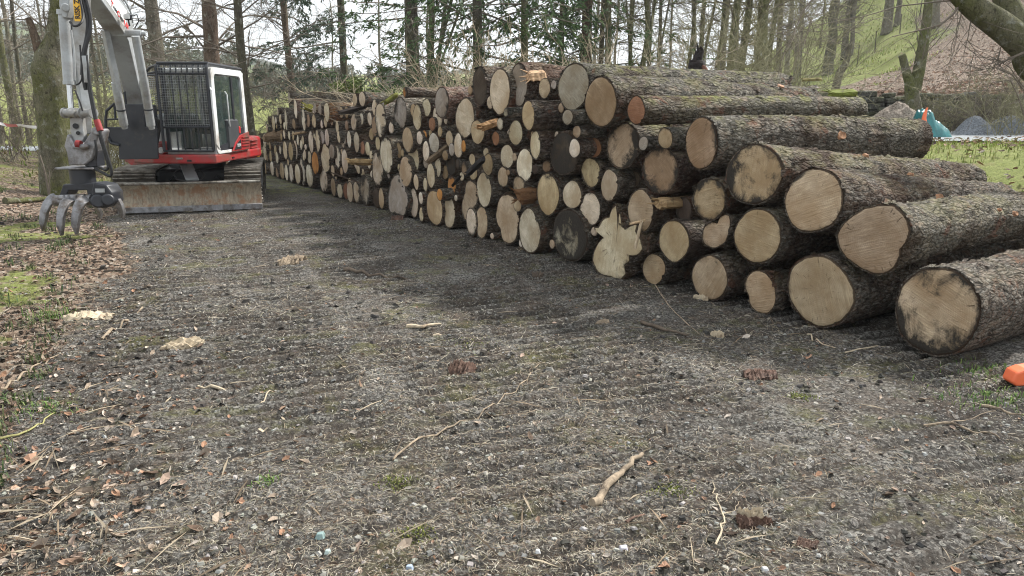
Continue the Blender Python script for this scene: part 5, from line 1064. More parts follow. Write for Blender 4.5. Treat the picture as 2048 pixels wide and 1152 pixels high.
# --- the row behind the machine and the stack (photo order, left to right)
bare_tree(36, 24, 13, 'slim mossy trunk with tangled twigs at the far left', 'mossy', nb=34, bl=2.8, seed=1, zlo=1.0)
bare_tree(60, 27, 7, 'thin dark sapling just left of the thick mossy trunk', 'dark', nb=22, bl=1.8, seed=2, zlo=.8)
bare_tree(4, 30, 8, 'thin bare tree at the left edge of the photo', 'grey', nb=30, bl=3, seed=3)
bare_tree(215, 23, 7, 'twiggy young tree seen between the arm and the boom', 'grey', nb=40, bl=2.4, seed=4, zlo=.4)
bare_tree(342, 23, 27, 'broad grey trunk rising left above the cab roof', 'grey', nb=30, bl=3.2, seed=5, zlo=2.4)
bare_tree(440, 21, 30, 'thick reddish brown trunk rising directly above the cab', 'brown', nb=26, bl=3.0, seed=6, zlo=2.6)
bare_tree(492, 19, 17, 'dark curved trunk with flared foot right beside the cab', 'dark', base=onground(508, 19), lean=-.022, nb=34, bl=2.8, seed=7, zlo=2.0)
bare_tree(600, 28, 13, 'leaning brown trunk thick with small twigs above the far logs', 'brown', lean=-.035, nb=30, bl=2.0, seed=8, zlo=2.0, dens=1.4)
conifer(590, 30, 9, 'thin dark straight conifer crossing the leaning brown trunk', seed=9, nb=44, bl=1.8, zlo=2.6, per=30, nl=.15, mat=M_NDL2)
conifer(697, 27, 14, 'slim dark conifer with drooping feathery boughs on its left', seed=10, nb=48, bl=3.2, zlo=2.2, per=30, nl=.16, side=(3.0, .9), mat=M_NDL2, height=11)
conifer(832, 22, 27, 'thickest green-tinged conifer trunk behind the middle of the stack', seed=11, nb=40, bl=2.4, zlo=2.0, per=26, nl=.15, side=(3.1, 1.3), mat=M_NDL)
bare_tree(873, 21, 13, 'pale forked trunk just right of the thickest conifer', 'mossy', tw=M_TWIGM, lean=-.012, forks=[(.55, 2.2, .6), (.9, 2.6, .5), (1.3, 2.4, .4)], nb=34, bl=2.6, seed=12, zlo=2.2)
conifer(958, 20, 19, 'dark conifer trunk rising behind the tall black and orange log', seed=13, nb=38, bl=3.0, zlo=2.2, per=22, nl=.16)
conifer(1048, 20, 14, 'mossy conifer with dense green boughs both sides of its trunk', 'mossy', seed=14, nb=48, bl=3.2, zlo=2.2, per=20, nl=.17)
conifer(1168, 23, 20, 'brown conifer with thick hanging foliage left of the bare pole trees', 'brown', seed=15, nb=60, bl=3.2, zlo=2.6, per=22, nl=.18, side=(3.3, 1.3))
conifer(1120, 26, 10, 'shaded conifer half hidden by hanging green boughs', 'dark', seed=16, nb=36, bl=3.0, zlo=2.4, per=18, nl=.17)
PT = [(1196, 24, 10, 'dark', 'dark thin trunk pressed against the left side of a mossy trunk'), (1208, 22, 13, 'mossy', 'straight mossy trunk first right of the conifer foliage'), (1256, 24, 8, 'mossy', 'thin mossy pole tree second in the row right of the foliage'),
      (1274, 22, 10, 'mossy', 'mossy pole tree that forks low into a leaning limb'), (1297, 26, 8, 'dark', 'dark slender pole tree with upswept limbs'), (1310, 28, 7, 'grey', 'grey slender pole tree, rightmost of the dense forked cluster'),
      (1372, 25, 8, 'mossy', 'lone slim mossy trunk standing against open sky'), (1398, 28, 9, 'mossy', 'mossy trunk directly behind the charred stump'), (1424, 26, 9, 'mossy', 'leaning mossy trunk right of the charred stump'),
      (1460, 23, 15, 'mossy', 'thick mossy trunk, left one of the close pair'), (1476, 24, 14, 'mossy', 'thick mossy trunk, right one of the close pair'), (1503, 24, 11, 'mossy', 'mossy trunk between the close pair and the bright green ones'),
      (1520, 22, 12, 'mossy', 'bright green mossy trunk with twisted pale limb'), (1537, 23, 9, 'mossy', 'bright green mossy trunk, slimmer, beside the twisted limb one'), (1556, 27, 10, 'grey', 'grey trunk at the foot of the grassy slope')]
for i, (px, d, w_, tm, lb) in enumerate(PT):
    fk = [(.5, 2.0, .6)] if i in (3, 5, 7) else [(-.4, 2.4, .5)] if i in (2, 4) else None
    bare_tree(px, d, w_, lb, tm, tw=M_TWIGM if tm == 'mossy' and i % 3 else M_TWIG, lean={8: .05, 3: .03, 4: -.03}.get(i, rng.uniform(-.01, .01)), forks=fk, nb=20 if px < 1390 else 30, bl=1.7 if px < 1390 else 2.6, seed=30 + i, zlo=1.6)
# --- on the right-hand slope
HT = [(1572, 172, 10, 'grey', 'dark trunk low on the slope above the torn log end'), (1590, 165, 9, 'grey', 'grey trunk low on the slope, left of the darkest one'), (1655, 150, 17, 'dark', 'darkest thick trunk on the grassy slope'), (1664, 120, 9, 'grey', 'faint trunk just behind the darkest slope tree'),
      (1688, 118, 11, 'dark', 'slim upright trunk higher on the grass, right of the darkest one'), (1700, 112, 8, 'grey', 'thin trunk touching the slim upright slope tree'), (1772, 68, 16, 'grey', 'broad grey trunk near the top of the grassy slope'), (1793, 52, 9, 'grey', 'slim grey trunk beside the broad one near the slope top'), (1872, 55, 13, 'grey', 'pale grey trunk highest on the slope behind the twin-stemmed tree')]
for i, (px, py, w_, tm, lb) in enumerate(HT):
    b = hit(px, py, 21.5); bare_tree(px, b.y, w_, lb, tm, base=b, lean=rng.uniform(-.02, .02), nb=22, bl=2.6, seed=60 + i, zlo=2.2, height=9, dens=.9)
b = onground(1832, 19.0)
tw_ = empty('twin_stemmed_tree', b); tag(tw_, 'grey-green tree with two stems, one sawn off, in front of the stone wall', 'tree')
trunk_mesh([b + Vector((0, 0, -.1)), P(1826, 215, 19), P(1824, 190, 19), P(1822, 165, 19)], [.22, .19, .17, .15], M_TR['mossy'], tw_, seed=71, loc=b)
trunk_mesh([P(1822, 172, 19), P(1813, 145, 19), P(1806, 118, 19), P(1803, 110, 19)], [.13, .10, .09, .085], M_TR['mossy'], tw_, 'sawn_limb', 72, b)
trunk_mesh([P(1830, 180, 19), P(1840, 130, 19), P(1848, 80, 19), P(1856, 20, 19), P(1860, -60, 19)], [.14, .13, .12, .10, .07], M_TR['mossy'], tw_, 'limb', 73, b)
G_ = Grow(74); A = np.array([tuple(P(*q) - b) for q in ((1838, 140, 19), (1848, 80, 19), (1856, 20, 19), (1860, -60, 19))])[None]; st, dr, t = G_.kids(A, 18, 0, 1, .8, .3); B1 = G_.lines(st, dr, G_.r.uniform(.6, 1.8, len(st)), 5, .25); G_.emit(B1, np.full((len(st), 1), .014) * np.linspace(1, .3, 6)[None], 4)
s2, d2, _ = G_.kids(B1, 8, .1, 1, .6); B2 = G_.lines(s2, d2, G_.r.uniform(.2, .6, len(s2)), 3, .3); G_.emit(B2, np.full((len(s2), 1), .005) * np.linspace(1, .4, 4)[None], 3); G_.mesh('branches', M_TWIG, tw_)
b = onground(1668, 23); sn = empty('leaning_snag', b); tag(sn, 'pale dead snag leaning right with a broken top, before the slope', 'dead tree')
trunk_mesh([b + Vector((0, 0, -.1)), P(1678, 150, 23), P(1692, 125, 23), P(1698, 100, 23), P(1703, 88, 23)], [.12, .11, .09, .075, .07], M_TR['grey'], sn, seed=75, loc=b)
# charred stump behind the top log
b = onground(1396, 11.5); sb = empty('charred_stump', b); tag(sb, 'charred black broken stump with red-brown foot poking above the top log', 'stump')
trunk_mesh([b, P(1394, 150, 11.5), P(1393, 128, 11.5), P(1398, 112, 11.5), P(1404, 102, 11.5), P(1401, 93, 11.5)], [.16, .13, .085, .06, .03, .012], plain('charred_wood', (.016, .011, .010), .9, var=.6, bump=.01), sb, seed=76, loc=b, n=12)
r_ = random.Random(3)
for k_ in range(5):
    mb = MB(); q0 = P(1393 + r_.uniform(-5, 11), 114 + r_.uniform(-8, 14), 11.5) - b; mb.tube([q0 - Vector((0, 0, .12)), q0, q0 + Vector((r_.uniform(-.04, .05), 0, r_.uniform(.06, .17)))], [.045, .035, .006], 5); mb.build('splinter', sb.children[0].data.materials[0], sb)
trunk_mesh([P(1410, 150, 11.4), P(1408, 138, 11.4), P(1404, 131, 11.4)], [.07, .05, .02], plain('red_bark', (.13, .06, .04), .9, var=.5), sb, 'red_bark', 77, b, 9)
# --- trunk that leans in at the upper right
b = Vector((8.6, 8.3, H1(8.6, 8.3))); lt_ = empty('leaning_mossy_tree', b); tag(lt_, 'thick mossy limb slanting across the top right corner', 'tree')
trunk_mesh([b + Vector((0, 0, -.2)), Vector((7.0, 7.6, 1.35)), P(2110, 160, 7.1), P(2048, 92, 7.0), P(2000, 52, 7.0), P(1950, 16, 7.0), P(1905, -25, 7.0), P(1840, -90, 7.0)], [.22, .17, .145, .125, .115, .10, .085, .06], M_TR['mossy'], lt_, seed=78, loc=b, n=28)
trunk_mesh([P(2040, 70, 7.0), P(2020, 20, 7.1), P(1995, -40, 7.2)], [.10, .10, .08], M_TR['mossy'], lt_, 'side_limb', 79, b)
G_ = Grow(80)
for pts, r0 in ((((1922, 6, 7.0), (1905, 30, 6.95), (1880, 50, 6.9), (1850, 58, 6.9), (1785, 73, 6.9)), .014), (((1915, 0, 7), (1870, 4, 7), (1800, 12, 7), (1720, 35, 7), (1600, 55, 7)), .008), (((1640, -20, 7), (1606, 22, 7), (1590, 60, 7), (1570, 100, 7), (1563, 120, 7)), .009), (((1606, 22, 7), (1622, 40, 7), (1615, 70, 7), (1600, 95, 7), (1590, 110, 7)), .006),
                 (((1945, 20, 7), (1940, 50, 7), (1935, 80, 7), (1950, 100, 7), (1945, 120, 7)), .006), (((2005, 70, 7), (2003, 90, 7), (1998, 110, 7), (1992, 125, 7), (1985, 140, 7)), .006), (((2048, 105, 6.9), (2025, 115, 6.9), (2010, 122, 6.9), (2000, 128, 6.9), (1990, 130, 6.9)), .012), (((1925, 12, 7), (1920, 40, 7), (1912, 60, 7), (1915, 75, 7), (1925, 88, 7)), .006),
                 (((2100, 250, 6.8), (2048, 180, 6.8), (2025, 150, 6.8), (1990, 135, 6.8), (1960, 140, 6.8)), .008), (((2048, 230, 6.8), (2035, 190, 6.8), (2020, 160, 6.8), (1985, 165, 6.8), (1940, 200, 6.8)), .007), (((2070, 200, 6.9), (2040, 165, 6.9), (2020, 135, 6.9), (1995, 120, 6.9), (1970, 118, 6.9)), .006)):
    B = np.array([[tuple(P(*q) - b) for q in pts]]); G_.emit(B, r0 * np.linspace(1, .3, 5)[None], 5); s2, d2, _ = G_.kids(B, 12, .1, 1, .7, -.1); B2 = G_.lines(s2, d2, G_.r.uniform(.12, .5, len(s2)), 4, .25, -.05); G_.emit(B2, np.full((len(s2), 1), .0032) * np.linspace(1, .4, 5)[None], 3)
G_.mesh('branches', M_TWIG, lt_)
# --- far thin trees, copied: three models in two rows beyond
lab_far = {0: 'thin bare tree of the hazy wood beyond the field on the left', 1: 'small bare tree of the pale wood seen between trunks at the centre', 2: 'bare tree on the skyline of the right-hand wood'}
grp_far = {0: 'bare trees of the far left wood', 1: 'bare trees of the far central wood', 2: 'bare trees of the right-hand skyline wood'}
protos = [bare_tree(100, 44, 7, 'x', 'grey', seed=200, nb=30, bl=3.2, height=12, zlo=1.2), bare_tree(600, 44, 7, 'x', 'dark', seed=201, nb=34, bl=2.8, height=11, zlo=1.0), bare_tree(1500, 44, 7, 'x', 'grey', seed=202, nb=30, bl=3.4, height=13, zlo=2.0)]
far = [(0, np.linspace(-60, 330, 8)), (1, np.linspace(500, 960, 6)), (2, np.linspace(1180, 1640, 12))]
used = set()
for gi, xs_ in far:
    for px in xs_:
        pr = protos[rng.randrange(3)]; d = rng.uniform(34, 62) if gi != 1 else rng.uniform(44, 72); p = onground(px + rng.uniform(-12, 12), d)
        if gi == 2 and px > 1500: p = hit(px, rng.uniform(95, 160), 24)
        o = pr if pr.name not in used else copy_tree(pr); used.add(pr.name); o.location = p; o.rotation_euler = (0, 0, rng.uniform(0, 6.28)); s_ = rng.uniform(.75, 1.15); o.scale = (s_, s_, s_); tag(o, lab_far[gi], 'tree', grp_far[gi])
# --- evergreen shrubs, bare bushes, bramble thicket
def shrub(px, d, w_, h_, label, n=5000, ls=.06, mat=None, seed=0, z0=0.0):
    b = onground(px, d); r = np.random.RandomState(seed); root = empty('evergreen_shrub', b); tag(root, label, 'shrub'); k = 16
    c = np.stack([r.uniform(-.5, .5, k) * w_, r.uniform(-.4, .4, k) * w_, z0 + r.uniform(.1, .85, k) * h_], -1); i = r.randint(0, k, n); d_ = r.normal(0, 1, (n, 3)); d_ /= np.linalg.norm(d_, axis=1, keepdims=True); p = c[i] + d_ * (r.uniform(.5, 1, n) ** .5)[:, None] * w_ * .24
    a = r.normal(0, 1, (n, 3)); a /= np.linalg.norm(a, axis=1, keepdims=True); s_ = np.cross(a, d_); s_ /= np.linalg.norm(s_, axis=1, keepdims=True); V = np.stack([p, p + a * ls * .5 + s_ * ls * .28, p + a * ls, p + a * ls * .5 - s_ * ls * .28], 1).reshape(-1, 3)
    o = mesh_np('foliage', V, np.arange(n * 4).reshape(n, 4), mat or M_LAUR, False); o.parent = root; G_ = Grow(seed); st = np.zeros((14, 3)); B = G_.lines(st, c[:14] + .01, np.linalg.norm(c[:14], axis=1), 4, .12); G_.emit(B, np.full((14, 1), .02) * np.linspace(1, .4, 5)[None], 5); G_.mesh('stem', M_TWIG, root)
shrub(722, 22, 1.0, 2.95, 'tall yellow-green evergreen shrub right of the slim dark conifer', seed=1, n=6000, ls=.08); shrub(775, 21, 1.3, 2.45, 'low yellow-green evergreen shrub above the far middle logs', seed=2, n=6000, ls=.08)
shrub(872, 18.5, 2.1, 2.85, 'dark green shrub at the foot of the thickest conifer', seed=3, n=9000, ls=.07, mat=leaf_mat('yew_leaves', (.03, .055, .02), (.09, .12, .04))); shrub(1110, 17, 3.0, 2.65, 'dark green undergrowth shrub behind the two-lobed top log', seed=4, n=9000, ls=.06, mat=M_NDL)
def bush(px, d, w_, h_, label, seed, mat, n=40, rr=.006):
    b = onground(px, d); root = empty('bare_bush', b); tag(root, label, 'bush'); G_ = Grow(seed); r = G_.r; st = np.stack([r.uniform(-.3, .3, n) * w_, r.uniform(-.2, .2, n) * w_, np.zeros(n)], -1); dr = np.stack([r.normal(0, .45, n), r.normal(0, .45, n), np.ones(n)], -1)
    B1 = G_.lines(st, dr, h_ * r.uniform(.7, 1.25, n), 7, .18, .0, -.25); G_.emit(B1, np.full((n, 1), rr * 1.8) * np.linspace(1, .35, 8)[None], 4); s2, d2, _ = G_.kids(B1, 9, .2, 1, .6); B2 = G_.lines(s2, d2, h_ * r.uniform(.12, .35, len(s2)), 4, .28, -.02); G_.emit(B2, np.full((len(s2), 1), rr) * np.linspace(1, .4, 5)[None], 3)
    s3, d3, _ = G_.kids(B2, 4, .1, 1, .7); B3 = G_.lines(s3, d3, h_ * r.uniform(.04, .14, len(s3)), 2, .3); G_.emit(B3, np.full((len(s3), 1), rr * .6) * np.linspace(1, .5, 3)[None], 3); G_.mesh('branches', mat, root)
bush(185, 20, 2.2, 2.6, 'arching bare bush between the mossy trunk and the boom', 301, M_TWIGM, 44); bush(262, 21, 2.0, 2.2, 'bare bush seen behind the lift cylinders', 302, M_TWIGM, 40); bush(300, 25, 3.0, 2.6, 'grey bare bush behind the cab guard wing', 303, M_TWIG, 44)
bush(545, 22, 3.0, 1.9, 'tangled bare bush at the far end of the stack', 304, M_TWIGM, 50); bush(640, 24, 3.0, 3.3, 'brown bare bush above the long weathered far log', 305, M_TWIG, 46); bush(920, 16, 2.2, 2.9, 'straw-coloured bramble bush left of the tall black and orange log', 306, M_TWIGP, 60)
bush(985, 15, 2.0, 2.5, 'straw-coloured bramble bush behind the leaning pale top log', 307, M_TWIGP, 50); bush(1085, 14, 2.2, 2.65, 'straw-coloured bramble bush above the two-lobed top log', 308, M_TWIGP, 50); bush(1150, 14, 2.2, 2.75, 'upright pale bramble bush above the smooth grey top log', 309, M_TWIGP, 46); bush(1240, 17, 3.0, 2.7, 'sparse pale bush above the great brown top log', 310, M_TWIGP, 30)
bush(1470, 18, 3.5, 3.2, 'wiry mossy bush among the thick mossy trunks', 311, M_TWIGM, 44); bush(1555, 18, 3.0, 3.0, 'wiry pale bush at the end of the great brown top log', 312, M_TWIGM, 34)
bush(1950, 18.6, 3.2, 1.3, 'grey twiggy bush against the stone wall behind the dark heaps', 313, M_TWIG, 60, .005); bush(2040, 17.4, 3.2, 1.6, 'grey twiggy bush at the right edge beside the lane', 314, M_TWIGM, 60, .005); bush(1890, 19.3, 2.4, 1.0, 'low bramble bush right of the twin-stemmed tree', 315, M_TWIGM, 50, .005)
bush(20, 19, 3, 2.6, 'bare bush by the barrier tape at the far left', 316, M_TWIG, 30)
# --- dry stone wall
def stone_wall():
    r = random.Random(5); mb = MB(); x = 7.6
    while x < 30:
        yb_ = 21.0 - .05 * (x - 12); z = H1(x, 20.4) - .1; top = z + .1 + .92; 
        while z < top:
            h_ = r.uniform(.09, .18); w_ = r.uniform(.2, .42); a = Matrix.Rotation(r.uniform(-.12, .12), 3, 'Y'); mb.box((x + r.uniform(-.1, .1), yb_ + r.uniform(-.04, .04), z + h_ / 2), (w_, .4, h_ * .96), a, bev=.025); z += h_
        x += .27
    o = mb.build('dry_stone_wall', mat_trunk('mossy_stone', (.035, .034, .030), (.13, .125, .11), .55, 5), None, True); tag(o, 'dark mossy dry stone wall along the foot of the leaf-strewn slope', 'wall')
stone_wall()
# --- lane
xs_ = np.linspace(4.6, 40, 90); ys_ = np.linspace(0, 1, 24); XX, TT = np.meshgrid(xs_, ys_); Y0_ = 14.2 - .30 * np.clip(XX - 6, 0, 8); YY = Y0_ + .25 * np.sin(XX * .7) * (1 - TT) + TT * (20.5 - Y0_); ZZ = H(XX, YY) + .03
idx = np.arange(XX.size).reshape(XX.shape); F = np.stack([idx[:-1, :-1], idx[:-1, 1:], idx[1:, 1:], idx[1:, :-1]], -1).reshape(-1, 4)
def mat_lane():
    m = NT('lane_gravel'); co = m.coord('Object'); c = m.vor(co, 30, 'F1', 'Color'); n = m.noise(co, 2, 6, .6); b_ = m.n('ShaderNodeRGBToBW'); m.l(c, b_.inputs[0]); x = m.mix(m.ramp(b_.outputs[0], [(.1, 0), (.9, 1)]), (.13, .14, .15), (.36, .385, .40)); x = m.mix(m.ramp(n, [(.55, 0), (.7, .5)]), x, (.14, .14, .12)); m.col(x, .9, 0, .2); m.bump(m.vor(co, 30), .02, 1); return m.mat
M_LANE = mat_lane()
tag(mesh_np('lane', np.stack([XX, YY, ZZ], -1).reshape(-1, 3), F, M_LANE), kind='structure')
# far-left track behind the machine
xs_ = np.linspace(-26, -8.0, 60); XX, TT = np.meshgrid(xs_, ys_); YY = 24 + TT * 4 + .3 * np.sin(XX); ZZ = H(XX, YY) + .02
idx = np.arange(XX.size).reshape(XX.shape); F = np.stack([idx[:-1, :-1], idx[:-1, 1:], idx[1:, 1:], idx[1:, :-1]], -1).reshape(-1, 4)
tag(mesh_np('path', np.stack([XX, YY, ZZ], -1).reshape(-1, 3), F, M_LANE), kind='structure')
# --- heaps, tarpaulin, cone
def heap(px0, px1, d, ytop, c1, c2, label, name, seed, peaks=2):
    a_, b_ = onground(px0, d), onground(px1, d); w_ = (b_.x - a_.x) / 2; cx_ = (a_.x + b_.x) / 2; z0 = H1(cx_, d); hh = P(1024, ytop, d).z - z0; n = 60; u = np.linspace(-1, 1, n); UU, VV = np.meshgrid(u, u); rr = np.sqrt(UU ** 2 + VV ** 2)
    zz = np.clip(1 - rr, 0, 1) ** .9 * .55 + sum(np.clip(1 - np.sqrt((UU - c_) ** 2 + (VV * .9) ** 2) / .62, 0, 1) * .6 for c_ in np.linspace(-.42, .42, peaks)) if peaks > 1 else np.clip(1 - rr ** 2, 0, 1) ** 1.3
    zz = zz / zz.max() * (.85 + .3 * fbm(UU * 4 + seed, VV * 4, seed)) + (fbm(UU * 14, VV * 14, seed) - .5) * .10 * (rr < 1)
    XX = cx_ + UU * w_; YY = d + VV * w_ * .6; ZZ = H(XX, YY) - .03 + zz * hh; idx = np.arange(n * n).reshape(n, n); F = np.stack([idx[:-1, :-1], idx[:-1, 1:], idx[1:, 1:], idx[1:, :-1]], -1).reshape(-1, 4)
    m = NT(name + '_surface'); co = m.coord('Object'); q_ = m.noise(co, 26, 6, .75); m.col(m.mix(m.ramp(q_, [(.35, 0), (.65, 1)]), c1, c2), .9, 0, .2); m.bump(q_, .05, 1)
    tag(mesh_np(name, np.stack([XX, YY, ZZ], -1).reshape(-1, 3), F, m.mat), label, 'heap')
heap(1898, 1998, 17.6, 231, (.10, .11, .125), (.33, .35, .38), 'blue-grey gravel heap beside the teal tarpaulin', 'gravel_heap', 3, 1)
heap(1955, 2075, 17.9, 229, (.10, .11, .125), (.33, .35, .38), 'blue-grey gravel heap at the right edge of the photo', 'gravel_heap', 4, 1)
heap(1706, 1868, 16.2, 206, (.10, .075, .055), (.42, .36, .30), 'brown wood-chip heap behind the long barked log', 'chip_heap', 5, 1)
def tarp():
    n = 46; u = np.linspace(-1, 1, n); UU, VV = np.meshgrid(u, u); d = 15.6; a_, b_ = onground(1822, d), onground(1893, d); cx_ = (a_.x + b_.x) / 2; w_ = (b_.x - a_.x) / 2; z0 = H1(cx_, d); hh = (P(1024, 209, d).z - z0) * .86
    prof = np.interp(UU, [-1, -.75, -.45, -.2, 0, .4, .8, .95, 1], [.4, .95, 1.0, .9, .7, .52, .42, .3, 0]); zz = prof * np.clip(1 - VV ** 4, 0, 1) * (.78 + .45 * fbm(UU * 2.6 + 3, VV * 2.2, 9)) + (fbm(UU * 6, VV * 5, 12) - .5) * .14 * prof
    V = np.stack([cx_ + UU * w_, d + VV * .35 + UU * .1, z0 - .02 + zz * hh], -1).reshape(-1, 3); idx = np.arange(n * n).reshape(n, n); F = np.stack([idx[:-1, :-1], idx[:-1, 1:], idx[1:, 1:], idx[1:, :-1]], -1).reshape(-1, 4)
    m = plain('teal_tarpaulin', (.012, .13, .135), .4, spec=.5, var=.5, vs=7); o = mesh_np('tarpaulin', V, F, m); tag(o, 'crumpled teal tarpaulin bundle on the gravel lane', 'tarpaulin'); so_ = o.modifiers.new('thickness', 'SOLIDIFY'); so_.thickness = .01
tarp()
M_ORNG = plain('orange_plastic', (.80, .16, .06), .45, spec=.5, var=.08)
mb = MB(); mb.tube([P(1849, 247, 14.6), P(1848, 236, 14.6), P(1851, 224, 14.6), P(1855, 215, 14.6)], [.045, .04, .03, .012], 14); mb.build('traffic_cone', M_ORNG, None, True); o = bpy.data.objects['traffic_cone']; tag(o, 'bent orange cone standing before the teal tarpaulin', 'cone')
# --- fences, tape
def fence(pxs, d0, d1, h_, label, rails=4, lean=.1, seed=0, name='wire_fence'):
    root = empty(name, onground(pxs[0], d0)); tag(root, label, 'fence'); r = random.Random(seed); L0 = root.location; tops = []
    for i, px in enumerate(pxs):
        d = d0 + (d1 - d0) * i / (len(pxs) - 1); b = onground(px, d); t = b + Vector((r.uniform(-lean, lean), 0, h_ * r.uniform(.9, 1.1))); mb = MB(); mb.tube([b - L0 - Vector((0, 0, .2)), t - L0], [.045, .035], 6); o = mb.build('post', M_TR['dark'], root, True); tops.append((b, t))
    mb = MB()
    for k in range(rails):
        f_ = (k + .7) / rails
        for (b1, t1), (b2, t2) in zip(tops[:-1], tops[1:]): mb.tube([b1 + (t1 - b1) * f_ - L0, b2 + (t2 - b2) * f_ - L0], [.012, .012], 3)
    for (b1, t1), (b2, t2) in zip(tops[:-1], tops[1:]):
        for q in np.linspace(0, 1, 7)[1:-1]: a_ = b1 + (b2 - b1) * q; c_ = t1 + (t2 - t1) * q; mb.tube([a_ - L0, c_ - L0], [.006, .006], 3)
    mb.build('wire', M_TR['dark'], root)
fence([-40, -15, 10, 28, 46, 62, 80], 31, 33, 1.15, 'old wire fence with leaning posts before the green field', 5, .2, 1)
fence([498, 520, 542, 566, 590], 26, 27, 1.3, 'square-mesh stock fence right of the curved dark trunk', 7, .03, 2)
fence([1600, 1655, 1715, 1750, 1800, 1840], 60, 66, 1.4, 'wire fence along the top of the grassy slope', 3, .05, 3)
def tape():
    m = NT('striped_tape'); co = m.coord('Object'); wv = m.n('ShaderNodeTexWave', Scale=.8, Distortion=0.0); wv.bands_direction = 'DIAGONAL'; m.l(co, wv.inputs['Vector']); m.col(m.mix(m.ramp(wv.outputs['Fac'], [(.66, 0), (.68, 1)]), (.72, .69, .68), (.5, .16, .15)), .4, 0, .5)
    V = []; pts = [(-60, 244, 17.5), (0, 247, 17.6), (40, 250, 17.8), (90, 253, 18), (160, 259, 18.3), (225, 262, 18.6)]; sm = []
    for i in range(len(pts) - 1):
        for t in np.linspace(0, 1, 8)[:-1]: a_ = Vector(P(*pts[i])); b_ = Vector(P(*pts[i + 1])); sm.append(a_.lerp(b_, t) + Vector((0, 0, -.03 * math.sin(t * 3.14))))
    sm.append(P(*pts[-1])); k = len(sm); tw = [(.035 * math.sin(i * .35) * .5, .035 * (1 - .25 * abs(math.sin(i * .35)))) for i in range(k)]
    v = [s_ + Vector((0, y_, z_)) for s_, (y_, z_) in zip(sm, tw)] + [s_ - Vector((0, y_, z_)) for s_, (y_, z_) in zip(sm, tw)]; f = [(i, i + 1, k + i + 1, k + i) for i in range(k - 1)]
    mb = MB(); mb.add(v, f); o = mb.build('barrier_tape', m.mat); tag(o, 'red and white barrier tape strung behind the mossy trunk', 'tape'); s_ = o.modifiers.new('t', 'SOLIDIFY'); s_.thickness = .002
    for px, d in ((-60, 17.5), (225, 18.6)): mb = MB(); b = onground(px, d); mb.tube([Vector((0, 0, -.1)), Vector((0, 0, P(px, 250, d).z - b.z + .08))], [.03, .025], 8); o = mb.build('tape_stake', M_TR['dark'], None, True); o.location = b; tag(o, 'wooden stake holding the right end of the barrier tape' if px > 0 else 'wooden stake holding the left end of the barrier tape', 'stake')
tape()
# --- hills far off
ex = [-900, -400, 0, 120, 300, 460, 560, 700, 850, 960, 1010, 1060, 1200, 1400, 1700, 2400, 3000]; ey = [60, 30, 42, 62, 95, 118, 132, 168, 160, 150, 134, 150, 172, 170, 160, 150, 150]
na, nr = 260, 70; pxs = np.linspace(-900, 3000, na); rr = np.linspace(0, 1, nr); PX, RR = np.meshgrid(pxs, rr); ang = np.arctan((PX - 1024) / FPX / cp); dist = 130 + 520 * RR
elev = np.interp(PX, ex, ey); tanv = np.array([ray(1024, v_)[2] / ray(1024, v_)[1] for v_ in np.interp(pxs, ex, ey)])[None]; ht = CAM_H + tanv * 650 / 1.0; ht = np.maximum(ht, 4)
ZZ = ht * ss(0, 1, RR) ** 1.1 * (1 + (fbm(PX * .012, RR * 6, 91) - .5) * .5 * (1 - RR)) + 2.0 + (fbm(PX * .08, RR * 20, 93) - .5) * 5 * RR
ZZ[0] = -6; V = np.stack([dist * np.tan(ang), dist * np.ones_like(ang), ZZ], -1)
idx = np.arange(na * nr).reshape(nr, na); F = np.stack([idx[:-1, :-1], idx[:-1, 1:], idx[1:, 1:], idx[1:, :-1]], -1).reshape(-1, 4)
m = NT('hill_cover'); co = m.coord('Object'); n = m.noise(co, .012, 6, .6); n2 = m.noise(co, .18, 6, .75); c = m.mix(m.ramp(n, [(.45, 0), (.5, 1)]), (.12, .16, .05), (.045, .06, .035)); c = m.mix(m.ramp(n2, [(.5, 0), (.62, .7)]), c, (.10, .08, .055)); m.col(c, .95, 0, .1); m.bump(n2, 3, 1)
tag(mesh_np('hills', V.reshape(-1, 3), F, m.mat), kind='structure')
# far wood on the lower hillsides: one mass nobody could count
def wood():
    r = np.random.RandomState(8); n = 480; px = np.concatenate([r.uniform(-80, 560, 330), r.uniform(520, 900, 110), r.uniform(1180, 1660, 40)]); d = r.uniform(85, 230, n); Vs, Fs, k0 = [], [], 0
    for i in range(n):
        x = (px[i] - 1024) / FPX * d[i] * cp; z0 = max(H1(x, d[i]), 2 + (d[i] - 130) * .04 if d[i] > 130 else -9); h_ = r.uniform(4, 8) if px[i] < 480 else r.uniform(2, 4.5); w_ = h_ * r.uniform(.22, .4); m_ = 90
        a = r.uniform(0, 6.283, m_); t = r.uniform(0, 1, m_); con = r.rand() < .45; rad = w_ * ((1 - t) if con else np.sqrt(np.clip(1 - (2 * t - 1) ** 2, .02, 1))) * r.uniform(.4, 1, m_); c = np.stack([x + rad * np.cos(a), d[i] + rad * np.sin(a), z0 + .6 + t * h_], -1)
        e1 = r.normal(0, 1, (m_, 3)); e1 /= np.linalg.norm(e1, axis=1, keepdims=True); e2 = np.cross(e1, r.normal(0, 1, (m_, 3))); e2 /= np.linalg.norm(e2, axis=1, keepdims=True); s_ = r.uniform(.18, .6, m_)[:, None]
        Vs.append(np.stack([c - e1 * s_, c + e2 * s_ * .3, c + e1 * s_, c - e2 * s_ * .3], 1).reshape(-1, 3)); Fs.append(np.arange(m_ * 4).reshape(m_, 4) + k0); k0 += m_ * 4
    tag(mesh_np('distant_wood', np.concatenate(Vs), np.concatenate(Fs), leaf_mat('far_crowns', (.06, .08, .055), (.17, .155, .115)), False), 'distant mixed wood on the valley sides', 'wood', kind='stuff')
wood()
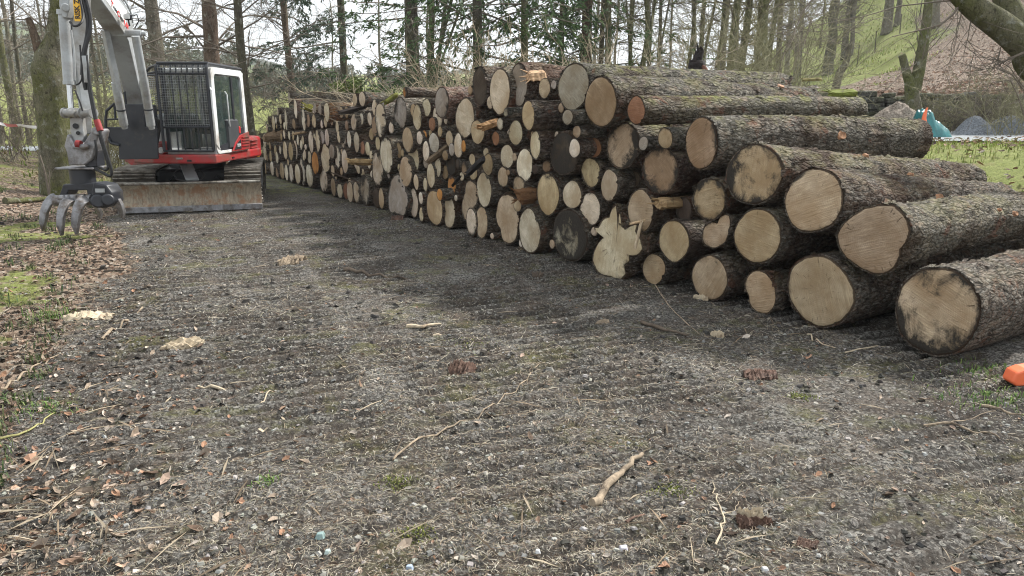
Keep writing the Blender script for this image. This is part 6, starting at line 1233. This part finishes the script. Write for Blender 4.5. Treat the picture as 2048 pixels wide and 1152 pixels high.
# ---------------------------------------------------------------- what lies on the ground
NR = np.random.RandomState(42)
def scatter(n, d0, d1, pw=1.0, xr=.74, pad=.4):
    u = NR.rand(n)
    if pw == 1.0: d = d0 * (d1 / d0) ** u
    else: e_ = 1 - pw; d = (d0 ** e_ + u * (d1 ** e_ - d0 ** e_)) ** (1 / e_)
    x = (NR.rand(n) * 2 - 1) * (xr * d + pad); ok = x < np.array([WX(q) if q < 24 else 99 for q in d]) - .02; 
    right = (x * .55 + d * .83 < 8.6) & (d < 4.7); ok = ok | right
    return x[ok], d[ok]
def unit_rot(n, tilt=.5):
    yaw = NR.uniform(0, 6.283, n); a = NR.normal(0, tilt, n); b = NR.normal(0, tilt, n)
    ex = np.stack([np.cos(yaw), np.sin(yaw), a * .6], -1); ex /= np.linalg.norm(ex, axis=1, keepdims=True); up = np.stack([a, b, np.ones(n)], -1); ey = np.cross(up, ex); ey /= np.linalg.norm(ey, axis=1, keepdims=True); return ex, ey, np.cross(ex, ey)
def emit(name, tmpl, faces, x, y, sx, sy, sz, col, label, cat, lift=0.0, tilt=.4, smooth=False, jit=0.0, z=None):
    n = len(x); ex, ey, ez = unit_rot(n, tilt); T_ = np.array(tmpl, float); k = len(T_); z = SURF(x, y) if z is None else z
    loc = T_[None].repeat(n, 0) * (1 + NR.uniform(-jit, jit, (n, k, 3))); V = (loc[..., 0:1] * (ex * sx[:, None])[:, None] + loc[..., 1:2] * (ey * sy[:, None])[:, None] + loc[..., 2:3] * (ez * sz[:, None])[:, None])
    V += np.stack([x, y, z + lift * sz], -1)[:, None]; F_ = (np.array(faces)[None] + (np.arange(n) * k)[:, None, None]).reshape(-1, len(faces[0]))
    cc_ = np.repeat(np.concatenate([col, np.ones((n, 1))], 1), k, 0); o = mesh_np(name, V.reshape(-1, 3), F_, M_VC, smooth, col=cc_); tag(o, label, cat, kind='stuff'); return o
OCT = [(1, 0, 0), (0, 1, 0), (-1, 0, 0), (0, -1, 0), (0, 0, 1), (0, 0, -.5), ]; OF = [(0, 1, 4), (1, 2, 4), (2, 3, 4), (3, 0, 4), (1, 0, 5), (2, 1, 5), (3, 2, 5), (0, 3, 5)]
CUB = [(-.8, -.7, -.5), (.8, -.8, -.5), (.9, .6, -.5), (-.7, .8, -.5), (-.5, -.5, .5), (.55, -.4, .45), (.5, .5, .5), (-.6, .4, .4)]; CF = [(4, 5, 6, 7), (0, 1, 5, 4), (1, 2, 6, 5), (2, 3, 7, 6), (3, 0, 4, 7)]
def greys(n, lo, hi, warm=.04): g_ = NR.uniform(lo, hi, n) ** 1.0; return np.clip(np.stack([g_ * (1 + NR.uniform(-warm, warm, n)), g_, g_ * (1 - NR.uniform(-warm, warm * 1.5, n))], -1), 0, 1)
x, y = scatter(44000, 2.2, 7.5, 1.6); keep = fbm(x * 1.1, y * 1.1, 101) > NR.uniform(.28, .62, len(x)); x, y = x[keep], y[keep]
s_ = NR.lognormal(-5.55, .45, len(x)) * np.clip(y / 3.2, .8, 1.6); emit('gravel', CUB, CF, x, y, s_, s_ * NR.uniform(.6, 1, len(x)), s_ * NR.uniform(.5, .9, len(x)), greys(len(x), .04, .32, .07) * np.array([1.05, .99, .90]), 'loose grey gravel pressed into the mud', 'gravel', .25, .35, jit=.25)
x, y = scatter(1300, 2.2, 9, 1.5); s_ = NR.uniform(.009, .02, len(x)); emit('stones', CUB, CF, x, y, s_, s_ * NR.uniform(.6, 1, len(x)), s_ * .6, greys(len(x), .12, .36, .07) * np.array([1.04, 1, .92]), 'larger pale stones scattered on the track', 'stones', .2, .35, jit=.3)
x, y = scatter(2400, 2.2, 12, 1.3); keep = fbm(x * .9, y * .9, 103) > .50; x, y = x[keep], y[keep]; s_ = NR.uniform(.008, .030, len(x)) * np.clip(y / 5, .7, 1.5); emit('mud_clods', CUB, CF, x, y, s_, s_ * .8, s_ * .7, greys(len(x), .03, .085, .1) * np.array([1.1, 1, .9]), 'dark clods of churned mud', 'mud', .3, .5, jit=.35)
# straw, needles, bark crumbs
ST = [(-1, -.5, 0), (0, -.5, .25), (1, -.3, 0), (1, .3, 0), (0, .5, .25), (-1, .5, 0)]; SF = [(0, 1, 4, 5), (1, 2, 3, 4)]
def pick(cols, n, j=.25): c = np.array(cols)[NR.randint(0, len(cols), n)]; return np.clip(c * NR.uniform(1 - j, 1 + j, (n, 1)), 0, 1)
x, y = scatter(110000, 2.2, 13, 1.4); keep = fbm(x * .8, y * .8, 105) > NR.uniform(.30, .62, len(x)); x, y = x[keep], y[keep]; n = len(x)
emit('straw_litter', ST, SF, x, y, NR.uniform(.006, .028, n) * np.clip(y / 4, .8, 1.6), NR.uniform(.0008, .0024, n) * np.clip(y / 3, 1, 2.2), np.full(n, .012), pick([(.40, .345, .26), (.28, .22, .155), (.15, .105, .075), (.07, .055, .043), (.48, .44, .36), (.21, .195, .13)], n), 'bits of straw, needles and bark crumbs trodden into the ground', 'litter', .3, .3)
LT = [(-1, 0, 0), (-.45, -.5, .22), (.35, -.55, .1), (1, 0, .28), (.35, .55, .3), (-.45, .5, .05), (-.4, 0, -.08), (.35, 0, -.05)]; LF = [(0, 1, 6), (0, 6, 5), (1, 2, 7), (1, 7, 6), (6, 7, 4), (6, 4, 5), (2, 3, 7), (7, 3, 4)]
LC = [(.30, .20, .14), (.24, .145, .10), (.40, .32, .25), (.15, .10, .07), (.46, .40, .34), (.32, .25, .19), (.28, .16, .10), (.38, .28, .22), (.10, .07, .05)]
x, y = scatter(26000, 2.2, 24, 1.15, 1.0, 1.5); lim = -.3 - .43 * y + .9 * (fbm(x * .8, y * .8, 107) - .5) * 2; keep = (x < lim + NR.exponential(.35, len(x))); x, y = x[keep], y[keep]
u = NR.uniform(-1, 1, 1500); xb, yb_ = scatter(1300, 2.3, 11, 1.3); x = np.concatenate([x, xb]); y = np.concatenate([y, yb_]); n = len(x); s_ = NR.lognormal(-4.0, .38, n) * np.where(np.arange(n) < n - len(xb), 1.0, .7)
emit('fallen_leaves', LT, LF, x, y, s_, s_ * .85, s_ * 1.1, pick(LC, n), 'brown fallen leaves thick on the left bank and thin on the track', 'leaves', .15, .55)
x, y = scatter(5200, 2.3, 20, 1.2, .95, 1.0); keep = (x < -.9 - .45 * y + .5) | (NR.rand(len(x)) < .12); x, y = x[keep], y[keep]; n = len(x)
emit('twig_litter', [(-1, 0, 0), (0, .03, .6), (1, 0, .1), (1, .0, -.1), (0, -.03, .4), (-1, 0, -.2)], [(0, 1, 4, 5), (1, 2, 3, 4)], x, y, NR.uniform(.04, .16, n), NR.uniform(.04, .2, n), np.full(n, .012), pick([(.20, .15, .10), (.34, .28, .2), (.10, .075, .05)], n), 'thin dead twigs among the fallen leaves', 'twigs', .8, .15)
# right-hand slope: drifts of leaves
n = 44000; x = NR.uniform(7, 42, n); y = 21.4 + NR.exponential(14, n); gl = 28 + x; keep = (y < gl + NR.normal(0, 2.5, n)) & (y < 75) & (x > y * .38); x, y = x[keep], y[keep]; n = len(x); s_ = NR.uniform(.05, .13, n)
emit('leaf_drift', LT, LF, x, y, s_, s_ * .8, s_ * .9, pick([(.42, .28, .2), (.5, .38, .3), (.3, .18, .12), (.24, .15, .11), (.55, .45, .38)], n), 'russet leaf litter covering the slope above the wall', 'leaves', .3, .6, z=H(x, y))
def blades(name, x, y, z, h_, w_, cols, label, cat, lean=.5):
    n = len(x); az = NR.uniform(0, 6.283, n); d_ = np.stack([np.cos(az), np.sin(az), np.zeros(n)], -1); p = np.stack([x, y, z], -1); side = np.stack([-np.sin(az), np.cos(az), np.zeros(n)], -1) * (w_ / 2)[:, None]; L_ = NR.uniform(.2, 1, n)[:, None] * lean
    m1 = p + d_ * (h_[:, None] * L_ * .35) + np.array([0, 0, 1.]) * (h_ * .6)[:, None]; m2 = p + d_ * (h_[:, None] * L_) + np.array([0, 0, 1.]) * (h_ * (1 - .35 * L_[:, 0]))[:, None]
    V = np.stack([p - side, p + side, m1 + side * .8, m2, m1 - side * .8], 1).reshape(-1, 3); F_ = [(0, 1, 2, 4), (4, 2, 3)]; Fq = (np.array([[0, 1, 2, 4]])[None] + (np.arange(n) * 5)[:, None, None]).reshape(-1, 4); Ft = (np.array([[4, 2, 3]])[None] + (np.arange(n) * 5)[:, None, None]).reshape(-1, 3)
    c = np.repeat(np.concatenate([cols, np.ones((n, 1))], 1), 5, 0); o = mesh_np(name, V, Fq.tolist() + Ft.tolist(), M_VC, False, col=c); tag(o, label, cat, kind='stuff')
GC = [(.22, .30, .06), (.32, .38, .09), (.16, .22, .05), (.44, .46, .15), (.42, .36, .18)]
n = 23000; x = NR.uniform(4.2, 15, n); y = NR.uniform(5.2, 14.7, n); q = x * .55 + y * .83; dn = fbm(x * 1.3, y * 1.3, 111); keep = (q > 9.3 + .8 * (dn - .5)) & (x / y < .80) & (x / y > .42) & (dn > .36) & (y < 14.0 - .30 * np.clip(x - 6, 0, 8)); x, y = x[keep], y[keep]; n = len(x)
blades('verge_grass', x, y, H(x, y) - .01, NR.uniform(.04, .13, n), NR.uniform(.006, .014, n), pick(GC, n), 'mossy yellow-green grass on the verge behind the stack', 'grass')
n = 1500; x = NR.uniform(4.2, 12, n); y = NR.uniform(5.5, 14, n); keep = (x * .55 + y * .83 > 9.2); x, y = x[keep], y[keep]; n = len(x); s_ = NR.uniform(.03, .06, n); emit('verge_leaves', LT, LF, x, y, s_, s_ * .8, s_, pick(LC, n), 'pale brown leaves lying on the grass verge', 'leaves', .8, .5, z=H(x, y) + .03)
cx_ = NR.uniform(-1, 0, 230); cy_ = 2.4 * (20 / 2.4) ** NR.rand(230); cx_ = -.9 - .47 * cy_ + cx_ * .28 * cy_ * 1.1; k = 26; x = np.repeat(cx_, k) + NR.normal(0, .05, 230 * k); y = np.repeat(cy_, k) + NR.normal(0, .05, 230 * k); n = len(x)
blades('bank_weeds', x, y, SURF(x, y) - .005, NR.uniform(.03, .11, n), NR.uniform(.005, .012, n), pick([(.07, .11, .04), (.11, .15, .05), (.16, .17, .08), (.06, .09, .04)], n), 'small green weeds and grass among the leaves on the left bank', 'grass', .9)
def tuft(px, py, rad, h_, n, label, cols, seed=0):
    b = G(px, py); x = b.x + NR.normal(0, rad, n); y = b.y + NR.normal(0, rad * .8, n); z = SURF(x, y) - .004; nm = 'grass_tuft'; blades(nm, x - b.x, y - b.y, z, NR.uniform(.5, 1.1, n) * h_, NR.uniform(.004, .007, n), pick(cols, n), label, 'grass tuft', 1.2)
    o = [q for q in bpy.data.objects if q.name.startswith(nm)][-1]; o.location = (b.x, b.y, 0)
GG = [(.08, .16, .04), (.13, .22, .05), (.2, .26, .08)]
tuft(95, 632, .10, .13, 110, 'dark green grass tuft by the rotten pale wood on the left', GG); tuft(90, 818, .09, .05, 120, 'low green weed patch among leaves at the left', GG); tuft(532, 965, .035, .035, 60, 'tiny grass tuft on the bare track, lower left of centre', GG)
tuft(1985, 800, .16, .05, 260, 'green mossy patch beside the orange object at the right edge', GG); tuft(1975, 745, .12, .05, 200, 'mossy patch behind the orange object at the right edge', GG); tuft(1950, 315, .10, .16, 60, 'leafy green weed standing at the edge of the lane', GG) if False else None
MS = [(.16, .19, .04), (.24, .26, .06), (.1, .12, .03)]
for px, py, r_, lb in ((830, 1065, .045, 'round moss cushion at the bottom of the photo left of centre'), (790, 963, .035, 'small moss cushion above the bottom centre'), (1342, 980, .05, 'yellow-green moss cushion right of the driftwood stick'), (938, 682, .12, 'yellow moss patch near the pale bark stick at the centre'), (1600, 795, .04, 'small moss cushion below the red bark litter')):
    b = G(px, py); n = 260; x = NR.normal(0, r_, n); y = NR.normal(0, r_ * .8, n); blades('moss_cushion', x, y, SURF(x + b.x, y + b.y) - .003, NR.uniform(.006, .018, n), NR.uniform(.004, .008, n), pick(MS, n), lb, 'moss', .9); o = [q for q in bpy.data.objects if q.name.startswith('moss_cushion')][-1]; o.location = (b.x, b.y, 0)
n = 26000; x = NR.uniform(10, 46, n); y = 28 + x * NR.uniform(.9, 2.3, n) ; keep = (x > y * .33) & (fbm(x * .35, y * .35, 141) > .42); x, y = x[keep], y[keep]; n = len(x)
blades('slope_grass', x, y, H(x, y) - .02, NR.uniform(.10, .32, n), NR.uniform(.03, .07, n), pick([(.26, .33, .07), (.36, .41, .11), (.44, .42, .18), (.18, .24, .06)], n), 'tussocky green grass on the upper slope', 'grass', 1.2)
n = 16000; x = NR.uniform(-34, -6, n); y = NR.uniform(15, 46, n); keep = (x < -.40 * y) & (fbm(x * .4, y * .4, 143) > .46); x, y = x[keep], y[keep]; n = len(x)
blades('field_grass', x, y, H(x, y) - .02, NR.uniform(.06, .2, n), NR.uniform(.02, .05, n), pick([(.16, .22, .05), (.25, .30, .08), (.30, .27, .14), (.24, .18, .10)], n), 'rough grass on the ground behind the excavator', 'grass', 1.0)
# named pieces
M_DRIFT = plain('weathered_wood', (.30, .235, .165), .9, var=.5, vs=16, dirt=(.07, .05, .035), dirt_amt=.45, bump=.004); M_PALEW = plain('fresh_chip', (.46, .38, .27), .85, var=.3, vs=18, dirt=(.2, .13, .08), dirt_amt=.2, bump=.003); M_REDB = plain('red_bark_piece', (.12, .070, .050), .9, var=.6, vs=14, dirt=(.04, .03, .025), dirt_amt=.4, bump=.006)
M_DKW = plain('dark_wood', (.10, .075, .055), .9, var=.5, vs=14, bump=.004); M_YST = plain('yellow_stem', (.30, .28, .11), .7, var=.2); M_MLOG = M_TR['mossy']
def gz(x, y): return float(SURF(np.array([x]), np.array([y]))[0])
def stick(pts, rpx, mat, label, name='stick', cat='stick', arch=.0, forks=(), n=8, flat=1.0, seed=0):
    r = random.Random(seed); root = None; allp = [pts] + list(forks); b0 = G(*pts[0]); mb = MB()
    for q, pl_ in enumerate(allp):
        W = [G(*p) for p in pl_]; sm = []
        for i in range(len(W) - 1):
            for t in np.linspace(0, 1, 5)[:-1]: sm.append(W[i].lerp(W[i + 1], t) + Vector((r.uniform(-1, 1), r.uniform(-1, 1), 0)) * .004 * (1 if rpx < 5 else 2))
        sm.append(W[-1]); k = len(sm); rr = rpx / 2 * b0.y / FPX * (1 if q == 0 else .55)
        for i, p in enumerate(sm): p.z = gz(p.x, p.y) + rr * flat * .6 + .006 + arch * math.sin(math.pi * i / (k - 1)); p -= Vector((b0.x, b0.y, 0)); 
        mb.tube(sm, [rr * (1.0 - .55 * i / (k - 1)) * (r.uniform(.8, 1.15) if rpx > 6 else 1) for i in range(k)], n, sq=flat)
    o = mb.build(name, mat, None, True); o.location = (b0.x, b0.y, 0); tag(o, label, cat); return o
def chunk(px, py, wpx, dpx, hpx, mat, label, name='bark_piece', cat='bark', rot=0.0, seed=0, curl=.5):
    b = G(px, py); r = random.Random(seed); k = FPX / b.y; w_, h_ = wpx / 2 / k, hpx / k; dd_ = dpx / 2 * (b.y ** 2) / (FPX * CAM_H); nu, nv = 22, 10; wpx *= .8; w_ *= .8; v = []
    for side in (0, 1):
        for i in range(nu):
            for j in range(nv):
                u = i / (nu - 1) * 2 - 1; q = j / (nv - 1) * 2 - 1; ed = 1 - .45 * r.random() if abs(q) == 1 or abs(u) == 1 else 1; x = u * w_ * ed; y = q * dd_ * ed * (1 - .3 * abs(u) ** 3); z = h_ * (1 - curl * q * q) * (.5 + .9 * r.random()) - (0 if side == 0 else h_ * .35)
                xr, yr = x * math.cos(rot) - y * math.sin(rot), x * math.sin(rot) + y * math.cos(rot); v.append((xr, yr, max(z, -.01) + gz(b.x + xr, b.y + yr) - h_ * .35))
    N = nu * nv; f = []
    for i in range(nu - 1):
        for j in range(nv - 1): a_ = i * nv + j; f += [(a_, a_ + nv, a_ + nv + 1, a_ + 1), (N + a_, N + a_ + 1, N + a_ + nv + 1, N + a_ + nv)]
    for i in range(nu - 1): f += [(i * nv, N + i * nv, N + (i + 1) * nv, (i + 1) * nv), (i * nv + nv - 1, (i + 1) * nv + nv - 1, N + (i + 1) * nv + nv - 1, N + i * nv + nv - 1)]
    for j in range(nv - 1): f += [(j, j + 1, N + j + 1, N + j), ((nu - 1) * nv + j, N + (nu - 1) * nv + j, N + (nu - 1) * nv + j + 1, (nu - 1) * nv + j + 1)]
    o = mesh_np(name, v, f, mat, False); o.location = (b.x, b.y, 0); tag(o, label, cat)
    return o
stick([(1187, 1010), (1215, 978), (1250, 942), (1284, 912)], 24, M_DRIFT, 'thick weathered driftwood-like stick lying bottom right of centre', arch=.01, n=10, seed=1)
stick([(783, 917), (835, 880), (870, 864), (920, 845), (968, 822), (1000, 798), (1040, 770), (1090, 714)], 5, M_DRIFT, 'long pale forked twig curving across the middle of the track', 'forked_twig', 'twig', forks=([(968, 822), (1010, 829), (1060, 826), (1085, 812)], [(1040, 770), (1060, 745), (1062, 730)]), n=6, seed=2)
stick([(690, 539), (740, 548), (815, 556)], 8, M_DKW, 'straight dark stick crossing the track prints before the stack', seed=3); stick([(205, 672), (245, 645), (286, 617)], 7, M_DRIFT, 'grey stick slanting beside the pale rotten wood on the left', seed=4)
stick([(12, 418), (40, 414), (70, 410), (108, 402)], 15, M_MLOG, 'mossy fallen branch lying behind the grab tines', 'fallen_branch', 'branch', n=12, seed=5); stick([(865, 669), (905, 663), (945, 657)], 7, M_PALEW, 'thin pale stick by the yellow moss at the centre', seed=6)
stick([(815, 652), (848, 654), (882, 646)], 9, M_PALEW, 'peeled pale stick just above the yellow moss', seed=7); stick([(1284, 645), (1330, 660), (1375, 672)], 9, M_DKW, 'dark flat stick in front of the torn-rimmed log end', seed=8); stick([(1310, 572), (1335, 610), (1370, 645), (1400, 668)], 2.5, M_DRIFT, 'wiry pale twig trailing from under the smallest smooth log end', 'twig', 'twig', n=5, seed=9)
stick([(1430, 1092), (1443, 1060), (1446, 1030), (1432, 990), (1425, 968)], 5, M_PALEW, 'forked upright-looking pale twig at the bottom right', 'forked_twig', 'twig', forks=([(1446, 1030), (1468, 1012), (1478, 1000)],), n=5, seed=10)
stick([(1615, 668), (1640, 690), (1670, 700)], 3.5, M_PALEW, 'thin straw twig left of the huge nearest log', 'twig', 'twig', n=5, seed=11); stick([(1690, 710), (1740, 700), (1772, 692)], 3.5, M_PALEW, 'thin straw twig right under the huge nearest log', 'twig', 'twig', n=5, seed=12)
stick([(1850, 850), (1900, 852), (1960, 862), (2000, 880)], 6, M_DRIFT, 'grey branch lying near the right edge below the orange object', 'branch', 'branch', n=6, seed=13, forks=([(1900, 852), (1930, 838), (1990, 830)],)); stick([(1965, 818), (2010, 828), (2060, 838)], 7, M_DRIFT, 'short grey branch on the moss at the right edge', 'branch', 'branch', n=6, seed=14)
stick([(0, 780), (40, 752), (75, 730), (118, 708)], 6, M_DRIFT, 'long thin grey branch among leaves at the left edge', 'branch', 'branch', n=6, seed=15, forks=([(40, 752), (90, 748), (130, 748)],)); stick([(-10, 882), (40, 872), (75, 855), (110, 830)], 6, M_YST, 'bright yellow bent stem at the left edge', 'yellow_stem', 'stem', n=6, seed=16)
stick([(520, 800), (545, 775)], 4, M_PALEW, 'straight pale twig left of the centre of the track', 'twig', 'twig', n=5, seed=17); stick([(450, 770), (395, 768)], 9, M_PALEW, 'short yellowish peeled stick on moss left of centre', seed=18); stick([(1560, 650), (1540, 640)], 5, M_DKW, 'tiny dark stick by the half-moon log end', seed=19)
stick([(1250, 1045), (1290, 1030)], 10, M_REDB, 'orange-brown bark sliver below the driftwood-like stick', 'bark_sliver', 'bark', seed=20, flat=.5)
chunk(1508, 1042, 108, 22, 20, M_REDB, 'red-brown bark slab with straw on top at the bottom right', 'bark_slab', rot=.1, seed=1); chunk(1500, 1034, 80, 10, 26, M_PALEW, 'pale fibrous wood piece lying on the red-brown bark slab', 'wood_piece', 'wood', rot=.1, seed=2, curl=.2)
chunk(925, 735, 64, 26, 20, M_REDB, 'curled dark red bark piece in the middle of the track', rot=-.5, seed=3, curl=.9); chunk(1520, 750, 92, 26, 10, M_REDB, 'flattened heap of red bark crumbs in front of the big bottom log', 'bark_heap', rot=-.2, seed=4)
chunk(585, 522, 52, 16, 12, M_DRIFT, 'pale brown bark chunk on the far track prints', rot=-.3, seed=5); chunk(365, 690, 46, 30, 15, M_PALEW, 'white splintered wood piece left of the track centre', 'wood_piece', 'wood', rot=-.9, seed=6, curl=.3); chunk(180, 630, 130, 14, 9, M_PALEW, 'long pale rotten wood strip beside the dark grass tuft', 'rotten_wood', 'wood', rot=.1, seed=7, curl=.3)
chunk(1402, 598, 26, 10, 10, M_PALEW, 'fresh white wood chip against the torn-rimmed log end', 'wood_chip', 'wood chip', rot=.6, seed=8, curl=.1); chunk(1434, 672, 24, 14, 10, M_PALEW, 'white wood chip in front of the half-moon log end', 'wood_chip', 'wood chip', rot=.2, seed=9, curl=.1); chunk(795, 437, 32, 8, 5, M_REDB, 'rusty bark scrap at the foot of the broad grey fluted butt', rot=.1, seed=10)
chunk(1205, 640, 36, 8, 5, M_DRIFT, 'thin brown bark strip before the black rotten log end', rot=.4, seed=11); chunk(1615, 1085, 60, 40, 12, M_REDB, 'orange-red crumbling bark patch at the bottom right', 'bark_heap', rot=-.6, seed=12); chunk(1075, 550, 30, 10, 9, M_DKW, 'dark mud lump on the gravel before the black rotten log', 'mud_lump', 'mud', seed=13)
M_LEAF = plain('leaf_brown', (.40, .27, .19), .75, var=.3, vs=20); M_LEAFO = plain('leaf_orange', (.33, .19, .12), .75, var=.3, vs=20)
def leaf(px, py, wpx, mat, label, seed):
    b = G(px, py); r = random.Random(seed); w_ = wpx / 2 / FPX * b.y; n = 14; v = [(0, 0, -.1 * w_)]; f = []
    for i in range(n): t = 6.283 * i / n; q = w_ * (.75 + .25 * math.cos(5 * t)) * r.uniform(.85, 1.1); v.append((math.cos(t) * q, math.sin(t) * q * .75, (.35 * math.cos(2 * t + seed) + r.uniform(-.1, .2)) * w_ * .7))
    f = [(0, 1 + i, 1 + (i + 1) % n) for i in range(n)]; o = mesh_np('leaf', v, f, mat, False); o.location = (b.x, b.y, gz(b.x, b.y) + w_ * .35); o.rotation_euler = (r.uniform(-.3, .3), r.uniform(-.3, .3), r.uniform(0, 6)); tag(o, label, 'leaf'); q = o.modifiers.new('t', 'SOLIDIFY'); q.thickness = .001
for a_ in ((527, 861, 26, M_PALEW, 'pale cream leaf alone on the track left of centre'), (36, 972, 44, M_LEAF, 'large tan leaf at the left edge near the bottom'), (252, 962, 36, M_LEAF, 'curled tan leaf near the bottom left'), (480, 996, 30, M_LEAFO, 'orange-brown folded leaf below the tiny grass tuft'), (62, 918, 52, M_LEAFO, 'big ragged orange and pale leaf at the left'), (38, 822, 22, M_LEAFO, 'small red-brown leaf at the left edge by the weed patch'),
           (285, 945, 20, M_LEAFO, 'small russet leaf right of the curled tan one'), (235, 1025, 34, M_LEAFO, 'orange and brown ribbed leaf near the bottom left'), (1616, 718, 24, M_LEAFO, 'curled orange leaf before the big bottom-row log'), (1330, 1135, 40, M_LEAFO, 'dark red leaf cut by the bottom edge of the photo'), (1300, 925, 22, M_LEAFO, 'red-brown leaf at the top end of the driftwood-like stick'), (245, 1130, 34, M_LEAF, 'pinkish leaf at the bottom left edge')): leaf(*a_, seed=int(a_[0]))
b = G(2050, 776); mb = MB(); r_ = FPX / b.y; pf = [(-28, 8), (-22, 30), (-2, 38), (30, 42), (60, 30), (60, 4), (20, -2), (-20, 0)]
mb.prism([Vector((x_ / r_, 0, (y_ + 2) / r_)) for x_, y_ in pf], Vector((0, -.04, 0)), Vector((0, .07, 0))); o = mb.build('orange_helmet_shell', M_ORNG, None, False, .012); o.name = 'orange_block'; o.location = (b.x, b.y + .04, gz(b.x, b.y) - .01); tag(o, 'orange plastic block lying on moss at the right edge', 'plastic block')
for i, (px, py, w_, c_) in enumerate(((640, 1072, 26, (.20, .28, .27)), (655, 1102, 18, (.35, .42, .40)), (818, 1126, 22, (.30, .36, .44)), (1247, 1098, 30, (.42, .40, .44)), (1075, 1100, 16, (.5, .5, .5)), (1530, 1140, 22, (.45, .45, .45)))):
    b = G(px, py); s_ = w_ / 2 / FPX * b.y; mb = MB(); v = [Vector(q) * s_ * random.Random(i * 9 + k).uniform(.8, 1.15) for k, q in enumerate(CUB)]; mb.add(v, CF); o = mb.build('stone', plain('stone_%d' % i, c_, .7, var=.3, vs=30), None, False, .003); o.location = (b.x, b.y, gz(b.x, b.y) + s_ * .25)
    tag(o, ['dark teal stone set in a muddy hollow at the bottom centre-left', 'pale teal stone just below the dark teal one', 'blue-grey stone near the bottom edge at the centre', 'pale lilac-grey stone at the bottom right of centre', 'small white stone at the bottom centre', 'white stone near the bottom edge below the bark slab'][i], 'stone')
b = G(100, 402); sp_ = empty('dead_sapling', b); tag(sp_, 'short dark dead sapling standing left of the mossy trunk foot', 'sapling'); G_ = Grow(401); B = G_.lines(np.zeros((3, 3)), np.array([[0, 0, 1.], [.1, 0, 1], [-.08, .05, 1]]), np.array([.85, .6, .45]), 6, .06); G_.emit(B, np.array([[.028], [.014], [.012]]) * np.linspace(1, .4, 7)[None], 5); s2, d2, _ = G_.kids(B, 8, .2, 1, .6, .3); B2 = G_.lines(s2, d2, G_.r.uniform(.08, .3, len(s2)), 3, .2); G_.emit(B2, np.full((len(s2), 1), .005) * np.linspace(1, .4, 4)[None], 3); G_.mesh('stem', M_TWIG, sp_)
# ---------------------------------------------------------------- air
mb = MB(); mb.box((0, 300, 60), (3400, 760, 152)); hz = mb.build('haze', None if False else bpy.data.materials.new('haze_air')); tag(hz, 'thin pale haze over the valley', 'haze', kind='stuff')
hm = hz.data.materials[0]; hm.use_nodes = True; ht_ = hm.node_tree; ht_.nodes.clear(); ho = ht_.nodes.new('ShaderNodeOutputMaterial'); hv_ = ht_.nodes.new('ShaderNodeVolumePrincipled'); hv_.inputs['Color'].default_value = (.93, .965, 1, 1); hv_.inputs['Density'].default_value = .0005; ht_.links.new(hv_.outputs[0], ho.inputs['Volume'])
